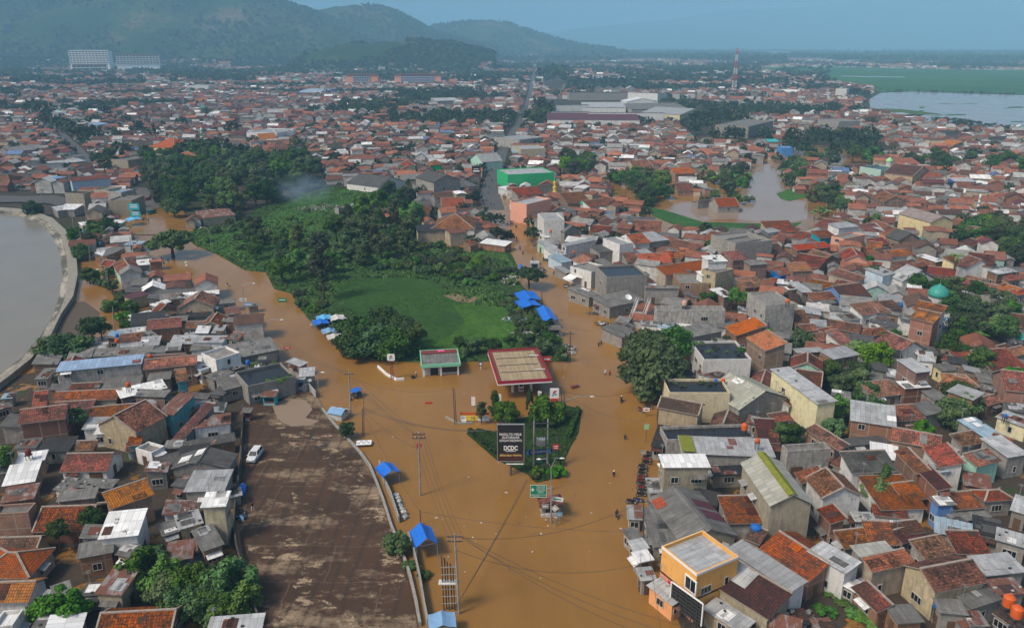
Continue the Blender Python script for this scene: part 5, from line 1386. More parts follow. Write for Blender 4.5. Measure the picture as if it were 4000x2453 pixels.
for x, y, th, W, D in lots:
    tile_ = W > 6 and random.random() < (.62 if x > -10 else .42)
    if not tile_ and W > 6 and random.random() < .3: tile_ = True
    cat = 'house' if tile_ else 'shed'
    if tile_: roof = random.choices(('ti','to','tb','dk','tr'), (50,20,16,10,4))[0]; kind = random.choices('geh', (58,24,18))[0]; wall = random.choices(('br','cr','wl','gy','mi','dw'), (34,14,24,18,3,7))[0]
    else: roof = random.choices(('as','lg','dg','wh','ru','lb','bk'), (40,22,12,10,8,3,5))[0]; kind = 's'; wall = random.choices(('br','gy','wl','dw','cr'), (26,34,18,14,8))[0]
    two = W > 6 and random.random() < .17; H = random.uniform(4.8, 5.8) if two else random.uniform(2.3, 3.4)
    if y < 640 and NEAR_N[cat] < 300:
        NEAR_N[cat] += 1; u = Vector((math.cos(th), math.sin(th), 0)); n = Vector((-u.y, u.x, 0)); a = Vector((x, y, 0))-u*W/2-n*D/2
        house(kind, a, u, W, D, H, roof, wall, SLOPE[kind] if kind != 's' else random.choice((.08,.14,.2)), cat=cat, lod=1 if y < 260 else 2)
    else: REST.append((x, y, th, W, D, H, -.3))
print('NEAR', NEAR_N, len(lots))
def hill_z(x, y):
    z = np.zeros(len(x))
    for nm, V in HV[:4]:
        ny, nx = V.shape[:2]; X0, X1 = V[0,0,0], V[0,-1,0]; Y0, Y1 = V[0,:,1].mean(), V[-1,:,1].mean()
        i = (x-X0)/(X1-X0)*(nx-1); j = (y-Y0)/(Y1-Y0)*(ny-1); m_ = (i >= 0) & (i <= nx-1) & (j >= 0) & (j <= ny-1)
        ii = np.clip(np.round(i), 0, nx-1).astype(int); jj = np.clip(np.round(j), 0, ny-1).astype(int); z = np.maximum(z, np.where(m_, V[jj, ii, 2], 0))
    return z
def cells(y0, y1, s):
    ys = np.arange(y0, y1, s); out = []
    for y in ys: out.append(np.stack([np.arange(-.74*y, .74*y, s)+RNG.uniform(-.3, .3)*s, np.full(len(np.arange(-.74*y, .74*y, s)), y)], 1))
    P = np.concatenate(out); P += RNG.uniform(-.22, .22, P.shape)*s; return P[:,0], P[:,1]
def field_noise(x, y, f, seed): return np.array([mnoise.fractal((a*f+seed, b*f, seed*1.7), 1, 2, 3) for a, b in zip(x, y)])
FT = []                                                    # far trees: x, y, z, radius
for (y0, y1, s, szW, szD) in ((750, 1500, 11.0, (7.5,11.5), (6.5,9.5)), (1500, 3200, 15.5, (10,16), (8,12)), (3200, 7500, 32, (16,34), (12,20))):
    x, y = cells(y0, y1, s); ok = free(x, y); x, y = x[ok], y[ok]; hz = hill_z(x, y); k = hz < 26; x, y, hz = x[k], y[k], hz[k]
    g = field_noise(x, y, .006 if y0 < 3000 else .002, 3.1); rnd = RNG.uniform(0, 1, len(x))
    thr = .03 if y0 < 3000 else .0
    for a, b, z, gg, q in zip(x, y, hz, g, rnd):
        if gg+q*.5 > thr+.34 or (z > 8 and q < .5):
            if q < .93: FT.append((a, b, z-.5, s*random.uniform(.36, .62)))
            continue
        th = (-.25 if a > 0 else .1)+.6*mnoise.noise((a*.003, b*.003, 4.4))+random.gauss(0, .05)+(PI/2 if q*97 % 1 < .5 else 0); W = random.uniform(*szW); D = random.uniform(*szD)
        if b < 1400 and clash(a, b, math.cos(th), math.sin(th), W/2, D/2, .92): continue
        big = random.random() < .025
        if big: W *= 2.2; D *= 1.5
        REST.append((a, b, th, W, D, random.uniform(3, 4.6) if random.random() < .7 else random.uniform(5.5, 7.5), z-.6))
print('REST', len(REST), 'FT', len(FT))
def m_tint(name, rough=.85, sc=.5):
    m, t, b = newmat(name, rough, .2); at_ = nd(t, 'Attribute', _attribute_name='tint'); v = coords(t, 'Object', (1,1,1), False)
    n = noise(t, v, sc, 4, .7); ln(t, mixc(t, mth(t, 'MULTIPLY', ramp(t, n, ((.4,0),(.7,1))), .5), at_.outputs['Color'], (.03,.025,.022)), b.inputs['Base Color']); return m
ROOFP = np.array([(.24,.092,.055),(.31,.115,.062),(.18,.075,.05),(.14,.062,.045),(.10,.055,.04),(.24,.235,.22),(.38,.38,.37),(.70,.70,.68),(.13,.125,.12),(.12,.035,.04),(.10,.16,.30),(.05,.28,.22)])
ROOFPW = np.array([24,14,16,10,6,10,9,6,4,3,.7,.5]); ROOFPW = ROOFPW/ROOFPW.sum()
WALLP = np.array([(.62,.60,.56),(.45,.38,.27),(.24,.12,.08),(.30,.28,.25),(.52,.50,.47),(.33,.5,.44)]); WALLPW = np.array([38,18,16,15,11,2])/100
def mass_houses(name, L, label):
    A = np.array(L); N = len(A); x, y, th, W, D, H, z = A.T; ct, st = np.cos(th), np.sin(th); rc = ROOFP[RNG.choice(len(ROOFP), N, p=ROOFPW)]*RNG.uniform(.72, 1.25, (N,1)); wc = WALLP[RNG.choice(len(WALLP), N, p=WALLPW)]*RNG.uniform(.75, 1.1, (N,1))
    flat = RNG.uniform(0, 1, N) < .3; rise = np.where(flat, .5, .26*D)
    def pt(lx, ly, lz): return np.stack([x+lx*ct-ly*st, y+lx*st+ly*ct, z+lz], 1)
    hw, hd = W/2, D/2; i = .35; o = 0*W
    v = [pt(-hw+i,-hd+i,o), pt(hw-i,-hd+i,o), pt(hw-i,hd-i,o), pt(-hw+i,hd-i,o), pt(-hw+i,-hd+i,H), pt(hw-i,-hd+i,H), pt(hw-i,hd-i,H), pt(-hw+i,hd-i,H), pt(-hw+i,o,H+rise-.2), pt(hw-i,o,H+rise-.2),
         pt(-hw,-hd,H), pt(hw,-hd,H), pt(hw,hd,H), pt(-hw,hd,H), pt(-hw,o,H+rise), pt(hw,o,H+rise)]
    V = np.stack(v, 1).reshape(-1, 3); b = np.arange(N)[:, None]*16
    F_ = [(0,1,5,4),(1,2,6,5),(2,3,7,6),(3,0,4,7),(5,6,9,9),(7,4,8,8),(10,11,15,14),(12,13,14,15)]
    quads = [f for f in F_ if f[2] != f[3]]; tris = [f[:3] for f in F_ if f[2] == f[3]]
    Fq = np.concatenate([b+np.array(f)[None] for f in quads]); Ft = np.concatenate([b+np.array(f+(f[2],))[None] for f in tris])
    cq = np.concatenate([wc*(1 if k < 4 else 0)+rc*(0 if k < 4 else 1) for k in range(len(quads))])
    # gable triangles as narrow quads so that the mesh stays all-quad
    extra = (V.reshape(N, 16, 3)[:, [9]]+V.reshape(N, 16, 3)[:, [5]])/2, (V.reshape(N, 16, 3)[:, [8]]+V.reshape(N, 16, 3)[:, [7]])/2
    E = np.concatenate([extra[0], extra[1]], 1).reshape(-1, 3); eb = len(V)+np.arange(N)*2
    Fg = np.concatenate([np.stack([b[:,0]+5, b[:,0]+6, b[:,0]+9, eb], 1), np.stack([b[:,0]+7, b[:,0]+4, b[:,0]+8, eb+1], 1)])
    o_ = obj(name, npmesh(name, np.concatenate([V, E]), np.concatenate([Fq, Fg]), [TINTM], col=np.concatenate([cq, wc, wc]))); tag(o_, label, 'houses', None, 'stuff'); return o_
TINTM = m_tint('far_town_paint')
mass_houses('distant_houses', REST, 'mass of small tiled and grey roofed houses filling the plain behind')
def mass_trees(name, L, nq, label, cat, mat, leaf=.75):
    A = np.array(L); N = len(A); C = np.repeat(A, nq, 0); M_ = len(C); d = RNG.normal(size=(M_, 3)); d /= np.linalg.norm(d, axis=1)[:, None]; d[:, 2] = np.abs(d[:, 2])*1.0-.25
    r = C[:, 3:4]; P = C[:, :3]+d*r*RNG.uniform(.5, 1.05, (M_,1))*np.array([1,1,.95]); P[:, 2] += r[:, 0]*.75
    nrm = d+RNG.normal(size=(M_,3))*.5; nrm /= np.linalg.norm(nrm, axis=1)[:, None]; a = np.cross(nrm, RNG.normal(size=(M_,3))); a /= np.linalg.norm(a, axis=1)[:, None]; b = np.cross(nrm, a)
    s = r*leaf*RNG.uniform(.6, 1.2, (M_,1)); V = np.stack([P-a*s*.5, P+b*s*.6, P+a*s*.5, P-b*s*.6], 1).reshape(-1, 3)
    base = np.array([(.020,.045,.014),(.030,.062,.016),(.014,.034,.012),(.04,.06,.022)])[RNG.integers(0, 4, N)]; col = np.repeat(base*RNG.uniform(.6, 1.3, (N,1)), nq, 0)*RNG.uniform(.7, 1.3, (M_,1))
    o_ = obj(name, npmesh(name, V, np.arange(M_*4).reshape(-1, 4), [mat], col=col)); tag(o_, label, cat, None, 'stuff'); return o_
LEAFT = m_tint('far_leaves', .9, .4)
# gaps between the nearer houses: low greenery
yy = np.sqrt(RNG.uniform(280**2, 780**2, 9000)); xx = RNG.uniform(-.7, .7, 9000)*yy; ok = free(xx, yy); MT = []
gn = field_noise(xx, yy, .012, 8.2)
for a, b, k, g in zip(xx, yy, ok, gn):
    if k and g > -.22 and not clash(a, b, 1, 0, 1.4, 1.4, .9):
        r = random.uniform(1.8, 4.2); MT.append((a, b, -.3, r)); hadd((a, b, 1, 0, r*.5, r*.5))
X_ = []
for poly, n, r in (([(1900,166),(2000,166),(1990,198),(1900,196),(1850,185)], 60, (5,9)), ([(1550,150),(1700,165),(1830,165),(1850,190),(1990,200),(1980,212),(1800,200),(1600,190)], 260, (5,9)), ([(1010,150),(1120,150),(1260,190),(1240,215),(1080,190)], 90, (5,8)), ([(200,160),(480,160),(560,185),(440,195),(280,190)], 120, (6,10)), ([(640,160),(840,150),(900,175),(760,185),(640,185)], 120, (6,10)), ([(1070,180),(1160,190),(1180,230),(1080,260),(1040,330),(1000,350),(1050,250)], 90, (4,7)), ([(1560,250),(1650,240),(1720,260),(1760,290),(1640,290)], 40, (4,6)), ([(2070,205),(2130,222),(2330,226),(2464,232),(2464,228),(2130,218)], 60, (1.2,2.6)), ([(2200,285),(2300,290),(2464,315),(2464,330),(2300,312)], 150, (1.2,3))):
    W_ = [Dp(a, b) for a, b in poly]; x0, x1, y0, y1 = min(p.x for p in W_), max(p.x for p in W_), min(p.y for p in W_), max(p.y for p in W_); c = 0
    for _ in range(n*30):
        a, b = random.uniform(x0, x1), random.uniform(y0, y1)
        if inside(poly, *todisp((a, b, 0))):
            MT.append((a, b, -.3, random.uniform(*r))); c += 1
            if c >= n: break
FT += FARTREES
mass_trees('distant_trees', [t for t in FT+MT if t[1] < 1300], 70, 'dark green tree crowns scattered thickly between the far houses', 'trees', LEAFT, .34)
mass_trees('hazy_woods', [t for t in FT+MT if t[1] >= 1300], 18, 'hazy belts of trees fading across the far plain', 'woods', LEAFT, .7)
HT = []
for nm, V in HV[:4]:
    ny, nx = V.shape[:2]; n = {'wooded_hill':9000,'middle_hill':3500,'far_hill':2500,'foot_hill':3000}[nm]
    for _ in range(n):
        i, j = random.uniform(0, nx-1.01), random.uniform(0, (ny-1)*.56); q = V[int(j), int(i)]+(V[int(j)+1, int(i)+1]-V[int(j), int(i)])*random.random()
        if q[2] > 7 and abs(q[0]) < .72*q[1]+60 and mnoise.fractal((q[0]*.0035, q[1]*.0035, 2.2), 1, 2, 4) < (.16 if nm != 'foot_hill' else -.12): HT.append((q[0], q[1], q[2]-1, random.uniform(5, 10)))
mass_trees('hill_forest', HT, 9, 'bluish green forest covering the slopes of the hills', 'forest', LEAFT, .9)
# grass blades and weeds on the waste ground
def tufts(name, poly, n, size, z, c0, c1, label, tall=.6, skip=None):
    W_ = [Dp(a, b) for a, b in poly]; x0, x1, y0, y1 = min(p.x for p in W_), max(p.x for p in W_), min(p.y for p in W_), max(p.y for p in W_)
    x = RNG.uniform(x0, x1, n*3); y = RNG.uniform(y0, y1, n*3); X, Y = disp_np(x, y, z); k = inside_np(poly, X, Y) & (~inside_np(skip, X, Y) if skip else True); x, y = x[k][:n], y[k][:n]; N = len(x)
    g = field_noise(x, y, .05, 5.5); a = RNG.uniform(0, 6.28, N); s = size*RNG.uniform(.5, 1.4, N); h = s*tall*(1+g); dx, dy = np.cos(a)*s/2, np.sin(a)*s/2; lx, ly = RNG.normal(0, .5, N)*s, RNG.normal(0, .5, N)*s
    V = np.stack([np.stack([x-dx, y-dy, np.full(N, z)], 1), np.stack([x+dx, y+dy, np.full(N, z)], 1), np.stack([x+dx*.4+lx, y+dy*.4+ly, z+h], 1), np.stack([x-dx*.4+lx, y-dy*.4+ly, z+h], 1)], 1).reshape(-1, 3)
    q = np.clip(g*1.2+.5+RNG.normal(0, .18, N), 0, 1)[:, None]; col = np.array(c0)*(1-q)+np.array(c1)*q
    o_ = obj(name, npmesh(name, V, np.arange(N*4).reshape(-1, 4), [LEAFT], col=col)); tag(o_, label, 'grass', None, 'stuff')
tufts('meadow_grass', FIELD, 16000, .34, .17, (.026,.072,.014), (.06,.14,.022), 'green wet meadow grass in the middle of the waste ground', .2)
tufts('rough_weeds', WEDGE, 24000, .7, .15, (.035,.08,.018), (.085,.165,.032), 'rough weeds and grass over the wedge between the two roads', .5, FIELD)
tufts('lawn_grass', ISLE, 3000, .3, .12, (.02,.05,.01), (.05,.095,.02), 'lawn on the flooded traffic island', .5)
# ------------------------------------------------------------------ the junction: station, signs, poles, stalls, people
def zat(p, tile, x, y):                                     # height, above foot p, of what shows at that pixel in the plane through p
    o = TILES[tile]; d = ray(o[0]+x*K, o[1]+y*K); return CAM_H+d[2]*p.y/d[1]
def xat(p, tile, x, y):
    o = TILES[tile]; d = ray(o[0]+x*K, o[1]+y*K); return d[0]*p.y/d[1]
def text(s, size, parent, loc, mat, rot=(PI/2,0,0), name='lettering', width=None, bold=0.0):
    cu = bpy.data.curves.new('text', 'FONT'); cu.body = s; cu.size = size; cu.align_x = 'CENTER'; cu.align_y = 'CENTER'; cu.extrude = .012; cu.offset = bold
    tmp = bpy.data.objects.new('tmp', cu); COL.objects.link(tmp); dg = bpy.context.evaluated_depsgraph_get(); me = bpy.data.meshes.new_from_object(tmp.evaluated_get(dg)); bpy.data.objects.remove(tmp)
    me.materials.clear(); me.materials.append(mat); o = obj(name, me, parent, loc, rot)
    if width:
        xs = [v.co.x for v in me.vertices]; k = width/max(1e-3, max(xs)-min(xs)); o.scale = (k, 1, 1)
    return o
def flat(parent, name, pts, mat, y, t=.02):                 # an upright shape cut from sheet: pts in x,z
    mb = MB(); n = len(pts); mb.face([(x, y, z) for x, z in pts]); mb.face([(x, y+t, z) for x, z in pts[::-1]])
    for i in range(n): a, b = pts[i], pts[(i+1)%n]; mb.face(((a[0],y+t,a[1]), (b[0],y+t,b[1]), (b[0],y,b[1]), (a[0],y,a[1])))
    return build(mb, name, mat, parent)
WHITE, RED, BLK = M['white'], M['red'], M['black']
M['navy'] = m_plain('navy_paint', (.015,.05,.22), .5); M['board'] = m_plain('black_board', (.022,.021,.022), .55, .3); M['brownb'] = m_plain('brown_band', (.07,.022,.016), .55); M['gold'] = m_plain('gold_letters', (.70,.52,.16), .5)
M['roofbeige'] = m_sheet('beige_ribbed_sheet', (.40,.33,.205), .65, (.14,.11,.07), .3, .03, 0, (.45, 30)); M['rustred'] = m_plain('faded_red', (.22,.05,.04), .7, .2, .3); M['mint'] = m_plain('mint_fascia', (.22,.58,.38), .5); M['pink'] = m_plain('pink_cloth', (.75,.12,.28), .8)
M['cyanp'] = m_plain('turquoise_paint', (.03,.40,.48), .5, .3, .15); M['skyp'] = m_plain('sky_blue_paint', (.12,.42,.72), .5, .3, .15); M['grime'] = m_plaster('grimy_white', (.58,.57,.54), .4)
M['canred'] = m_plain('canopy_red', (.34,.018,.04), .45, .3, .06)
# fuel station canopy
a, b, u, n, D = solve('s', *[(1300+x*K, 800+y*K) for x, y in ((1132,1212),(1505,1190),(1390,978))], 4.6, 0.0); W = (b-a).length; ctr = a+u*W/2+n*D/2; rz = math.atan2(u.y, u.x)
t = thing('station_canopy', 'fuel station canopy with a beige roof and a wide red fascia', 'canopy', (ctr.x, ctr.y, 0), rz); hw, hd = W/2, D/2
build(MB().quad((-hw+.2,-hd+.2,4.25),(hw-.2,-hd+.2,4.25),(hw-.2,hd-.2,4.25),(-hw+.2,hd-.2,4.25)).quad((-hw+.5,hd-.5,3.9),(hw-.5,hd-.5,3.9),(hw-.5,-hd+.5,3.9),(-hw+.5,-hd+.5,3.9)), 'roof', M['roofbeige'], t)
mb = MB()
for (p, q, r, s) in ((-hw,hw,-hd,-hd+.12),(-hw,hw,hd-.12,hd),(-hw,-hw+.12,-hd+.12,hd-.12),(hw-.12,hw,-hd+.12,hd-.12)): mb.box(p, q, r, s, 3.8, 4.6)
build(mb, 'fascia', M['canred'], t)
build(MB().box(-hw-.03,hw+.03,-hd-.03,-hd-.002,3.64,3.9).box(-hw-.03,-hw-.002,-hd,hd,3.64,3.9).box(hw+.002,hw+.03,-hd,hd,3.64,3.9), 'white_trim', WHITE, t)
mb = MB()
for x0, x1, y0, y1 in ((-hw+.23,hw-.23,-hd+.23,-hd+.75),(-hw+.23,hw-.23,hd-1.0,hd-.23),(-hw+.23,-hw+.95,-hd+.75,hd-1.0),(hw-.95,hw-.23,-hd+.75,hd-1.0)): mb.box(x0, x1, y0, y1, 4.26, 4.35)
build(mb, 'gutter', M['rustred'], t); mb = MB()
for y in (-hd*.42, 0, hd*.45): mb.box(-hw+1.3, hw-1.3, y-.07, y+.07, 4.26, 4.36)
build(mb, 'roof_joint', M['dsteel'], t)
build(MB().box(hw-2.6, hw-.5, -hd*.4, -hd*.4+.2, 4.36, 4.5).box(hw-2.6, hw-.5, hd*.5, hd*.5+.2, 4.36, 4.5), 'drain_pipe', WHITE, t)
for x in (-hw*.35, hw*.35):
    for y in (-hd*.55, hd*.5): build(MB().box(x-.22, x+.22, y-.22, y+.22, -.6, 3.9), 'column', WHITE, t)
for k, (x, y) in enumerate(((-hw*.02, -hd*.5), (hw*.02, hd*.45))):
    g = ctr+u*x+n*y; p = thing('fuel_pump', ('white fuel pump under the canopy, the one facing the road', 'white fuel pump at the rear under the canopy')[k], 'fuel pump', (g.x, g.y, 0), rz, 'fuel pumps')
    build(MB().box(-.5,.5,-.35,.35,-.5,2.1), 'body', WHITE, p); build(MB().box(-.35,.35,-.38,-.352,1.2,1.8), 'display', BLK, p); build(MB().box(-.45,.45,-.40,-.36,.35,.75), 'red_band', RED, p)
    build(MB().tube([(.5,-.1,1.5),(.75,-.2,1.2),(.62,-.25,.5),(.52,-.2,.9)], .035, 6), 'hose', BLK, p)
# kiosk building
a, b, u, n, D = solve('s', *[(1300+x*K, 800+y*K) for x, y in ((605,1100),(878,1085),(850,985))], 3.1, .0); W = (b-a).length; ctr = a+u*W/2+n*D/2; rz = math.atan2(u.y, u.x); hw, hd = W/2, D/2
t = thing('station_office', 'small white station office with a mint fascia and a littered rusty roof', 'office', (ctr.x, ctr.y, 0), rz)
build(MB().box(-hw+.3,hw-.3,-hd+1.2,hd-.3,-.6,2.3), 'wall', M['grime'], t); build(MB().box(-hw+.25,hw-.25,-hd+.3,hd-.25,2.72,2.85), 'roof', M['as'], t)
mb = MB()
for (p, q, r, s) in ((-hw,hw,-hd,-hd+.25),(-hw,hw,hd-.25,hd),(-hw,-hw+.25,-hd+.25,hd-.25),(hw-.25,hw,-hd+.25,hd-.25)): mb.box(p, q, r, s, 2.35, 3.1)
build(mb, 'fascia', M['mint'], t); build(MB().box(-hw+.3,hw-.3,hd-2.2,hd-.3,2.86,3.1), 'rear_gutter', M['rustred'], t); build(MB().box(-.3,1.3,hd-1.6,hd-.7,3.11,3.2), 'pink_cloth', M['pink'], t)
build(MB().box(-2.4,-.6,-hd+1.15,-hd+1.197,-.3,1.7), 'doorway', BLK, t); build(MB().box(.3,hw-.8,-hd+1.15,-hd+1.197,.5,1.75), 'window', M['gl'], t)
for x in (-hw+.6, 0, hw-.6): build(MB().box(x-.15,x+.15,-hd+.4,-hd+.7,-.6,2.34), 'post', WHITE, t)
def logo(parent, cx, cz, s, y):                             # red, blue and green slanting bars
    flat(parent, 'emblem_red', [(cx-.30*s,cz+.05*s),(cx+.02*s,cz+.05*s),(cx+.30*s,cz+.42*s),(cx-.02*s,cz+.42*s)], RED, y); flat(parent, 'emblem_blue', [(cx-.36*s,cz-.36*s),(cx-.12*s,cz-.36*s),(cx+.0*s,cz+.0*s),(cx-.22*s,cz+.0*s)], M['skyp'], y); flat(parent, 'emblem_green', [(cx+.0*s,cz-.2*s),(cx+.34*s,cz-.2*s),(cx+.22*s,cz-.02*s),(cx+.06*s,cz-.02*s)], M['green'], y)
p = T('B2', 1520, 1365); t = thing('price_totem', 'white square fuel sign with a coloured emblem on a red base', 'sign', p); build(MB().box(-.75,.75,-.2,.2,-.6,1.3), 'base', RED, t); build(MB().box(-.95,.95,-.15,.15,1.3,3.5), 'panel', WHITE, t); logo(t, 0, 2.45, 1.5, -.18)
p = T('B2', 408, 1195); t = thing('round_sign', 'white rounded station sign on a red lattice pole', 'sign', p); h = zat(p, 'B2', 408, 1045); mb = MB()
for x, y in ((-.25,-.25),(.25,-.25),(.25,.25),(-.25,.25)): mb.bar((x,y,-.6),(x,y,h-.7),.09)
for k in range(8): z = h*k/8.5; mb.bar((-.25,-.25,z),(.25,-.25,z+h/9),.05); mb.bar((.25,.25,z),(-.25,.25,z+h/9),.05)
build(mb, 'lattice_pole', M['rustred'], t); mb = MB(); pts = [(.95*max(-.92,min(.92,1.2*math.cos(a_)))+0, h+.85*max(-.92,min(.92,1.2*math.sin(a_)))) for a_ in [2*PI*i/16 for i in range(16)]]; flat(t, 'panel', pts, WHITE, -.3, .2); logo(t, 0, h, 1.3, -.33)
p = T('B2', 1015, 1130); t = thing('blue_notice', 'small dark blue notice board on a white post before the office', 'sign', p); build(MB().box(-.06,.06,-.05,.05,-.5,1.0), 'post', WHITE, t); build(MB().box(-.42,.42,-.08,-.02,.9,2.0), 'board', M['navy'], t); build(MB().box(-.25,.25,-.1,-.082,1.15,1.75), 'picture', WHITE, t)
p = T('B2', 1470, 1085); t = thing('red_banner', 'red banner on a frame right of the canopy', 'banner', p); build(MB().box(-1.0,1.0,-.05,.05,.3,1.7), 'cloth', RED, t); build(MB().box(-.7,.7,-.07,-.052,.75,1.2), 'white_stripe', WHITE, t)
for x in (-1.05, 1.05): build(MB().tube([(x,0,-.5),(x,0,1.8)], .04, 6), 'post', M['steel'], t)
for i, (x, y, lab) in enumerate(((965,1385,'blank white pennant board left of the canopy front'), (1142,1365,'blank white pennant board before the canopy, middle one'), (1420,1345,'blank white pennant board right of the fuel pumps'))):
    p = T('B2', x, y); t = thing('pennant_board', lab, 'sign', p, 0, 'white pennant boards'); flat(t, 'board', [(-.42,.25),(.42,.25),(.42,2.2),(-.42,2.35)], WHITE, -.05, .06); build(MB().tube([(0,.05,-.5),(0,.05,2.1)], .04, 6), 'post', M['steel'], t)
# banner with the ten
p = T('B2', 975, 1490); t = thing('advert_banner', 'wide yellow and white banner with a large 10 and an orange strip', 'banner', p); hw = 2.9
build(MB().box(-hw,hw*.22,-.05,0,.3,1.45), 'yellow_panel', M['yellow'], t); build(MB().box(hw*.22,hw,-.05,0,.25,1.35), 'white_panel', WHITE, t); build(MB().box(-hw,-hw*.62,-.06,-.051,.3,1.4), 'white_corner', WHITE, t); build(MB().box(-hw,hw,-.05,0,1.6,2.15), 'orange_strip', M['orange'], t)
text('10', .95, t, (-.35,-.07,.85), M['navy']); text('60', .6, t, (-hw*.8,-.08,.9), M['steel'])
for k in range(4): build(MB().box(hw*.3,hw*.9-k*.2,-.07,-.052,1.05-k*.22,1.12-k*.22), 'print_line', M['skyp'], t)
for x in (-hw, -.0, hw): build(MB().tube([(x,.06,-.6),(x,.06,2.3)], .05, 6), 'post', M['wood'], t)
p = T('B2', 900, 1490); t = tag(build(MB().box(-.5,.5,-.3,.3,-.3,.55), 'white_crate', WHITE, None, p), 'white box standing in the water before the yellow banner', 'box')
# billboard
p = T('C2', 1227, 465); x0, x1 = xat(p, 'C2', 1132, 240)-p.x, xat(p, 'C2', 1310, 240)-p.x; z1, z0 = zat(p, 'C2', 1220, 114), zat(p, 'C2', 1220, 362)
t = thing('billboard', 'tall black billboard with white lettering on a single post', 'billboard', p); cx, cw, hh = (x0+x1)/2, x1-x0, z1-z0
build(MB().box(x0,x1,-.12,.12,z0,z1), 'panel', M['board'], t); build(MB().box(x0+.02,x1-.02,-.14,-.122,z0+.02,z0+hh*.22), 'lower_band', M['brownb'], t); mb = MB()
for a_ in ((x0-.12,x0,z0-.1,z1+.12),(x1,x1+.12,z0-.1,z1+.12)): mb.box(a_[0],a_[1],-.18,.16,a_[2],a_[3])
mb.box(x0,x1,-.18,.16,z1,z1+.12); mb.box(x0,x1,-.18,.16,z0-.1,z0); build(mb, 'frame', M['steel'], t)
build(MB().tube([(cx,.2,-.8),(cx,.2,z1-.5)], .2, 10), 'post', M['wood'], t); build(MB().box(cx-.8,cx+cw*.5,-.9,-.75,z0-.25,z0-.12), 'lamp_rail', WHITE, t)
for s_, z_, sz, wd, m_ in (('RINDU ITU VIRUS.', .74, .62, .86, WHITE), ('SILATURAHMI', .655, .62, .66, WHITE), ('ADALAH VAKSINNYA', .57, .62, .88, WHITE), ('#Extrakan Harimu', .165, .58, .84, M['gold'])): text(s_, sz, t, (cx, -.15, z0+hh*z_), m_, width=cw*wd, bold=.012)
text('DCDC', 1.15, t, (cx, -.15, z0+hh*.36), WHITE, width=cw*.54, bold=.05); build(MB().box(cx-cw*.2,cx+cw*.2,-.15,-.123,z0+hh*.27,z0+hh*.285), 'underline', WHITE, t)
# transformer frame with banner
p = T('C2', 1378, 425); q = T('C2', 1472, 410); t = thing('transformer_frame', 'twin concrete poles carrying a grey transformer on the island', 'transformer', p); d = q-p; h = zat(p, 'C2', 1350, 88)
for o_ in (Vector((0,0,0)), d): build(MB().tube([o_-Vector((0,0,.8)), o_+Vector((0,0,h))], [.19,.13], 9), 'pole', M['conc'], t)
zt = zat(p, 'C2', 1420, 250); m_ = d/2; build(MB().box(m_.x-.75,m_.x+.75,-.6,.35,zt,zt+1.25), 'tank', M['steel'], t); mb = MB()
for k in range(7): mb.box(m_.x-.66+k*.2,m_.x-.6+k*.2,-.75,-.602,zt+.1,zt+1.1)
build(mb, 'cooling_fin', M['steel'], t); build(MB().bar((-.4,-.2,zt-.1),(d.x+.4,-.2,zt-.1),.16).bar((-.5,0,h-.5),(d.x+.5,0,h-.5),.14).bar((-.5,0,h-1.6),(d.x+.5,0,h-1.6),.12), 'crossbar', M['dsteel'], t)
for k in range(3): build(MB().tube([(m_.x-.45+k*.45,0,zt+1.25),(m_.x-.45+k*.45,0,zt+1.6)], [.09,.05], 7), 'bushing', BLK, t)
p = T('C2', 1412, 400); x0, x1 = xat(p,'C2',1320,310)-p.x, xat(p,'C2',1506,280)-p.x; z0 = zat(p,'C2',1410,312); z1 = zat(p,'C2',1410,277); t = thing('greeting_banner', 'long blue greeting banner with white lettering strung under the transformer', 'banner', (p.x, p.y-.35, 0), .16)
build(MB().box(x0,x1,-.04,0,z0,z1), 'cloth', M['navy'], t); text('SELAMAT IDUL FITRI 1442 H', .5, t, ((x0+x1)/2,-.06,(z0+z1)/2), WHITE, width=(x1-x0)*.6)
for x in (x0+.35, x1-.45): flat(t, 'blue_figure_patch', [(x-.25,z0+.05),(x+.3,z0+.05),(x+.15,z1-.1),(x-.1,z1-.05)], M['skyp'], -.06)
p = T('C2', 1545, 405); t = thing('red_board', 'small red board on a dark post at the right of the greeting banner', 'sign', p); z0, z1 = zat(p,'C2',1530,285), zat(p,'C2',1530,250); x0, x1 = xat(p,'C2',1508,268)-p.x, xat(p,'C2',1552,268)-p.x; build(MB().box(x0,x1,-.1,0,z0,z1), 'board', RED, t); build(MB().tube([(0,.05,-.6),(0,.05,z1+2.2)], .11, 8), 'post', M['dsteel'], t)
for k in range(2): build(MB().box(x0+.15,x1-.2,-.12,-.102,z0+.25+k*.35,z0+.4+k*.35), 'print_line', WHITE, t)
p = T('C2', 1420, 415); t = thing('green_direction_board', 'small green direction board below the transformer poles', 'sign', p); build(MB().box(-.5,.5,-.06,0,.5,1.5), 'board', M['green'], t); build(MB().tube([(0,.04,-.5),(0,.04,1.5)], .05, 6), 'post', M['steel'], t)
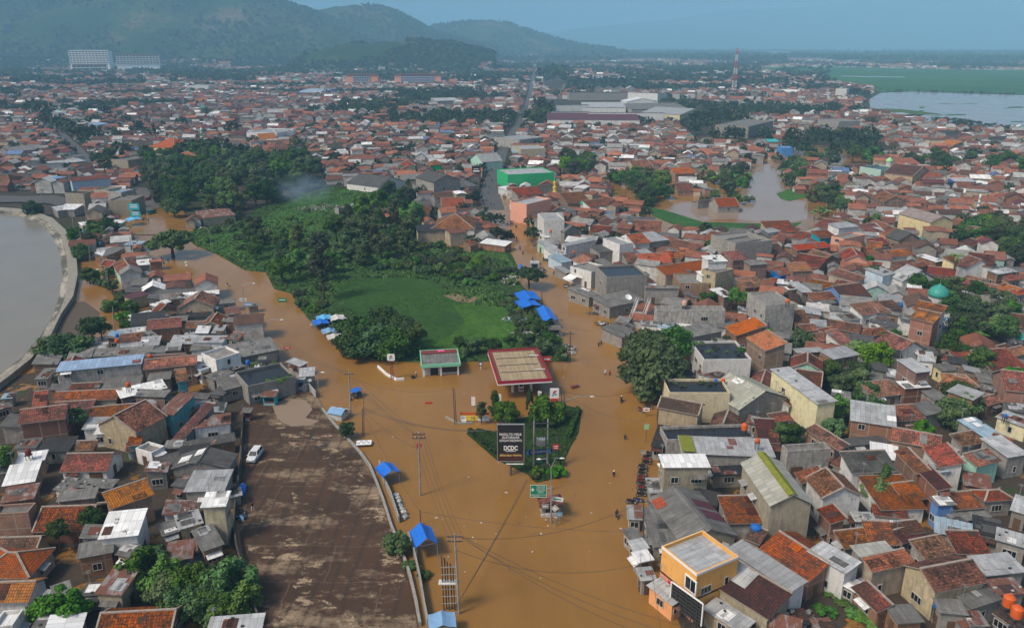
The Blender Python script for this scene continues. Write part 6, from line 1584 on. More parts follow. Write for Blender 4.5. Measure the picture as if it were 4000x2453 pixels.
# hedges
def hedge(name, pts, wd, h, lab, tile='C2'):
    P = [T(tile, x, y) for x, y in pts]; v = []; 
    for a_, b_ in zip(P[:-1], P[1:]):
        L = (b_-a_).length; N = int(L*260); s = RNG.uniform(0, 1, N)[:, None]; c = np.array(a_)+(np.array(b_)-np.array(a_))*s; nn = np.array([-(b_-a_).y/L, (b_-a_).x/L, 0]); v.append(c+nn*RNG.uniform(-wd/2, wd/2, (N,1))+np.stack([0*s[:,0], 0*s[:,0], RNG.uniform(0, h, N)**1], 1))
    Pn = np.concatenate(v); N = len(Pn); nm = RNG.normal(size=(N,3)); nm /= np.linalg.norm(nm, axis=1)[:,None]; a_ = np.cross(nm, RNG.normal(size=(N,3))); a_ /= np.linalg.norm(a_, axis=1)[:,None]; b_ = np.cross(nm, a_); s = .16*RNG.uniform(.6,1.3,(N,1))
    V = np.stack([Pn-a_*s, Pn+b_*s, Pn+a_*s, Pn-b_*s], 1).reshape(-1,3); o = obj(name, npmesh(name, V, np.arange(N*4).reshape(-1,4), [LEAF])); tag(o, lab, 'hedge'); return o
hedge('hedge', [(935,170),(1010,225),(1130,320)], .8, 1.1, 'clipped hedge along the left edge of the traffic island')
hedge('hedge', [(1615,215),(1650,110),(1685,20)], .9, 1.1, 'clipped hedge along the right edge of the traffic island')
# green direction sign and hut
p = T('C2', 1497, 790); h = zat(p, 'C2', 1492, 540); t = thing('direction_sign', 'large green road direction sign on a grey post beside the flooded hut', 'sign', p)
build(MB().tube([(0,0,-.8),(0,0,h)], .14, 10), 'post', M['steel'], t); x0, x1, z0, z1 = xat(p,'C2',1355,570)-p.x, xat(p,'C2',1468,570)-p.x, zat(p,'C2',1412,610), zat(p,'C2',1412,525)
build(MB().box(x0,x1,-.12,-.06,z0,z1), 'panel', M['green'], t); build(MB().bar((x1-.3,0,(z0+z1)/2+.4),(0,0,(z0+z1)/2+.4),.1).bar((x1-.3,0,(z0+z1)/2-.4),(0,0,(z0+z1)/2-.4),.1), 'arm', M['steel'], t)
hh = z1-z0; mb = MB(); mb.box(x0,x1,-.14,-.122,z1-.06,z1).box(x0,x1,-.14,-.122,z0,z0+.06).box(x0,x0+.06,-.14,-.122,z0+.06,z1-.06).box(x1-.06,x1,-.14,-.122,z0+.06,z1-.06).box(x0+.1,x1-.1,-.14,-.122,z0+hh*.2,z0+hh*.22); build(mb, 'border', WHITE, t)
for k, s_ in enumerate(('Pusat Kota', 'Kantor Dinas', 'Tempat Rekreasi', 'DPRD')): text(s_, .34, t, (x0+(x1-x0)*.64,-.14,z1-hh*(.14+.155*k)), WHITE, width=(x1-x0)*(.5 if k < 3 else .3))
text('Terminal', .3, t, (x0+(x1-x0)*.35,-.14,z0+hh*.12), WHITE); flat(t, 'arrow', [(x0+.15,z0+hh*.62),(x0+.4,z0+hh*.8),(x0+.4,z0+hh*.68),(x0+.6,z0+hh*.68),(x0+.6,z0+hh*.56),(x0+.4,z0+hh*.56),(x0+.4,z0+hh*.44)], WHITE, -.145)
p = T('C2', 1500, 735); t = thing('guard_hut', 'small flooded guard hut with a leaf-strewn brown tile roof', 'hut', p, .12); build(MB().box(-1.6,1.6,-.2,2.4,-.6,1.9), 'wall', M['dw'], t); rb = MB()
rb.slab([(-2,-.6,1.9),(2,-.6,1.9),(1.2,1.1,3.2),(-1.2,1.1,3.2)], .12); rb.slab([(2,2.8,1.9),(-2,2.8,1.9),(-1.2,1.1,3.2),(1.2,1.1,3.2)], .12); rb.slab([(2,-.6,1.9),(2,2.8,1.9),(1.2,1.1,3.2)], .12); rb.slab([(-2,2.8,1.9),(-2,-.6,1.9),(-1.2,1.1,3.2)], .12); build(rb, 'roof', M['dk'], t); build(MB().box(-1.2,1.0,-.25,-.202,.7,1.6), 'window', M['gl'], t); build(MB().box(-1.75,1.75,-.5,-.22,-.3,.55), 'counter', M['grime'], t)
for nm, lab, x, y, bx, by, wd, h_, rot, m_, tx in (('notice_board','white notice board tilted in front of the hut roof',1538,615,1550,770,2.0,.75,.18,WHITE,None), ('notice_board','small grey framed notice at the left of the hut',1457,664,1462,770,1.1,.9,0,M['steel'],None), ('diamond_sign','pale diamond-shaped warning sign in front of the hut',1524,678,1526,800,.95,.95,PI/4,M['grime'],None), ('round_notice','small pale round notice low before the hut',1528,738,1530,800,.6,.6,0,M['cap'],None), ('blue_white_plate','small white and blue plate right of the hut posts',1556,722,1556,775,.5,.8,0,M['skyp'],None)):
    p = T('C2', bx, by); z = zat(p,'C2',x,y); dx = xat(p,'C2',x,y)-p.x; t = thing(nm, lab, 'sign', (p.x, p.y-.4, 0)); build(MB().box(-wd/2,wd/2,-.05,0,-h_/2,h_/2), 'plate', m_, t, (dx,0,z), (0,rot,0)); build(MB().tube([(dx,.03,-.6),(dx,.03,z+.3)], .05, 6), 'post', M['steel'], t)
    build(MB().box(-wd*.32,wd*.32,-.07,-.052,-h_*.12,h_*.12), 'mark', M['green'] if m_ is WHITE else WHITE, t, (dx,0,z), (0,rot,0))
# poles -------------------------------------------------------------
TOPS = {}
def pole(key, tile, bx, by, tx, ty, lab, mat=M['conc'], r=.17, arms=1, name='utility_pole', grp='utility poles', lean=True):
    p = T(tile, bx, by); h = zat(p, tile, tx, ty); dx = (xat(p, tile, tx, ty)-p.x) if lean else 0; t = thing(name, lab, 'pole', p, 0, grp)
    build(MB().tube([(0,0,-.8),(dx*.5,0,h/2),(dx,0,h)], [r,r*.85,r*.65], 10), 'shaft', mat, t)
    for k in range(arms):
        build(MB().bar((dx-1.05,0,h-.45-k*.7),(dx+1.05,0,h-.45-k*.7),.13), 'crossarm', M['dsteel'], t); ins = MB()
        for x in (-.95,-.4,.4,.95): ins.tube([(dx+x,0,h-.4-k*.7),(dx+x,0,h-.1-k*.7)], [.08,.05], 6)
        build(ins, 'insulator', M['rustred'] if key == 'mid' else M['cap'], t)
    TOPS[key] = Vector((p.x+dx, p.y, h-.25)); return t
t = pole('mid', 'C2', 600, 600, 588, 165, 'tall grey concrete utility pole standing alone in the water left of the billboard', arms=2)
build(MB().tube([(-.1,0,9),(-.1,0,9.9)], .12, 8).tube([(.5,-.1,9.2),(.5,-.1,9.9)], .12, 8), 'fuse_holder', RED, t)
t = pole('low', 'C2', 868, 1410, 836, 862, 'utility pole in the lower water beside the scaffold of steel tubes', arms=2)
pole('left', 'B1', 2408, 1448, 2394, 1148, 'pale utility pole at the left of the junction near the kiosk trailer')
pole('twin', 'B2', 838, 1505, 824, 1250, 'thin brown pole left of the yellow banner', M['wood'], .11, 0)
pole('twinb', 'B2', 848, 1500, 836, 1262, 'thinner brown pole beside its twin, left of the yellow banner', M['wood'], .09, 0)
pole('right', 'B2', 1628, 1082, 1630, 872, 'dark pole by the rubbish heap right of the station', M['dsteel'], .14, 1)
pole('righta', 'B2', 1580, 1495, 1566, 1255, 'dark thin pole left of the double-globe street light', M['dsteel'], .10, 0)
pole('rightb', 'B2', 1598, 1490, 1586, 1270, 'dark thin pole closest to the street light', M['dsteel'], .10, 0)
pole('stall', 'B2', 1572, 905, 1555, 778, 'concrete pole behind the second blue stall', M['conc'], .13, 1)
pole('stallb', 'B2', 1437, 705, 1434, 598, 'dark pole between the two blue stalls', M['dsteel'], .14, 0)
pole('corner', 'C2', 2135, 985, 2132, 625, 'dark pole in front of the corrugated shop awnings at the right', M['dsteel'], .10, 1)
pole('lane', 'B1', 1040, 515, 1026, 342, 'utility pole on the left road before the pale stalls', M['conc'], .17, 1)
pole('lotpole', 'C2', 603, 800, 598, 700, 'short dark pole rising behind the blue tent', M['dsteel'], .09, 0)
pole('kiosk', 'C2', 205, 185, 203, 5, 'dark pole beside the fallen white tyre board', M['wood'], .12, 0)
pole('kioskb', 'C2', 214, 190, 212, -110, 'thin dark pole close to the fallen white tyre board', M['wood'], .08, 0)
pole('resv', 'B1', 560, 300, 548, 180, 'thin grey pole left of the tiled hip roof by the reservoir', M['conc'], .12, 0)
pole('bill', 'A2', 985, 1250, 985, 1150, 'thin pole by the dark warehouse', M['dsteel'], .12, 0)
for i, (x, y, ty) in enumerate(((590,105,-90), (760,115,-10), (505,170,60), (622,420,290), (745,590,450), (783,860,700), (900,330,180))): pole('bank%d' % i, 'B1', x, y, x-12, ty, 'thin grey pole along the left lane by the reservoir', M['conc'], .13, 0, grp='thin poles along the left lane')
for i, (x, y) in enumerate(((820,1180),(1590,1260),(285,1330),(755,1330))): pole('far%d' % i, 'A1', x, y+60, x, y-30, 'far utility pole on the upper left road', M['conc'], .2, 1, grp='far utility poles')
# street lamps
def lamp(lab, tile, bx, by, tx, ty, heads, r=.11):
    p = T(tile, bx, by); h = zat(p, tile, tx, ty); t = thing('street_lamp', lab, 'street lamp', p, 0, 'street lamps'); x0 = xat(p, tile, tx, ty)-p.x; build(MB().tube([(0,0,-.8),(x0*.6,0,h*.75),(x0,0,h)], [r,r*.8,r*.6], 8), 'shaft', M['steel'], t)
    for hx, hy in heads:
        x1 = xat(p, tile, hx, hy)-p.x; z1 = zat(p, tile, hx, hy); build(MB().tube([(x0,0,h),(x0+(x1-x0)*.5,0,max(h,z1)+.12),(x1,0,z1)], .055, 6), 'arm', M['steel'], t); s = 1 if x1 > x0 else -1
        build(MB().tube([(x1-.1*s,0,z1),(x1+.25*s,0,z1+.04),(x1+.75*s,0,z1)], [.08,.17,.06], 8), 'lamp_head', WHITE, t)
lamp('double-armed street lamp at the tip of the traffic island', 'C2', 1500, 560, 1498, 410, ((1428,352),(1562,346)))
lamp('street lamp with one long arm right of the price totem', 'B2', 1590, 1470, 1594, 1345, ((1770,1316),))
lamp('street lamp on the left road bank beside the meadow', 'B1', 1455, 345, 1440, 195, ((1385,157),))
lamp('street lamp at the left road above the flooded market signs', 'B1', 1677, 700, 1665, 560, ((1735,540),))
lamp('street lamp leaning over the left road by the grey shed', 'B1', 1800, 920, 1790, 850, ((1925,790),))
lamp('street lamp in the flooded lane below the reservoir', 'B1', 745, 600, 722, 455, ((675,445),))
lamp('dark street lamp beside the lot entrance', 'B1', 2187, 1290, 2180, 1160, ((2205,1150),))
# boards along the left road
for nm, lab, x, y, bx, by, wd, h_, m_ in (('shop_board','white and blue board at the left road edge',1703,685,1700,740,2.6,1.1,M['ptarp']), ('shop_board','pale board behind the first at the left road edge',1668,652,1665,700,2.0,.9,WHITE), ('green_board','fallen green board lying in the left flood water',1937,653,1937,668,2.6,1.1,M['green']), ('red_shop_board','small red shop board above the grey metal canopy',1973,980,1970,1060,1.7,.7,RED), ('white_placard','white placard standing in the water of the left road',1277,405,1277,440,.7,1.6,WHITE)):
    p = T('B1', bx, by); z = max(zat(p,'B1',x,y), h_*.5); t = thing(nm, lab, 'sign', p); dx = xat(p,'B1',x,y)-p.x; build(MB().box(dx-wd/2,dx+wd/2,-.05,.02,z-h_/2,z+h_/2), 'board', m_, t); build(MB().box(dx-wd*.35,dx+wd*.35,-.07,-.052,z-.1*h_,z+.14*h_), 'mark', WHITE if m_ not in (WHITE,) else M['green'], t); build(MB().bar((dx,.1,-.6),(dx,.1,z),.08), 'post', M['steel'], t)
p = T('B1', 1000, 240); x0, x1 = xat(p,'B1',918,212)-p.x, xat(p,'B1',1085,202)-p.x; z = zat(p,'B1',1000,208); t = thing('road_gantry', 'bare rusty gantry beam spanning part of the left road', 'gantry', p); build(MB().bar((x0,0,z),(x1,0,z),.35,.5), 'beam', M['wood'], t)
for x in (x0, x1): build(MB().bar((x,0,-.6),(x,0,z-.2),.3), 'post', M['wood'], t)
# painted phone sign, green wall sign
def wallsign(tile, x0, y0, x1, y1, H, lab, name, m_, txt, tm, foot, inv=False):
    p = T(tile, *foot); xa, xb, za, zb = xat(p,tile,x0,y1)-p.x, xat(p,tile,x1,y1)-p.x, zat(p,tile,x0,y1), zat(p,tile,x0,y0); t = thing(name, lab, 'sign', (p.x, p.y-.45, 0)); build(MB().box(xa,xb,-.05,0,za,zb), 'panel', m_, t)
    if txt: text(txt, (zb-za)*.8, t, ((xa+xb)/2,-.07,(za+zb)/2), tm, width=(xb-xa)*.86, bold=.05)
    return t
wallsign('B3', 158, 1312, 308, 1374, 0, 'black and white block-letter phone sign on the weathered yellow wall', 'wall_sign', M['board'], 'IM3', WHITE, (240, 1462))
wallsign('B3', 42, 1318, 105, 1350, 0, 'small green sign reading Murah on the weathered yellow wall', 'green_wall_sign', M['green'], 'Murah', WHITE, (75, 1462))
p = T('A2', 985, 1250); t = thing('shop_billboard', 'black shop billboard over the street before the dark warehouse', 'billboard', p); x0, x1, z0, z1 = xat(p,'A2',955,1170)-p.x, xat(p,'A2',1015,1170)-p.x, zat(p,'A2',985,1195), zat(p,'A2',985,1140); build(MB().box(x0,x1,-.2,.2,z0,z1), 'panel', M['board'], t); build(MB().bar((0,.4,-.5),(0,.4,z1),.3), 'post', M['dsteel'], t); build(MB().box(x0+.6,x1-.6,-.22,-.202,z0+1.2,z0+2.0).box(x0+1,x1-1,-.22,-.202,z0+2.6,z0+2.9), 'lettering_strip', WHITE, t)
for k, (x0, y0, x1, y1) in enumerate(((885,1395,962,1440), (900,1450,972,1490))):
    p = T('A1', 925, 1510); t = wallsign('A1', x0, y0, x1, y1, 0, ('upper turquoise shop board on the building at the left road', 'lower turquoise shop board on the building at the left road')[k], 'shop_sign', M['cyanp'], None, None, (925, 1510))
    for q in range(2): zz = zat(p,'A1',925,y1)+1.0+q*.9; build(MB().box(xat(p,'A1',x0+14,y1)-p.x,xat(p,'A1',x1-14,y1)-p.x,-.08,-.052,zz,zz+.35), 'lettering_strip', WHITE, t)
# right kerb boards
for nm, lab, x, y, by, wd, h_, m_ in (('shop_board','small white and red shop board beside the yellow wall',2150,12,60,1.3,.8,WHITE), ('shop_board','pale green framed board at the right kerb',2148,130,235,.9,1.1,M['mint']), ('shop_board','grey notice board on a post by the parked motorcycles',2124,305,420,1.1,.9,M['steel'])):
    p = T('C2', x, by); z = zat(p,'C2',x,y); t = thing(nm, lab, 'sign', p); build(MB().box(-wd/2,wd/2,-.06,0,z-h_/2,z+h_/2), 'board', m_, t); build(MB().box(-wd*.3,wd*.3,-.08,-.062,z-.12,z+.12), 'mark', RED if m_ is WHITE else M['yellow'], t); build(MB().tube([(0,.05,-.6),(0,.05,z)], .05, 6), 'post', M['dsteel'], t)
# scaffold tubes and the dark steel billboard frame at the lower right
p = T('C2', 810, 1385); t = thing('steel_scaffold', 'tall bundle of steel poles joined by ladder rungs near the lower pole', 'scaffold', p); h = zat(p,'C2',790,1020)
for k, x in enumerate((-.9,-.55,-.2,.2,.55)): build(MB().tube([(x,.25*(k%2),-.8),(x-.1,.25*(k%2),h-.4*k)], .09, 7), 'tube', M['dsteel'], t)
mb = MB()
for k in range(6): mb.bar((-1.1,-.1,1.1+k*1.15),(1.0,-.1,1.2+k*1.15),.1)
build(mb, 'rung', M['steel'], t); build(MB().box(-1.5,1.0,-.5,.5,h*.52,h*.52+.12), 'platform', M['grime'], t)
p = T('C3', 130, 1500); t = thing('hoarding_lattice', 'white-edged steel lattice frame of a hoarding before the orange shop', 'hoarding frame', p, -.95); z0, z1 = 2.0, zat(p,'C3',130,1270); mb = MB()
for k in range(7): mb.bar((-2.6+k*.87,0,z0-2.5),(-2.6+k*.87,0,z1),.09)
for k in range(7): mb.bar((-2.6,0,z0+(z1-z0)*k/6),(2.6,0,z0+(z1-z0)*k/6),.09)
build(mb, 'lattice', M['dsteel'], t); build(MB().box(-2.6,2.6,.12,.17,z0,z1), 'backing_sheet', M['board'], t); mb = MB(); mb.bar((-2.7,-.05,z0),(-2.7,-.05,z1+.1),.16).bar((2.7,-.05,z0),(2.7,-.05,z1+.1),.16).bar((-2.62,-.05,z1+.1),(2.62,-.05,z1+.1),.16); build(mb, 'edge', WHITE, t)
# orange shop: trim, window, sign -------------------------------------------------
OS = next(o for o in COL.objects if o.get('label', '').startswith('bright orange corner shop'))
S = [(2600+x*K, 1593+y*K) for x, y in ((-24,950),(215,1140),(497,1018))]; a, b, u, n, D = solve('f', *S, 7.6, 0); hw, hd = (b-a).length/2, max(2.4, D)/2
mb = MB(); z = 7.66
for q in ((-hw-.05,hw+.05,-hd-.06,-hd-.002),(-hw-.05,hw+.05,hd+.002,hd+.06),(-hw-.06,-hw-.002,-hd,hd),(hw+.002,hw+.06,-hd,hd)): mb.box(*q, 7.3, z)
build(mb, 'white_trim', WHITE, OS); build(MB().box(-hw-.03,hw+.03,-hd-.04,-hd-.004,3.55,3.85).box(hw+.004,hw+.04,-hd,hd,3.55,3.85), 'maroon_band', M['brownb'], OS); build(MB().box(-hw-.02,hw+.02,-hd-.03,-hd-.003,-.5,3.5), 'peach_panel', M['pk'], OS)
fm = frame_mesh(2.2, 2.2, .2, .12, 1).copy(); fm.materials.clear(); fm.materials.append(WHITE); w_ = obj('window', fm, OS, (hw-.9, -hd-.0, 4.3)); obj('pane', pane_mesh(2.2, 2.2, .2), w_)
build(MB().box(-1.7,1.5,-hd-.1,-hd-.045,2.7,3.4), 'shop_sign', RED, OS); text('TOKO', .5, OS, (-.1,-hd-.12,3.05), WHITE)
# ------------------------------------------------------------------ tents, stalls, vehicles, people, wires, small things
def tent(lab, tile, A, B, C, H, rise, mat, posts=True, name='tarpaulin_tent', cat='tent'):
    o = TILES[tile]; a, b, u, n, D = solve('s', *[(o[0]+x*K, o[1]+y*K) for x, y in (A, B, C)], H, 0); W = (b-a).length; D = max(D, 1.6); c = a+u*W/2+n*D/2; t = thing(name, lab, cat, (c.x, c.y, 0), math.atan2(u.y, u.x)); hw, hd = W/2, D/2; mb = MB(); k = 8
    for s in (-1, 1):
        for i in range(k):                                  # cloth sagging between the ridge and the eaves
            x0, x1 = hw*s*i/k, hw*s*(i+1)/k; z0, z1 = [H+rise*(1-abs(x)/hw)-.12*math.sin(PI*abs(x)/hw) for x in (x0, x1)]; P = [(x0,-hd,z0),(x1,-hd,z1),(x1,hd,z1),(x0,hd,z0)]; mb.slab(P if s > 0 else P[::-1], .03)
        mb.quad((hw*s,-hd,H),(hw*s,hd,H),(hw*s*1.02,hd,H-.5),(hw*s*1.02,-hd,H-.5))
    build(mb, 'canopy', mat, t); pm = MB()
    if posts:
        for x in (-hw+.1, hw-.1):
            for y in (-hd+.1, hd-.1): build(MB().tube([(x,y,-.5),(x,y,H)], .045, 6), 'post', M['steel'], t)
        build(MB().bar((-hw,-hd+.1,H-.03),(hw,-hd+.1,H-.03),.05).bar((0,-hd,H+rise-.06),(0,hd,H+rise-.06),.06), 'frame', M['steel'], t)
    return t
tent('blue tarpaulin tent open at the front beside the lot wall', 'C2', (572,955), (722,925), (665,815), 2.5, 1.2, M['tarp'])
tent('small blue canopy standing in water right of the lot corner', 'C2', (350,468), (462,435), (420,368), 2.2, .7, M['tarp'])
tent('pale blue tarpaulin shelter at the very bottom beside the lot', 'C2', (660,1520), (850,1500), (800,1402), 2.2, .5, M['ptarp'])
tent('ragged blue stall tarpaulin along the street, far half', 'B2', (1295,660), (1430,650), (1425,590), 2.4, .6, M['tarp'], name='market_stall', cat='stall')
tent('bright blue stall tarpaulin along the street, near half', 'B2', (1305,705), (1432,690), (1430,640), 2.4, .5, M['tarp'], name='market_stall', cat='stall')
tent('steep blue tarpaulin stall by the concrete pole', 'B2', (1450,800), (1545,795), (1490,705), 2.6, .9, M['tarp'], name='market_stall', cat='stall')
tent('blue awning stall beside the turquoise boards', 'B1', (890,110), (975,98), (970,80), 2.6, .4, M['skyp'], name='market_stall', cat='stall')
for i, (x, y, m_, lab) in enumerate(((2215,800,M['tarp'],'blue striped stall cover by the left roadside rubbish'), (2275,860,M['ptarp'],'pale cart stall at the edge of the left road'), (2240,770,M['skyp'],'sky blue stall cover behind the pale cart'), (2330,770,M['grime'],'white stall sheet beneath the dark trees'), (2310,900,M['grime'],'low white stall nearest the dark trees'))):
    tent(lab, 'B1', (x-55,y+25), (x+45,y+12), (x+40,y-20), 1.7, .35, m_, name='roadside_stall', cat='stall')
tent('blue stall sheet before the black-roofed long building', 'B2', (1280,440), (1305,440), (1300,410), 2.2, .3, M['tarp'], name='market_stall', cat='stall')
tent('white canopy at the edge of the street before the grey shop block', 'B2', (1630,520), (1720,505), (1690,480), 2.6, .8, WHITE, name='market_stall', cat='stall')
def kiosk(lab, tile, x, y, w_, d, h, m1, m2, rz=0.0, sign=None):
    p = T(tile, x, y); t = thing('kiosk', lab, 'kiosk', (p.x, p.y, .22 if tile == 'B1' and y > 1200 and x < 2100 else 0), rz, 'roadside kiosks'); build(MB().box(-w_/2,w_/2,0,d,-.4,h), 'body', m1, t); build(MB().slab([(-w_/2-.3,-.5,h+.05),(w_/2+.3,-.5,h+.05),(w_/2+.3,d+.2,h+.35),(-w_/2-.3,d+.2,h+.35)], .06), 'roof', m2, t); build(MB().box(-w_/2+.3,w_/2-.3,-.06,-.003,.95,1.75), 'hatch', BLK, t); build(MB().box(-w_/2+.1,w_/2-.1,-.25,-.01,.75,.9), 'counter', M['wood'], t); build(MB().box(-w_/2+.25,w_/2-.25,-.05,-.004,.2,.6), 'front_panel', sign or WHITE, t)
kiosk('turquoise kiosk with a rust-striped roof at the head of the lot', 'B1', 1852, 1385, 2.6, 1.8, 2.2, M['cyanp'], M['ru'])
kiosk('pale kiosk behind the turquoise one at the head of the lot', 'B1', 1810, 1310, 2.2, 1.6, 2.1, M['skyp'], M['lg'])
kiosk('blue and green kiosk by the metal canopy', 'B1', 1985, 1300, 2.4, 1.5, 2.1, M['bluep'], M['lg'], 0, M['green'])
kiosk('tall white and blue kiosk against the corrugated fence', 'B1', 2070, 1275, 1.6, 1.4, 2.6, M['ptarp'], M['lg'])
kiosk('light blue kiosk in the street before the round street tree', 'B2', 1385, 445, 2.4, 1.8, 2.2, M['skyp'], M['lg'])
kiosk('small brick guard kiosk below the second blue stall', 'B2', 1525, 905, 2.6, 2.0, 2.0, M['dw'], M['as'])
kiosk('rusty red kiosk at the upper left corner of the lot', 'C1', 1700, 95, 1.4, 1.2, 2.2, M['rustred'], M['as'])
# tyre board, trailer, boat, solar box
p = T('C2', 215, 255); t = thing('tyre_board', 'fallen white board painted with black tyre rings', 'sign', (p.x, p.y, .5), .1); build(MB().box(-1.4,1.4,-.9,.9,0,.07), 'board', WHITE, t)
for k in range(5):
    q = MB(); cx, cy2 = -1.0+k*.48, (.4 if k % 2 else -.15); nn = 14
    for j in range(nn):
        a0, a1 = 2*PI*j/nn, 2*PI*(j+1)/nn; q.quad((cx+.14*math.cos(a0),cy2+.14*math.sin(a0),.075),(cx+.26*math.cos(a0),cy2+.26*math.sin(a0),.075),(cx+.26*math.cos(a1),cy2+.26*math.sin(a1),.075),(cx+.14*math.cos(a1),cy2+.14*math.sin(a1),.075))
    build(q, 'painted_tyre', BLK, t)
build(MB().bar((-1.2,0,-.9),(-1.2,0,0),.08).bar((1.2,.5,-.9),(1.2,.5,0),.08), 'prop', M['wood'], t)
p = T('B1', 2325, 1460); t = thing('tarpaulin_trailer', 'stall trailer under white and blue sheets numbered 60 and 90', 'trailer', p, -.35); build(MB().box(-1.5,1.5,-1.3,1.3,-.3,1.4), 'body', M['grime'], t); build(MB().slab([(-1.7,0,2.2),(-1.7,-1.6,1.5),(1.7,-1.6,1.5),(1.7,0,2.2)], .05), 'blue_sheet', M['ptarp'], t); build(MB().slab([(1.7,0,2.2),(1.7,1.6,1.5),(-1.7,1.6,1.5),(-1.7,0,2.2)], .05), 'white_sheet', WHITE, t)
for s_, x in (('60', -.7), ('90', .7)): text(s_, .9, t, (x, .8, 1.92), BLK, rot=(-.41, 0, 0))
p = T('C1', 1658, 580); t = thing('covered_boat', 'upturned bright blue boat-shaped tarpaulin bundle at the lot edge', 'boat', (p.x, p.y, .25), PI/2+.12); mb = MB(); prof = [(-2.0,.12,.25),(-1.5,.55,.75),(-.5,.75,.95),(.7,.72,.9),(1.5,.5,.7),(2.0,.1,.3)]; rings = []
for x, w_, h in prof: rings.append([(x,-w_,0),(x,-w_*.95,h*.6),(x,-w_*.4,h),(x,w_*.4,h),(x,w_*.95,h*.6),(x,w_,0)])
for i in range(5):
    for j in range(5): mb.face((rings[i][j], rings[i][j+1], rings[i+1][j+1], rings[i+1][j]))
mb.face(rings[0][::-1]); mb.face(rings[-1]); build(mb, 'cover', M['tarp'], t); build(MB().tube([(-1.6,-.5,.8),(-1.6,0,.95),(-1.6,.5,.8)], .03, 5).tube([(1.0,-.62,.6),(1.0,0,.9),(1.0,.62,.6)], .03, 5), 'rope', WHITE, t)
# walls of the lot
def wall_run(lab, tile, pts, h, wd, mat, z0=0, name='boundary_wall'):
    P = [T(tile, x, y) for x, y in pts]; mb = MB()
    for a, b in zip(P[:-1], P[1:]): mb.bar(a+Vector((0,0,z0+h/2-.3)), b+Vector((0,0,z0+h/2-.3)), wd, h+.6)
    o = build(mb, name, mat); tag(o, lab, 'wall'); return o
wall_run('low pale kerb wall along the right edge of the lot', 'C2', [(-70,20),(0,110),(95,215),(190,320),(255,410),(300,520),(345,640),(405,830),(480,1010),(530,1160),(570,1330),(600,1500)], .7, .35, M['conc'])
wall_run('grey outer flood wall between the lot and the road', 'C2', [(320,400),(345,500),(400,620),(455,790)], 1.3, .22, M['conc'])
wall_run('grey outer flood wall behind the blue tent', 'C2', [(520,900),(560,1020),(600,1200),(630,1380),(655,1510)], 1.4, .22, M['conc'])
wall_run('dark stained wall along the left side of the lot', 'C1', [(1672,20),(1665,200),(1655,420),(1625,640),(1610,800),(1625,980),(1660,1120),(1700,1260),(1745,1400),(1790,1510)], 1.6, .25, m_plaster('black_stained_wall', (.10,.09,.08), .6, (.02,.02,.018)))
wall_run('corrugated grey fence at the top right corner of the lot', 'B1', [(2080,1290),(2120,1270),(2170,1330)], 1.8, .1, M['lg'], name='sheet_fence')
wall_run('broken kerb wall around the station forecourt', 'B2', [(310,1115),(370,1170),(440,1205),(490,1200)], .5, .35, M['white'])
wall_run('island kerb beside the brown twin poles', 'B2', [(775,1460),(860,1505),(960,1500)], .35, .3, M['conc'])
for k in range(7):
    p = T('C2', 415+k*10, 610+k*25); t = thing('white_sack', 'white rubble sack stacked along the outer flood wall', 'sack', (p.x+.5, p.y, .2), k*.7, 'white sacks along the flood wall'); build(MB().box(-.4,.4,-.3,.3,-.6,.35+.1*(k%3)), 'body', M['grime'], t); build(MB().box(-.12,.12,-.1,.1,.36+.1*(k%3),.55+.1*(k%3)), 'tied_neck', M['skyp'] if k % 3 == 0 else M['grime'], t)
# rubbish heaps and plastic sheets
def heap(lab, tile, x, y, rx, ry, n, cols, z=.2, h=.5, name='rubbish_heap'):
    p = T(tile, x, y); mb = MB(); mats = [M[c] for c in cols]
    for _ in range(n):
        a = random.uniform(0, 6.28); r = math.sqrt(random.random()); c = Vector((r*rx*math.cos(a), r*ry*math.sin(a), z+h*(1-r)*random.random())); s = random.uniform(.2,.7); A = Vector((random.uniform(-1,1), random.uniform(-1,1), random.uniform(-.5,.5)))*s; B = Vector((random.uniform(-1,1), random.uniform(-1,1), random.uniform(-.5,.5)))*s; mb.face((c-A, c-B, c+A, c+B), random.randrange(len(mats)))
    o = build(mb, name, mats, None, (p.x, p.y, 0)); tag(o, lab, 'rubbish', None, 'stuff'); return o
heap('white rubble and rubbish spilling from the bushes by the street tree', 'B2', 1215, 520, 3, 6, 220, ('grime','lg','grime','conc')); heap('white rubbish heap below the near blue stall', 'B2', 1310, 790, 6, 3, 240, ('grime','lg','grime','skyp')); heap('rubbish by the small guard kiosk', 'B2', 1310, 890, 4, 2, 120, ('grime','lg')); heap('sheets and planks heaped beside the dark pole right of the station', 'B2', 1590, 1000, 3.2, 4, 220, ('lg','grime','wood','as'))
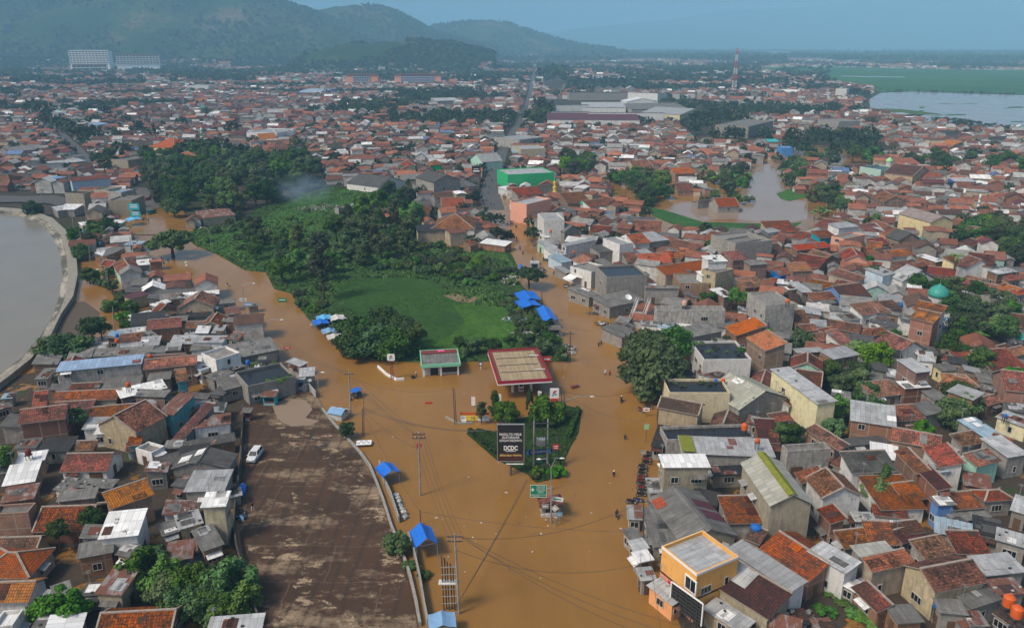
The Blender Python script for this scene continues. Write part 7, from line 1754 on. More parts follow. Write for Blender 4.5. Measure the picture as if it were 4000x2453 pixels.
heap('grey rubbish dump smoking beyond the grove', 'A1', 2240, 1430, 14, 9, 420, ('grime','as','wood','lg')); heap('rubbish around the left roadside stalls', 'B1', 2270, 810, 6, 5, 200, ('grime','ptarp','wood','lg')); heap('heap of crumpled white plastic sheets between the houses', 'C1', 1320, 1060, 1.9, 1.5, 160, ('grime','lg','lb'), .8, 1.0, 'plastic_sheets'); heap('rubbish and bikes below the solar box on the lot', 'C1', 1660, 760, .8, .8, 40, ('black','ptarp','dsteel'), .3, .5); heap('planks and junk behind the maroon roof', 'C3', 1080, 1210, 2.0, 1.0, 110, ('wood','grime','as'), .8, .8); heap('laundry and junk on the roofs by the blue balcony', 'C3', 2080, 470, 1.6, 1.2, 120, ('white','red','skyp','grime','green'), 3.6, 1.0, 'laundry'); heap('junk under the leaves in front of the corner house', 'C3', 900, 1440, 2.2, 1.4, 110, ('black','wood','as'), .6, .8); heap('laundry hung on the brick house terrace', 'B3', 1890, 860, 1.6, 1.6, 80, ('white','grime','black','skyp'), 2.8, 1.4, 'laundry'); heap('laundry under the pale roof at the right edge', 'C3', 2390, 720, 1.2, .8, 60, ('white','red','navy','grime'), 1.6, 1.4, 'laundry'); heap('debris raft at the kerb of the right row', 'B2', 1830, 745, 4, 1.6, 140, ('wood','as','dsteel'), .02, .2); heap('brown branches and rubble on the right kerb', 'B2', 1860, 820, 2.4, 2, 120, ('wood','grime','wood'), .05, .5)
def debris():
    mb = MB(); spots = [(890,190),(875,220),(1010,490),(1190,580),(940,718),(880,705),(710,752),(1325,745),(1280,790),(1245,775),(1120,863),(1665,590),(1700,505),(1690,398),(1750,510),(1815,642),(1930,1055),(1940,1200),(1425,1165),(1370,985),(1150,180),(660,1010),(1590,640),(1980,620),(1660,712),(1775,720),(1290,980),(1560,860),(1135,375)]
    for x, y in spots:
        p = T('C2', x, y, .03); s = random.uniform(.12,.4); a = random.uniform(0,3.1); d = Vector((math.cos(a),math.sin(a),0))*s; e = Vector((-d.y,d.x,0))*random.uniform(.25,.7); mb.face((p-d-e*.4, p-e, p+d+e*.3, p+e), random.choice((0,0,0,1,2)))
    for _ in range(240):
        x, y = random.uniform(700,1560), random.uniform(480,1400); q = Dp(x, y, .03)
        if inside(OPEN, x, y) and not inside(WEDGE, x, y) and not inside(ISLE, x, y) and not inside(LOT, x, y):
            s = random.uniform(.08,.28); a = random.uniform(0,3.1); d = Vector((math.cos(a),math.sin(a),0))*s; e = Vector((-d.y,d.x,0))*.6; mb.face((q-d, q-e, q+d, q+e), random.choice((0,0,1,2)))
    tag(build(mb, 'floating_debris', [M['wood'], M['dsteel'], M['grime']]), 'bits of wood and litter floating on the brown water', 'debris', None, 'stuff')
debris()
# ------------------------------------------------------------------ vehicles
def wheel(parent, loc, r, w_=.2, rot=(0,0,0), name='wheel'):
    t_ = MB(); n = 16
    for j in range(n):                                      # tyre as a rounded ring, axis along local x
        a0, a1 = 2*PI*j/n, 2*PI*(j+1)/n
        for (x0, k0, x1, k1) in ((-w_/2,.62,-w_/2,.95),(-w_/2,.95,-w_*.3,1),(-w_*.3,1,w_*.3,1),(w_*.3,1,w_/2,.95),(w_/2,.95,w_/2,.62)):
            t_.face(((x0,r*k0*math.cos(a0),r*k0*math.sin(a0)),(x0,r*k0*math.cos(a1),r*k0*math.sin(a1)),(x1,r*k1*math.cos(a1),r*k1*math.sin(a1)),(x1,r*k1*math.cos(a0),r*k1*math.sin(a0))))
    o = build(t_, name, BLK, parent, loc, rot); build(MB().tube([(-w_*.4,0,0),(w_*.4,0,0)], r*.6, 12), 'rim', M['steel'], o); return o
def loft(mb, secs, m=0):                                    # closed skin through cross-sections (lists of points)
    for A, B in zip(secs[:-1], secs[1:]):
        n = len(A)
        for i in range(n): mb.face((A[i], A[(i+1)%n], B[(i+1)%n], B[i]), m)
    mb.face(secs[0][::-1], m); mb.face(secs[-1], m); return mb
def car(lab, loc, rz, L, W, prof, roofp, paint, grp, cat='car', name='parked_car'):
    """prof: (y, z) upper outline of the lower body; roofp: (y0,y1 sill; y2,y3 roof), front is -y"""
    t = thing(name, lab, cat, loc, rz, grp); hw = W/2; secs = []
    for y, z, k in prof: secs.append([(-hw*k,y,.28),(-hw*k,y,z*.75),(-hw*k*.93,y,z),(hw*k*.93,y,z),(hw*k,y,z*.75),(hw*k,y,.28)])
    build(loft(MB(), secs), 'body', paint, t, smooth=False); y0, y1, y2, y3, zs, zr = roofp; a, b = hw*.90, hw*.76
    build(MB().face(((-b,y2,zr),(b,y2,zr),(b,y3,zr),(-b,y3,zr))).face(((-b,y2,zr-.05),(-b,y3,zr-.05),(b,y3,zr-.05),(b,y2,zr-.05))).quad((-b,y2,zr-.05),(b,y2,zr-.05),(b,y2,zr),(-b,y2,zr)).quad((b,y3,zr-.05),(-b,y3,zr-.05),(-b,y3,zr),(b,y3,zr)).quad((b,y2,zr-.05),(b,y3,zr-.05),(b,y3,zr),(b,y2,zr)).quad((-b,y3,zr-.05),(-b,y2,zr-.05),(-b,y2,zr),(-b,y3,zr)), 'roof', paint, t)
    build(MB().quad((-a,y0,zs),(a,y0,zs),(b,y2,zr-.06),(-b,y2,zr-.06)), 'windscreen', M['gl'], t); build(MB().quad((a,y1,zs),(-a,y1,zs),(-b,y3,zr-.06),(b,y3,zr-.06)), 'rear_window', M['gl'], t)
    for s in (-1, 1): build(MB().quad((a*s,y0,zs),(a*s,y1,zs),(b*s,y3,zr-.06),(b*s,y2,zr-.06)), 'side_window', M['gl'], t)
    pl = MB()
    for s in (-1, 1):
        for ya, yb in ((y0,y2),(y1,y3),((y0+y1)/2,(y2+y3)/2)): pl.bar((a*s*1.005,ya,zs),(b*s*1.005,yb,zr-.03),.07)
    build(pl, 'pillar', paint, t)
    for s in (-1, 1):
        for y in (-L*.31, L*.30): wheel(t, (s*(hw-.09), y, .32), .32, .2)
        build(MB().box(s*hw*.62-.18,s*hw*.62+.18,-L/2-.012,-L/2+.06,.62,.78), 'headlight', M['steel'], t); build(MB().box(s*hw*.72-.12,s*hw*.72+.12,L/2-.05,L/2+.012,.62,.85), 'tail_light', RED, t); build(MB().box(s*(hw+.08)-.08,s*(hw+.08)+.08,y0+.05,y0+.2,zs-.02,zs+.14), 'mirror', paint, t)
    build(MB().box(-hw*.95,hw*.95,-L/2-.06,-L/2-.013,.3,.5), 'bumper', M['steel'], t); build(MB().box(-.3,.3,-L/2-.07,-L/2-.061,.36,.46), 'plate', BLK, t); return t
M['carw'] = m_plain('white_car_paint', (.62,.64,.64), .25, .5, .03); M['carg'] = m_plain('green_car_paint', (.02,.16,.09), .35, .5, .05); M['carb'] = m_plain('blue_car_paint', (.03,.16,.40), .35, .5, .05)
VAN = lambda L: [(-L/2,.72,.86),(-L/2+.12,.86,.95),(-L*.26,1.0,1),(L*.42,1.02,1),(L/2-.02,.98,.94),(L/2,.8,.9)]
p = T('C1', 1752, 350); car('silvery white estate car parked alone by the dark wall', (p.x, p.y, .23), -.06, 4.5, 1.72, VAN(4.5), (-1.1,2.1,-.45,1.8,1.02,1.62), M['carw'], 'cars and minibuses')
p = T('A1', 1040, 1468); car('green minibus wading along the upper left road', (p.x, p.y, -.15), -.5, 4.2, 1.65, VAN(4.2), (-1.7,1.9,-1.3,1.75,1.05,1.85), M['carg'], 'cars and minibuses', 'minibus', 'minibus')
p = T('A1', 910, 1262); car('white van on the upper left road under the trees', (p.x, p.y, .05), .9, 4.4, 1.7, VAN(4.4), (-1.6,2.0,-1.1,1.85,1.05,1.9), M['carw'], 'cars and minibuses', 'van', 'van')
p = T('A1', 400, 922); car('small white van far up the left street', (p.x, p.y, .05), .4, 4.4, 1.7, VAN(4.4), (-1.6,2.0,-1.1,1.85,1.05,1.9), M['carw'], 'cars and minibuses', 'van', 'van')
p = T('A2', 1142, 1092); car('pale minibus driving down the main street', (p.x, p.y, .07), .15, 4.4, 1.7, VAN(4.4), (-1.6,2.0,-1.1,1.85,1.05,1.9), M['carw'], 'cars and minibuses', 'van', 'van')
p = T('A1', 1010, 1375); car('red car on the upper left road', (p.x, p.y, .05), -.4, 4.2, 1.65, VAN(4.2), (-1.0,1.8,-.4,1.4,1.0,1.5), m_plain('red_car_paint', (.4,.03,.03), .35, .5), 'cars and minibuses')
p = T('B2', 160, 1320); t = thing('pickup_cart', 'small cargo tricycle with a blue cover by the left junction pole', 'tricycle', p, -.4); build(MB().box(-.7,.7,-1,1.1,.5,1.0), 'cargo_bed', M['dsteel'], t); build(MB().slab([(-.9,-1.1,1.7),(.9,-1.1,1.7),(.9,1.2,1.75),(-.9,1.2,1.75)], .05), 'cover', M['tarp'], t)
for x in (-.75,.75):
    for y in (-.95, 1.05): build(MB().bar((x,y,.9),(x,y,1.7),.05), 'post', M['steel'], t)
for l in ((-.72,.7,.3),(.72,.7,.3),(0,-1.7,.3)): wheel(t, l, .34, .12)
build(MB().tube([(0,-1.0,.7),(0,-1.55,.9),(0,-1.7,.3)], .05, 6).tube([(-.4,-1.4,1.1),(0,-1.55,1.0),(.4,-1.4,1.1)], .03, 6), 'handlebar', M['dsteel'], t)
MOTO = {}
def moto_meshes():
    fr = MB(); fr.tube([(0,-.62,.32),(0,-.45,.75),(0,-.2,.62),(0,.15,.5),(0,.55,.32)], [.04,.05,.09,.08,.04], 6); fr.tube([(0,-.1,.32),(0,.2,.3)], .14, 8); MOTO['frame'] = fr.mesh('frame', M['dsteel'])
    bd = MB(); loft(bd, [[(-w_,y,z0),(w_,y,z0),(w_*.8,y,z1),(-w_*.8,y,z1)] for y, w_, z0, z1 in ((-.5,.05,.55,.85),(-.25,.15,.42,.78),(.0,.14,.42,.70),(.3,.15,.52,.76),(.72,.08,.62,.82))]); MOTO['body'] = bd
    st = MB(); loft(st, [[(-w_,y,z0),(w_,y,z0),(w_*.8,y,z0+.1),(-w_*.8,y,z0+.1)] for y, w_, z0 in ((-.15,.11,.72),(.15,.16,.76),(.5,.14,.80),(.68,.08,.84))]); MOTO['seat'] = st.mesh('seat', BLK)
    hb = MB(); hb.tube([(-.36,-.34,1.02),(-.15,-.46,.98),(0,-.48,.95),(.15,-.46,.98),(.36,-.34,1.02)], .025, 6); hb.tube([(-.3,-.4,1.03),(-.36,-.44,1.2)], .015, 5); hb.tube([(.3,-.4,1.03),(.36,-.44,1.2)], .015, 5); MOTO['handlebar'] = hb.mesh('handlebar', M['dsteel'])
    MOTO['headlight'] = MB().box(-.1,.1,-.62,-.52,.82,.98).mesh('headlight', M['steel']); MOTO['fender'] = MB().tube([(0,-.95,.50),(0,-.75,.66),(0,-.5,.55)], [.05,.07,.06], 6).mesh('fender', M['dsteel'])
    MOTO['paints'] = [bd.mesh('body', m) for m in (BLK, m_plain('dark_red_paint', (.25,.02,.02), .3, .5), m_plain('dark_blue_paint', (.02,.05,.2), .3, .5), M['carw'])]
    par = obj('tmp', None); w1 = wheel(par, (0,0,0), .29, .1); rim = w1.children[0]; MOTO['wheel'], MOTO['rim'] = w1.data, rim.data
    for o in (rim, w1, par): bpy.data.objects.remove(o)
moto_meshes()
def motorcycle(p, rz, z=0.0, col=0, lab=None, grp='motorcycles parked along the right kerb', lean=.12):
    t = obj('motorcycle', None, None, (p.x, p.y, z), (0, lean, rz)); obj('frame', MOTO['frame'], t); obj('body', MOTO['paints'][col], t)
    for nm in ('seat','handlebar','headlight','fender'): obj(nm, MOTO[nm], t)
    for y in (-.66, .62): w_ = obj('wheel', MOTO['wheel'], t, (0, y, .29)); obj('rim', MOTO['rim'], w_)
    if lab: tag(t, lab, 'motorcycle', grp)
    else: auto(t, {0:'black',1:'dark red',2:'dark blue',3:'white'}[col]+' parked motorcycle', 'motorcycle', grp, .5)
    return t
for x0, y0, x1, y1, n in ((2120,610,2120,420,9), (2150,390,2165,330,4), (2040,660,2090,650,2)):
    for i in range(n): motorcycle(T('C2', x0+(x1-x0)*i/max(1,n-1)+random.uniform(-8,8), y0+(y1-y0)*i/max(1,n-1)), PI/2+random.uniform(-.35,.35), .05, random.choice((0,0,0,1,2)))
for x0, y0, x1, y1, n in ((1590,560,1650,600,6), (1520,470,1600,495,7), (1450,375,1560,440,11), (1380,265,1440,330,4), (1445,465,1470,490,3), (1215,130,1250,160,3)):
    for i in range(n): motorcycle(T('B2', x0+(x1-x0)*i/max(1,n-1)+random.uniform(-14,14), y0+(y1-y0)*i/max(1,n-1)+random.uniform(-8,8)), random.uniform(-.5,1.8), -.05, random.choice((0,0,0,1,2,3)), grp='motorcycles parked along the street')
for x0, y0, x1, y1, n in ((1130,1290,1180,1370,9), (1060,1180,1100,1260,6), (1010,1290,1030,1400,7), (1085,1120,1130,1170,5)):
    for i in range(n): motorcycle(T('A2', x0+(x1-x0)*i/max(1,n-1)+random.uniform(-8,8), y0+(y1-y0)*i/max(1,n-1)+random.uniform(-6,6)), random.uniform(-.6,.6), .05, random.choice((0,0,1,2)), grp='motorcycles up the main street')
motorcycle(T('B2', 2165, 1400), 1.2, .0, 0, 'black motorcycle parked beside the white and red shop board'); motorcycle(T('B2', 2110, 1420), .6, .0, 1, 'dark red motorcycle left of the white and red shop board'); motorcycle(T('C1', 1660, 730), 1.1, .25, 0, 'motorcycle with bags parked at the lot edge', 'motorcycles')
# ------------------------------------------------------------------ people
SKIN = m_plain('skin', (.30,.17,.10), .6, .3, .1); HAIR = m_plain('black_hair', (.012,.01,.01), .5, .4)
def skin_body(joints, bones, radii, name):
    me = bpy.data.meshes.new(name); me.from_pydata(joints, bones, []); o = bpy.data.objects.new('tmp_'+name, me); COL.objects.link(o); o.modifiers.new('skin', 'SKIN'); sk = me.skin_vertices[0].data
    for i, r in enumerate(radii): sk[i].radius = (r, r)
    sk[0].use_root = True; s = o.modifiers.new('sub', 'SUBSURF'); s.levels = s.render_levels = 1
    dg = bpy.context.evaluated_depsgraph_get(); out = bpy.data.meshes.new_from_object(o.evaluated_get(dg)); bpy.data.objects.remove(o); out.materials.clear(); out.polygons.foreach_set('use_smooth', [True]*len(out.polygons)); return out
def person_mesh(pose):
    J = []; Bn = []; R = []
    def add(p, r, par=None):
        J.append(p); R.append(r); 
        if par is not None: Bn.append((par, len(J)-1))
        return len(J)-1
    st = pose != 'ride'; hz = .93 if st else .82
    pel = add((0,0,hz), .145); ch = add((0,-.02 if st else -.10,hz+.30), .15, pel); sh = add((0,-.02 if st else -.14,hz+.48), .12, ch); nk = add((0,-.03 if st else -.17,hz+.57), .055, sh); hd = add((0,-.04 if st else -.19,hz+.66), .085, nk); add((0,-.04 if st else -.20,hz+.78), .085, hd)
    add((0,-.15 if st else -.30,hz+.66), .018, hd)                                     # nose
    for s in (-1, 1):
        so = add((s*.185,-.02 if st else -.14,hz+.47), .066, sh); swing = (.16*s if pose == 'walk' else .03)
        if st: el = add((s*.25,swing*.5+.02,hz+.20), .048, so); wr = add((s*.27,swing-.06,hz-.04), .035, el); d = (0,-.01,-1)
        else: el = add((s*.29,-.28,hz+.27), .048, so); wr = add((s*.31,-.48,hz+.22), .035, el); d = (0,-1,-.1)
        pm = add((s*.28, (J[wr][1]+d[1]*.07), J[wr][2]+d[2]*.07), .034, wr)
        for k in range(4): f = add((s*(.255+.02*k), J[pm][1]+d[1]*.05, J[pm][2]+d[2]*.05), .010, pm); add((s*(.25+.02*k), J[f][1]+d[1]*(.03+.008*(k in (1,2)))-.012, J[f][2]+d[2]*.035), .008, f)
        th_ = add((s*.235, J[wr][1]+d[1]*.05-.02, J[wr][2]+d[2]*.05), .011, wr); add((s*.225, J[th_][1]+d[1]*.04, J[th_][2]+d[2]*.04), .009, th_)
        step = (-.20*s if pose == 'walk' else 0.0); hp = add((s*.09,0,hz-.06), .105, pel)
        if st: kn = add((s*.10,step*.6-.03,hz-.47), .07, hp); an = add((s*.10,step*1.1+.04,.09), .045, kn); add((s*.11,step*1.1-.14,.03), .04, an)
        else: kn = add((s*.19,-.36,hz-.16), .07, hp); an = add((s*.17,-.20,.36), .045, kn); add((s*.18,-.38,.31), .04, an)
    me = skin_body(J, Bn, R, 'person'); return me, hz
POSES = {k: person_mesh(k) for k in ('walk', 'stand', 'ride')}; CLOTH = {}
def cloth(c):
    if c not in CLOTH: CLOTH[c] = m_plain('cloth', c, .85, .1, .15)
    return CLOTH[c]
def person(p, pose, shirt, trousers, head, lab, rz=0.0, z=-.55, bag=None):
    base, hz = POSES[pose]; me = base.copy(); t = obj('person', me, None, (p.x, p.y, z), (0,0,rz)); tag(t, lab, 'person', 'people out in the flood'); me.materials.append(SKIN); me.materials.append(cloth(shirt)); me.materials.append(cloth(trousers)); idx = []
    for f in me.polygons:
        c = f.center; arm = abs(c.x) > .20 and c.z > hz-.25 if pose != 'ride' else c.y < -.40 and c.z > hz
        if c.z > hz+.53: m_ = 0
        elif arm and (c.z < hz+.18 if pose != 'ride' else True): m_ = 0
        elif c.z > hz-.02: m_ = 1
        elif c.z < .10 and pose != 'ride': m_ = 0
        else: m_ = 2
        idx.append(m_)
    me.polygons.foreach_set('material_index', idx); hc = (0, -.03 if pose != 'ride' else -.18, hz+.70)
    hm = MB().dome((0,0,0), .105 if head == 'hair' else .135, .13 if head == 'hair' else .17, 12, 5).mesh('hair' if head == 'hair' else 'helmet', HAIR if head == 'hair' else cloth(head), True); obj('hair' if head == 'hair' else 'helmet', hm, t, hc)
    fx = MB()
    for s in (-1, 1): fx.box(s*.035-.014,s*.035+.014,hc[1]-.105,hc[1]-.085,hc[2]-.02,hc[2]+.0)
    build(fx, 'eyes', HAIR, t); build(MB().box(-.03,.03,hc[1]-.10,hc[1]-.085,hc[2]-.09,hc[2]-.078), 'mouth', RED, t)
    for s in (-1, 1): build(MB().box(s*.09-.012,s*.09+.012,hc[1]-.01,hc[1]+.03,hc[2]-.05,hc[2]+.02), 'ear', SKIN, t)
    if bag: build(MB().box(-.17,.17,.10,.26,hz+.08,hz+.46), 'backpack', cloth(bag), t)
    return t
D1, D2, WH_, RD, BL_, GY = (.02,.02,.025), (.05,.05,.06), (.7,.7,.7), (.5,.04,.04), (.03,.08,.25), (.2,.2,.2)
person(T('B2', 1825, 970), 'walk', D1, D2, 'hair', 'person in dark clothes wading down the street, left of a pair', 2.9); person(T('B2', 1842, 958), 'walk', D2, D1, 'hair', 'person in dark clothes wading down the street, right of a pair', 2.9)
person(T('B2', 1870, 1165), 'walk', WH_, D2, (.8,.8,.8), 'person in a white shirt and cap wading before the big tree', .3); person(T('B2', 1900, 1168), 'stand', RD, D2, 'hair', 'person in a red shirt wading before the big tree', .5)
person(T('C2', 2005, 215), 'walk', D1, BL_, 'hair', 'person in black with a backpack wading near the right kerb', 3.0, bag=D2); person(T('C2', 1928, 470), 'walk', D1, RD, (.85,.85,.82), 'person in black with a white cap wading in open water', .2)
person(T('C2', 2012, 900), 'stand', RD, D1, 'hair', 'person in red standing left by the corrugated awnings', 1.0); person(T('C2', 2040, 900), 'stand', RD, GY, (.7,.1,.1), 'person in red and grey standing right by the corrugated awnings', -.6)
person(T('B2', 1372, 378), 'walk', D1, D2, 'hair', 'lone person in black walking up the flooded street', 3.0); person(T('B2', 1425, 418), 'walk', D2, BL_, 'hair', 'person wading beside the row of parked motorcycles', 3.1); person(T('B2', 1240, 212), 'walk', D2, BL_, 'hair', 'person far up the street wading, nearest the red stalls', 0); person(T('B2', 1262, 238), 'walk', D1, D1, 'hair', 'person in black far up the street behind the tricycles', 0)
person(T('B1', 1110, 378), 'stand', RD, D2, 'hair', 'person in red by the lone flat-topped tree', 1.0); person(T('B1', 1155, 390), 'stand', D1, D2, 'hair', 'person in black crouched near the lone tree rubbish', 0); person(T('B1', 1125, 408), 'walk', D2, D2, 'hair', 'dark person wading left of the lone tree litter', .6)
person(T('C1', 1737, 715), 'walk', D1, WH_, 'hair', 'person with a dark top crossing the brown lot', 1.2, .23); person(T('B1', 965, 325), 'stand', D1, D2, 'hair', 'person in black beside the pale metal shack', 0)
for i, (x, y, c) in enumerate(((1050,1270,BL_),(1075,1295,D1),(1068,1330,BL_),(1055,1385,D1),(1085,1410,BL_),(1105,1415,D2),(1135,1165,D1),(1090,1170,D2),(1120,1240,RD),(1042,1410,BL_))): person(T('A2', x, y), 'walk', c, D2, 'hair', 'small figure wading up the far part of the main street', random.uniform(0,6), -.3)['group'] = 'people up the main street'
for i, (x, y) in enumerate(((985,112),(1020,115),(990,100))): person(T('B1', x, y), 'walk', D1, D2, 'hair', 'dark figure wading by the blue awning stall', i, -.4)['group'] = 'people by the blue awning stall'
def rider(tile, x, y, rz, shirt, helm, lab, col=0, labm=None, z=-.28):
    p = T(tile, x, y); m_ = motorcycle(p, rz, z, col, labm, 'motorcycles moving through the water', 0); person(p+Vector((-math.sin(rz)*.12, math.cos(rz)*.12, 0)), 'ride', shirt, D2, helm, lab, rz, z+.02)
rider('C2', 1948, 745, .1, D1, (.03,.03,.03), 'motorcyclist in black riding through the lower right water', 0, 'black motorcycle ridden through the lower right water'); rider('B2', 1980, 1350, 3.0, D1, (.8,.8,.8), 'motorcyclist with a white helmet making a wake in the flood', 0, 'dark motorcycle with a wake below the big tree')
rider('B2', 1285, 305, .2, BL_, (.03,.03,.03), 'rider on the farther of two motorcycles in the street', 2, 'farther of two motorcycles wading in the street'); rider('B2', 1305, 338, .2, D1, (.5,.1,.1), 'rider on the nearer of two motorcycles in the street', 0, 'nearer of two motorcycles wading in the street'); rider('B2', 1200, 135, .1, RD, (.03,.03,.03), 'rider in red far up the flooded street', 1, 'dark red motorcycle ridden far up the street'); rider('B1', 1563, 560, 1.2, RD, (.6,.05,.05), 'rider in red on the flooded left road', 3, 'white motorcycle ridden on the flooded left road')
p = T('B2', 1660, 1255); t = thing('pushed_cart', 'red handcart half sunk at the right of the station', 'cart', p, .5); build(MB().box(-.9,.9,-.4,.4,.1,.55), 'tray', M['rustred'], t); build(MB().bar((.9,-.3,.4),(1.6,-.35,.8),.05).bar((.9,.3,.4),(1.6,.35,.8),.05), 'handle', M['steel'], t)
for s in (-1, 1): wheel(t, (0, s*.45, .1), .3, .08, (0,0,PI/2))
p = T('B2', 657, 1362); t = thing('floating_crate', 'red floating tray drifting before the station', 'tray', p, .1); build(MB().box(-.75,.75,-.22,.22,-.1,.02), 'base', M['rustred'], t); build(MB().box(-.75,.75,-.22,-.17,.021,.22).box(-.75,.75,.17,.22,.021,.22).box(-.75,-.7,-.17,.17,.021,.22).box(.7,.75,-.17,.17,.021,.22), 'rim', RED, t)
p = T('B2', 550, 1190); t = thing('litter_bin', 'dark rubbish bin half under water left of the station office', 'bin', p); build(MB().tube([(0,0,-.4),(0,0,.45)], [.4,.46], 12), 'body', M['dsteel'], t); build(MB().tube([(0,0,.46),(0,0,.52)], .48, 12), 'lid', BLK, t)
person(T('B2', 572, 1180), 'stand', GY, D2, (.75,.75,.75), 'person in grey with a pale cap standing by the station office', 0)
# ------------------------------------------------------------------ water tanks, dishes on roofs
def tank(tile, x, y, z, r, h, m_, lab):
    p = T(tile, x, y, z); t = thing('water_tank', lab, 'water tank', p, 0, 'roof water tanks'); build(MB().tube([(0,0,0),(0,0,h*.08),(0,0,h*.5),(0,0,h*.9),(0,0,h)], [r*.95,r,r*1.03,r,r*.75], 16), 'body', M[m_], t); build(MB().dome((0,0,h), r*.75, r*.28, 16, 4), 'shoulder', M[m_], t); build(MB().tube([(0,0,h+r*.26),(0,0,h+r*.38)], r*.3, 12), 'lid', M[m_], t)
    st = MB()
    for sx in (-1, 1):
        for sy in (-1, 1): st.bar((sx*r*.7,sy*r*.7,-min(z,1.5)),(sx*r*.7,sy*r*.7,-.06),.08)
    st.box(-r,r,-r,r,-.1,-.005); build(st, 'stand', M['dsteel'], t)
for a in (('C3',2350,1355,5.0,.7,1.4,'orange','big orange water tank at the lower right, the farther of two'), ('C3',2405,1430,5.0,.7,1.4,'orange','big orange water tank at the lower right, the nearer of two'), ('B1',803,945,4.6,.45,.8,'orange','orange water tank beside a tiled roof near the reservoir trees'), ('B1',805,905,5.0,.4,.7,'bluep','blue water tank beside an orange one near the reservoir trees'), ('B1',880,1245,5.6,.45,.8,'orange','orange water tank above the white triangular roof'), ('B1',1030,1045,5.9,.45,.6,'orange','orange water tank between the blue roof and the hip roof'), ('B1',1702,1095,5.2,.45,.9,'bluep','blue water tank at the corner of the roof pond'), ('C1',195,320,4.0,.5,1.0,'rustred','rust red water tank under the turquoise roof strips'), ('B3',838,670,9.0,.5,.8,'orange','orange water tank on the tall stained white block'), ('B3',130,690,7.4,.65,1.2,'pk','pinkish water tank on the long stained concrete roof'), ('B2',2415,690,7.4,.6,1.1,'rustred','brownish water tank above the outside stairs'), ('B3',395,1215,6.4,.4,.7,'orange','orange water tank on the yellow wall building'), ('B3',345,1215,6.4,.35,.6,'bluep','blue water tank on the yellow wall building'), ('C3',630,235,6.2,.4,.6,'orange','small orange tank beside the pale corrugated hall'), ('C3',540,150,5.4,.55,1.2,'orange','orange tank on the black recessed roof'), ('B2',1655,330,7.6,.4,.6,'orange','orange tank on the white shop row'), ('B2',1495,190,6.4,.45,.9,'orange','orange tank on the terrace behind the narrow white shop house'), ('B1',690,270,4.6,.45,.7,'bluep','blue tank on the tiled strip near the white shack'), ('B1',575,190,4.6,.4,.6,'bluep','blue tank on the hip roof by the bank'), ('B3',1615,695,8.6,.45,.8,'bluep','blue tank by the three storey brick gable'), ('C3',620,830,3.6,.8,.5,'bluep','dark blue basin in the tiled courtyard'), ('C3',1855,1365,2.6,.35,.6,'bluep','blue barrel by the cream house door'), ('C3',2330,60,4.6,.35,.5,'bluep','blue barrel near the right gatehouse')): tank(*a)
def dish(tile, x, y, z, r, lab):
    p = T(tile, x, y, z); t = thing('satellite_dish', lab, 'satellite dish', p, 0, 'satellite dishes'); mb = MB(); n = 16
    for k in range(3):
        r0, r1 = r*k/3, r*(k+1)/3
        for j in range(n): a0, a1 = 2*PI*j/n, 2*PI*(j+1)/n; mb.face(((r0*math.cos(a0),r0*math.sin(a0),.35*r0*r0/r),(r1*math.cos(a0),r1*math.sin(a0),.35*r1*r1/r),(r1*math.cos(a1),r1*math.sin(a1),.35*r1*r1/r),(r0*math.cos(a1),r0*math.sin(a1),.35*r0*r0/r)))
    build(mb, 'bowl', M['white'], t, (0,0,.9), (.5,.3,0)); build(MB().tube([(0,0,-.5),(0,0,.9)], .05, 6), 'post', M['steel'], t); build(MB().tube([(0,0,.9),(.12,-.3,1.5)], .02, 5), 'feed', M['steel'], t)
dish('B2', 2025, 660, 6.0, 1.0, 'white satellite dish on the wall by the outside stairs')
# outside stairs of the concrete building
p = T('B2', 2100, 800, 0); t = thing('outside_stairs', 'pair of concrete stair flights zigzagging down the white building front', 'stairs', (p.x, p.y-1.2, 0), -.1)
for s, x0 in ((1, -2.6), (1, .6)):
    mb = MB(); N = 14
    for k in range(N): z = 6.4-k*.36; y = -1.2+.0*k; mb.box(x0-.5+k*.0+1.9*(1-k/N), x0+.1+1.9*(1-k/N), -.6-k*.22, -.38-k*.22, z-.36, z)
    build(mb, 'flight', M['grime'], t)
    rl = MB(); rl.bar((x0+1.4,-.5,7.3),(x0-.5,-3.6,2.6),.06).bar((x0+2.0,-.5,7.3),(x0+.1,-3.6,2.6),.06)
    build(rl, 'rail', WHITE, t)
# sheets of another colour let into known roofs
def roof_of(start):
    o = next(q for q in COL.objects if q.get('label', '').startswith(start)); r = next(c for c in o.children if c.name.startswith('roof')); V = np.array([v.co for v in r.data.vertices]); return o, V.min(0), V.max(0)
o, lo, hi = roof_of('tall khaki hall'); hw = (hi[0]-lo[0])/2; zr = 7.6+.52*hw+.1; mb = MB(); k = .52
for s in (-1, 1):
    P = [(0,lo[1],zr+.12),(0,hi[1],zr+.12),(s*.75,hi[1],zr+.12-.75*k),(s*.75,lo[1],zr+.12-.75*k)]; mb.slab(P if s < 0 else P[::-1], .05)
M['moss'] = m_plain('olive_moss', (.20,.22,.035), .9, .1, .25); build(mb, 'ridge_cap', M['moss'], o)
o, lo, hi = roof_of('long low pale corrugated'); W = hi[0]-lo[0]; build(MB().box(lo[0]+.1,lo[0]+W*.15,lo[1]+.1,hi[1]-.1,hi[2]+.02,hi[2]+.07), 'olive_sheet', M['moss'], o)
o, lo, hi = roof_of('large grey asbestos gabled hall'); hw = (hi[0]-lo[0])/2; L = hi[1]-lo[1]; z0 = max(v.co.z for v in next(c for c in o.children if c.name.startswith('roof')).data.vertices); sl_ = .4; mb = MB()
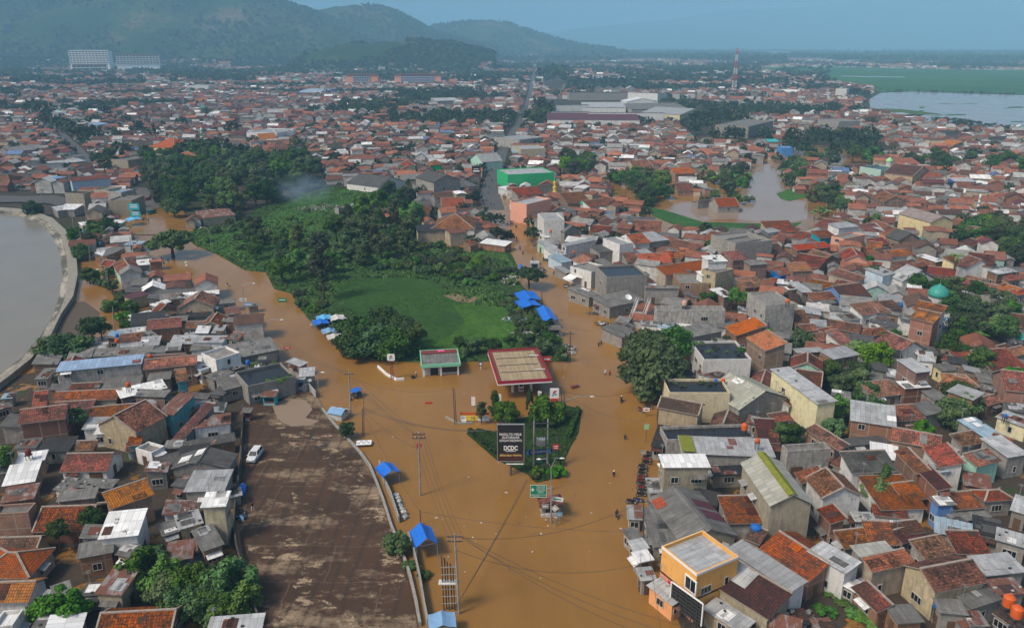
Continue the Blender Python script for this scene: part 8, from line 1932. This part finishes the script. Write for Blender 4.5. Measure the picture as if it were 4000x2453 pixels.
for y0, y1 in ((.28,.48),(.55,.72)):
    ya, yb = lo[1]+L*y0, lo[1]+L*y1; za, zb_ = z0-.05-sl_*hw*.25, z0-.05-sl_*hw*.98; mb.slab([(hw*.98,ya,zb_),(hw*.98,yb,zb_),(hw*.25,yb,za),(hw*.25,ya,za)], .05)
build(mb, 'maroon_sheet', M['ma'], o); build(MB().slab([(-hw*.95,lo[1]+L*.72,z0-.02-sl_*hw*.95),(-hw*.6,lo[1]+L*.72,z0-.02-sl_*hw*.6),(-hw*.6,lo[1]+L*.92,z0-.02-sl_*hw*.6),(-hw*.95,lo[1]+L*.92,z0-.02-sl_*hw*.95)], .05), 'tile_patch', M['to'], o)
o, lo, hi = roof_of('maroon tiled house with white'); W, D_ = hi[0]-lo[0], hi[1]-lo[1]; sl_ = (hi[2]-lo[2]-.2)/D_; zz = lambda y: lo[2]+.24+sl_*(y-lo[1])
build(MB().slab([(lo[0]+W*.04,hi[1]-D_*.62,zz(hi[1]-D_*.62)),(lo[0]+W*.42,hi[1]-D_*.62,zz(hi[1]-D_*.62)),(lo[0]+W*.42,hi[1]-.2,zz(hi[1]-.2)),(lo[0]+W*.04,hi[1]-.2,zz(hi[1]-.2))], .05), 'white_sheet', M['lg'], o)
# balustrade and blue window on the roof garden house, plants on roofs
GH = next(o for o in COL.objects if o.get('label', '').startswith('white building with a planted roof garden'))
for x, y in ((250,960),(330,930),(420,920),(520,1000),(300,1020),(420,1020),(200,960),(350,1000),(480,1020)): tree('bush', T('B3', x, y, 7)+Vector((0,0,0)), random.uniform(.8,1.3), random.uniform(.5,.9))
for x, y in ((60,1230),(120,1250),(250,1225),(300,1240)): tree('bush', T('B3', x, y, 6.1), .6, .6)
for x, y in ((1725,1110),(1760,1095),(1880,1090),(1900,1200),(1960,1195),(2000,1180),(1850,1215),(1930,1215)): tree('bush', T('B1', x, y, 4.1), .7, .7, 1)
# ------------------------------------------------------------------ overhead lines
WN = [0]
def wire(a, b, sag, lab=None, r=.028):
    a, b = Vector(a), Vector(b); pts = [a.lerp(b, s/14)-Vector((0,0,sag*4*(s/14)*(1-s/14))) for s in range(15)]; o = build(MB().tube(pts, r, 5), 'power_cable', M['dsteel']); auto(o, 'thin dark overhead cable', 'cable', 'overhead cables', 0); o['_mid'] = 1
    AUTO.pop(); WN[0] += 1; tag(o, lab, 'cable', 'overhead cables')
def pt(tile, x, y, zz): return T(tile, x, y, zz)
m0, l0, le, ri = TOPS['mid'], TOPS['low'], TOPS['left'], TOPS['right']
for k, dx in enumerate((-.95, -.3, .4, .95)): wire(m0+Vector((dx,0,0)), l0+Vector((dx,0,0)), 1.0, 'cable from the lone tall pole down to the lower pole, '+('leftmost','second from left','second from right','rightmost')[k]+' of four')
for k, dx in enumerate((-.9, -.3, .9)): wire(le+Vector((dx,0,0)), m0+Vector((dx,0,0)), 1.1, 'cable from the left junction pole to the lone tall pole, '+('upper','middle','lower')[k]+' of three')
for k, (dx, e) in enumerate(((.9, (2420,1500,3.5)), (.4, (2300,1540,3.0)), (.9, (2150,1560,2.0)))): wire(l0+Vector((dx,0,-.1)), pt('C2', *e), 1.2, 'cable from the lower pole towards the orange shop, '+('upper','middle','lower')[k]+' of three')
wire(l0+Vector((0,0,-2.2)), pt('C2', 2110, 1070, 4.5), 2.4, 'long sagging cable from the lower pole to the awnings at the right')
sc = T('C2', 790, 1400)+Vector((0,0,9)); bb = T('C2', 1370, 500, 0)+Vector((0,0,3.5))
for k in range(3): wire(T('C2', 845, 1360, 1.5+.5*k), T('C2', 1345-k*8, 490, 2.2+.8*k), .5, 'dark diagonal cable from the scaffold up to the island poles, '+('lowest','middle','highest')[k]+' of three')
wire(TOPS['lotpole'], T('C2', 2030, 850, 3.5), .8, 'thin cable crossing the water from the pole behind the blue tent'); wire(TOPS['kiosk'], TOPS['lotpole'], 1.2, 'cable along the lot edge from the tyre board pole to the blue tent')
wire(TOPS['lotpole'], sc-Vector((0,0,1)), 1.0, 'cable from behind the blue tent to the scaffold'); wire(TOPS['kiosk'], m0+Vector((0,0,-3)), .8, 'cable from the tyre board pole to the lone tall pole'); wire(le+Vector((.5,0,-1)), TOPS['twin'], 1.8, 'cable from the left junction pole across to the brown twin poles')
for k in range(3): wire(TOPS['kiosk']+Vector((0,0,.3*k)), T('C2', 1150, 150, 5+.3*k), 1.8, 'cable from the tyre board pole past the billboard top, '+('lowest','middle','highest')[k]+' of three')
for k, dx in enumerate((-.5, .5)): wire(ri+Vector((dx,0,0)), TOPS['stall']+Vector((dx,0,0)), .8, ('left','right')[k]+' cable of the pair between the rubbish heap pole and the stall pole'); wire(ri+Vector((dx,0,-.2)), TOPS['righta']+Vector((dx,0,0)), 1.0, ('left','right')[k]+' cable of the pair from the rubbish heap pole to the street light poles')
wire(TOPS['stall'], T('B2', 1830, 850, 4.2), 1.6, 'cable sagging across the street from the stall pole'); wire(TOPS['rightb']+Vector((0,0,-.5)), T('B2', 2150, 1490, 4.5), 1.5, 'cable over the right water from the street light poles'); wire(TOPS['rightb'], T('B2', 2140, 1250, 5), 1.6, 'cable from the street light poles towards the big tree')
for k, dx in enumerate((-.9, 0, .9)): wire(le+Vector((dx,0,0)), T('B1', 1900, 900, 8)+Vector((dx,0,0)), 1.2, 'cable along the left road from the junction pole, '+('left','middle','right')[k]+' of three'); wire(T('B1', 1900, 900, 8)+Vector((dx,0,0)), TOPS['lane']+Vector((dx,0,0)), 2.0, 'cable along the far left road, '+('left','middle','right')[k]+' of three')
wire(T('C1', 1660, 835, 1.4), T('C1', 2460, 575, 1.4), .25, 'pale rope strung low across the lot', .035); wire(TOPS['corner'], l0+Vector((1,0,-.4)), 2.2, 'cable between the awning pole and the lower pole'); wire(TOPS['corner'], T('C2', 2250, 1511, 2.5), .6, 'cable dropping from the awning pole past the orange shop')
def smoke():
    m = bpy.data.materials.new('thin_smoke'); m.use_nodes = True; t = m.node_tree; t.nodes.remove(t.nodes['Principled BSDF']); pv = t.nodes.new('ShaderNodeVolumePrincipled'); pv.inputs['Color'].default_value = (.6,.78,1,1)
    v = coords(t, 'Object', (1,1,1), False); n = noise(t, v, .12, 4, .6); gr = nd(t, 'TexGradient', _gradient_type='SPHERICAL'); mp = t.nodes.new('ShaderNodeMapping'); mp.inputs['Scale'].default_value = (.06,.09,.12); ln(t, v, mp.inputs['Vector']); ln(t, mp.outputs[0], gr.inputs[0])
    ln(t, mth(t, 'MULTIPLY', mth(t, 'MULTIPLY', ramp(t, n, ((.4,0),(.75,1))), gr.outputs['Fac']), .10), pv.inputs['Density']); ln(t, pv.outputs[0], t.nodes['Material Output'].inputs['Volume'])
    p = T('A1', 2080, 1400); o = build(MB().box(-16,16,-11,11,-7,9), 'smoke', m, None, (p.x, p.y, 7.3)); tag(o, 'thin bluish smoke drifting from the rubbish dump', 'smoke', None, 'stuff')
smoke()
# ------------------------------------------------------------------ air
def haze():
    m = bpy.data.materials.new('haze_air'); m.use_nodes = True; t = m.node_tree; t.nodes.remove(t.nodes['Principled BSDF'])
    pv = t.nodes.new('ShaderNodeVolumePrincipled'); pv.inputs['Density'].default_value = HAZE_DENSITY; pv.inputs['Color'].default_value = (.345,.675,.92,1); pv.inputs['Anisotropy'].default_value = -.15
    ln(t, pv.outputs[0], t.nodes['Material Output'].inputs['Volume'])
    o = build(MB().box(-17000, 17000, -300, 25000, -3.5, 720), 'haze', m); o['kind'] = 'stuff'; tag(o, 'pale blue haze in the air over the whole valley', 'haze')
haze()
# ------------------------------------------------------------------ labels: what it looks like, and where it stands among things one can find
MARKS = [((1240,880),'the petrol station canopy'),((1055,875),'the green-edged kiosk'),((1228,1065),'the black billboard'),((612,1103),'the parked white car'),((1560,860),'the big junction tree'),((416,612),'the lone flat-topped tree'),
 ((240,880),'the blue-roofed building'),((690,890),'the flat roof pond'),((1685,960),'the yellow phone-sign wall'),((1700,1380),'the orange corner shop'),((1905,1180),'the khaki gabled hall'),((1960,960),'the long pale hall'),
 ((1725,835),'the roof garden house'),((1860,740),'the tall stained white block'),((2255,700),'the teal dome'),((2285,520),'the yellow school'),((2140,395),'the pale green dome'),((1334,455),'the yellow minaret'),((1275,425),'the green hall'),
 ((1085,435),'the dark warehouse'),((1545,690),'the grey shop block'),((489,340),'the striped minaret'),((1767,180),'the telecom mast'),((1400,260),'the maroon factory roofs'),((2026,205),'the lone white block'),((1875,480),'the river bend'),((1280,720),'the blue stall tarpaulins'),
 ((1015,1290),'the blue tent by the lot'),((935,1130),'the small blue canopy'),((160,650),'the reservoir wall'),((1000,765),'the green meadow'),((325,510),'the turquoise shop boards'),((540,520),'the rust-patched shed'),((1480,490),'the pink house'),((2265,1240),'the blue balcony'),((580,1180),'the upturned blue boat'),((2420,1440),'the orange roof tanks'),((540,1215),'the white cabin roof'),((450,1330),'the plastic sheet heap'),((2300,310),'the lake'),((900,190),'the apartment pair'),((1190,395),'the main street')]
ORD = ['','second ','third ','fourth ','fifth ','sixth ','seventh ','eighth ','ninth ','tenth ']
def direction(dx, dy):
    dy *= 1.6
    if abs(dx) > 2.2*abs(dy): return 'right of' if dx > 0 else 'left of'
    if abs(dy) > 2.2*abs(dx): return 'before' if dy > 0 else 'behind'
    return ('right before' if dx > 0 else 'left before') if dy > 0 else ('right behind' if dx > 0 else 'left behind')
def finish_labels():
    seen = {}
    for o, words, z in AUTO:
        p = o.location; x, y = todisp((p.x, p.y, p.z+z*.7)); best = None
        for (mx, my), nm in MARKS:
            k = ((x-mx)**2+(1.6*(y-my))**2)
            if best is None or k < best[0]: best = (k, nm, direction(x-mx, y-my))
        seen.setdefault((words, best[1], best[2]), []).append((best[0], o))
    for (words, nm, dr), L in seen.items():
        L.sort(key=lambda q: q[0])
        for i, (k, o) in enumerate(L):
            if len(L) == 1: o['label'] = f'{words} {dr} {nm}'
            else: o['label'] = f'{words}, {ORD[i] if i < 10 else str(i+1)+"th "}nearest {dr} {nm}'
finish_labels()
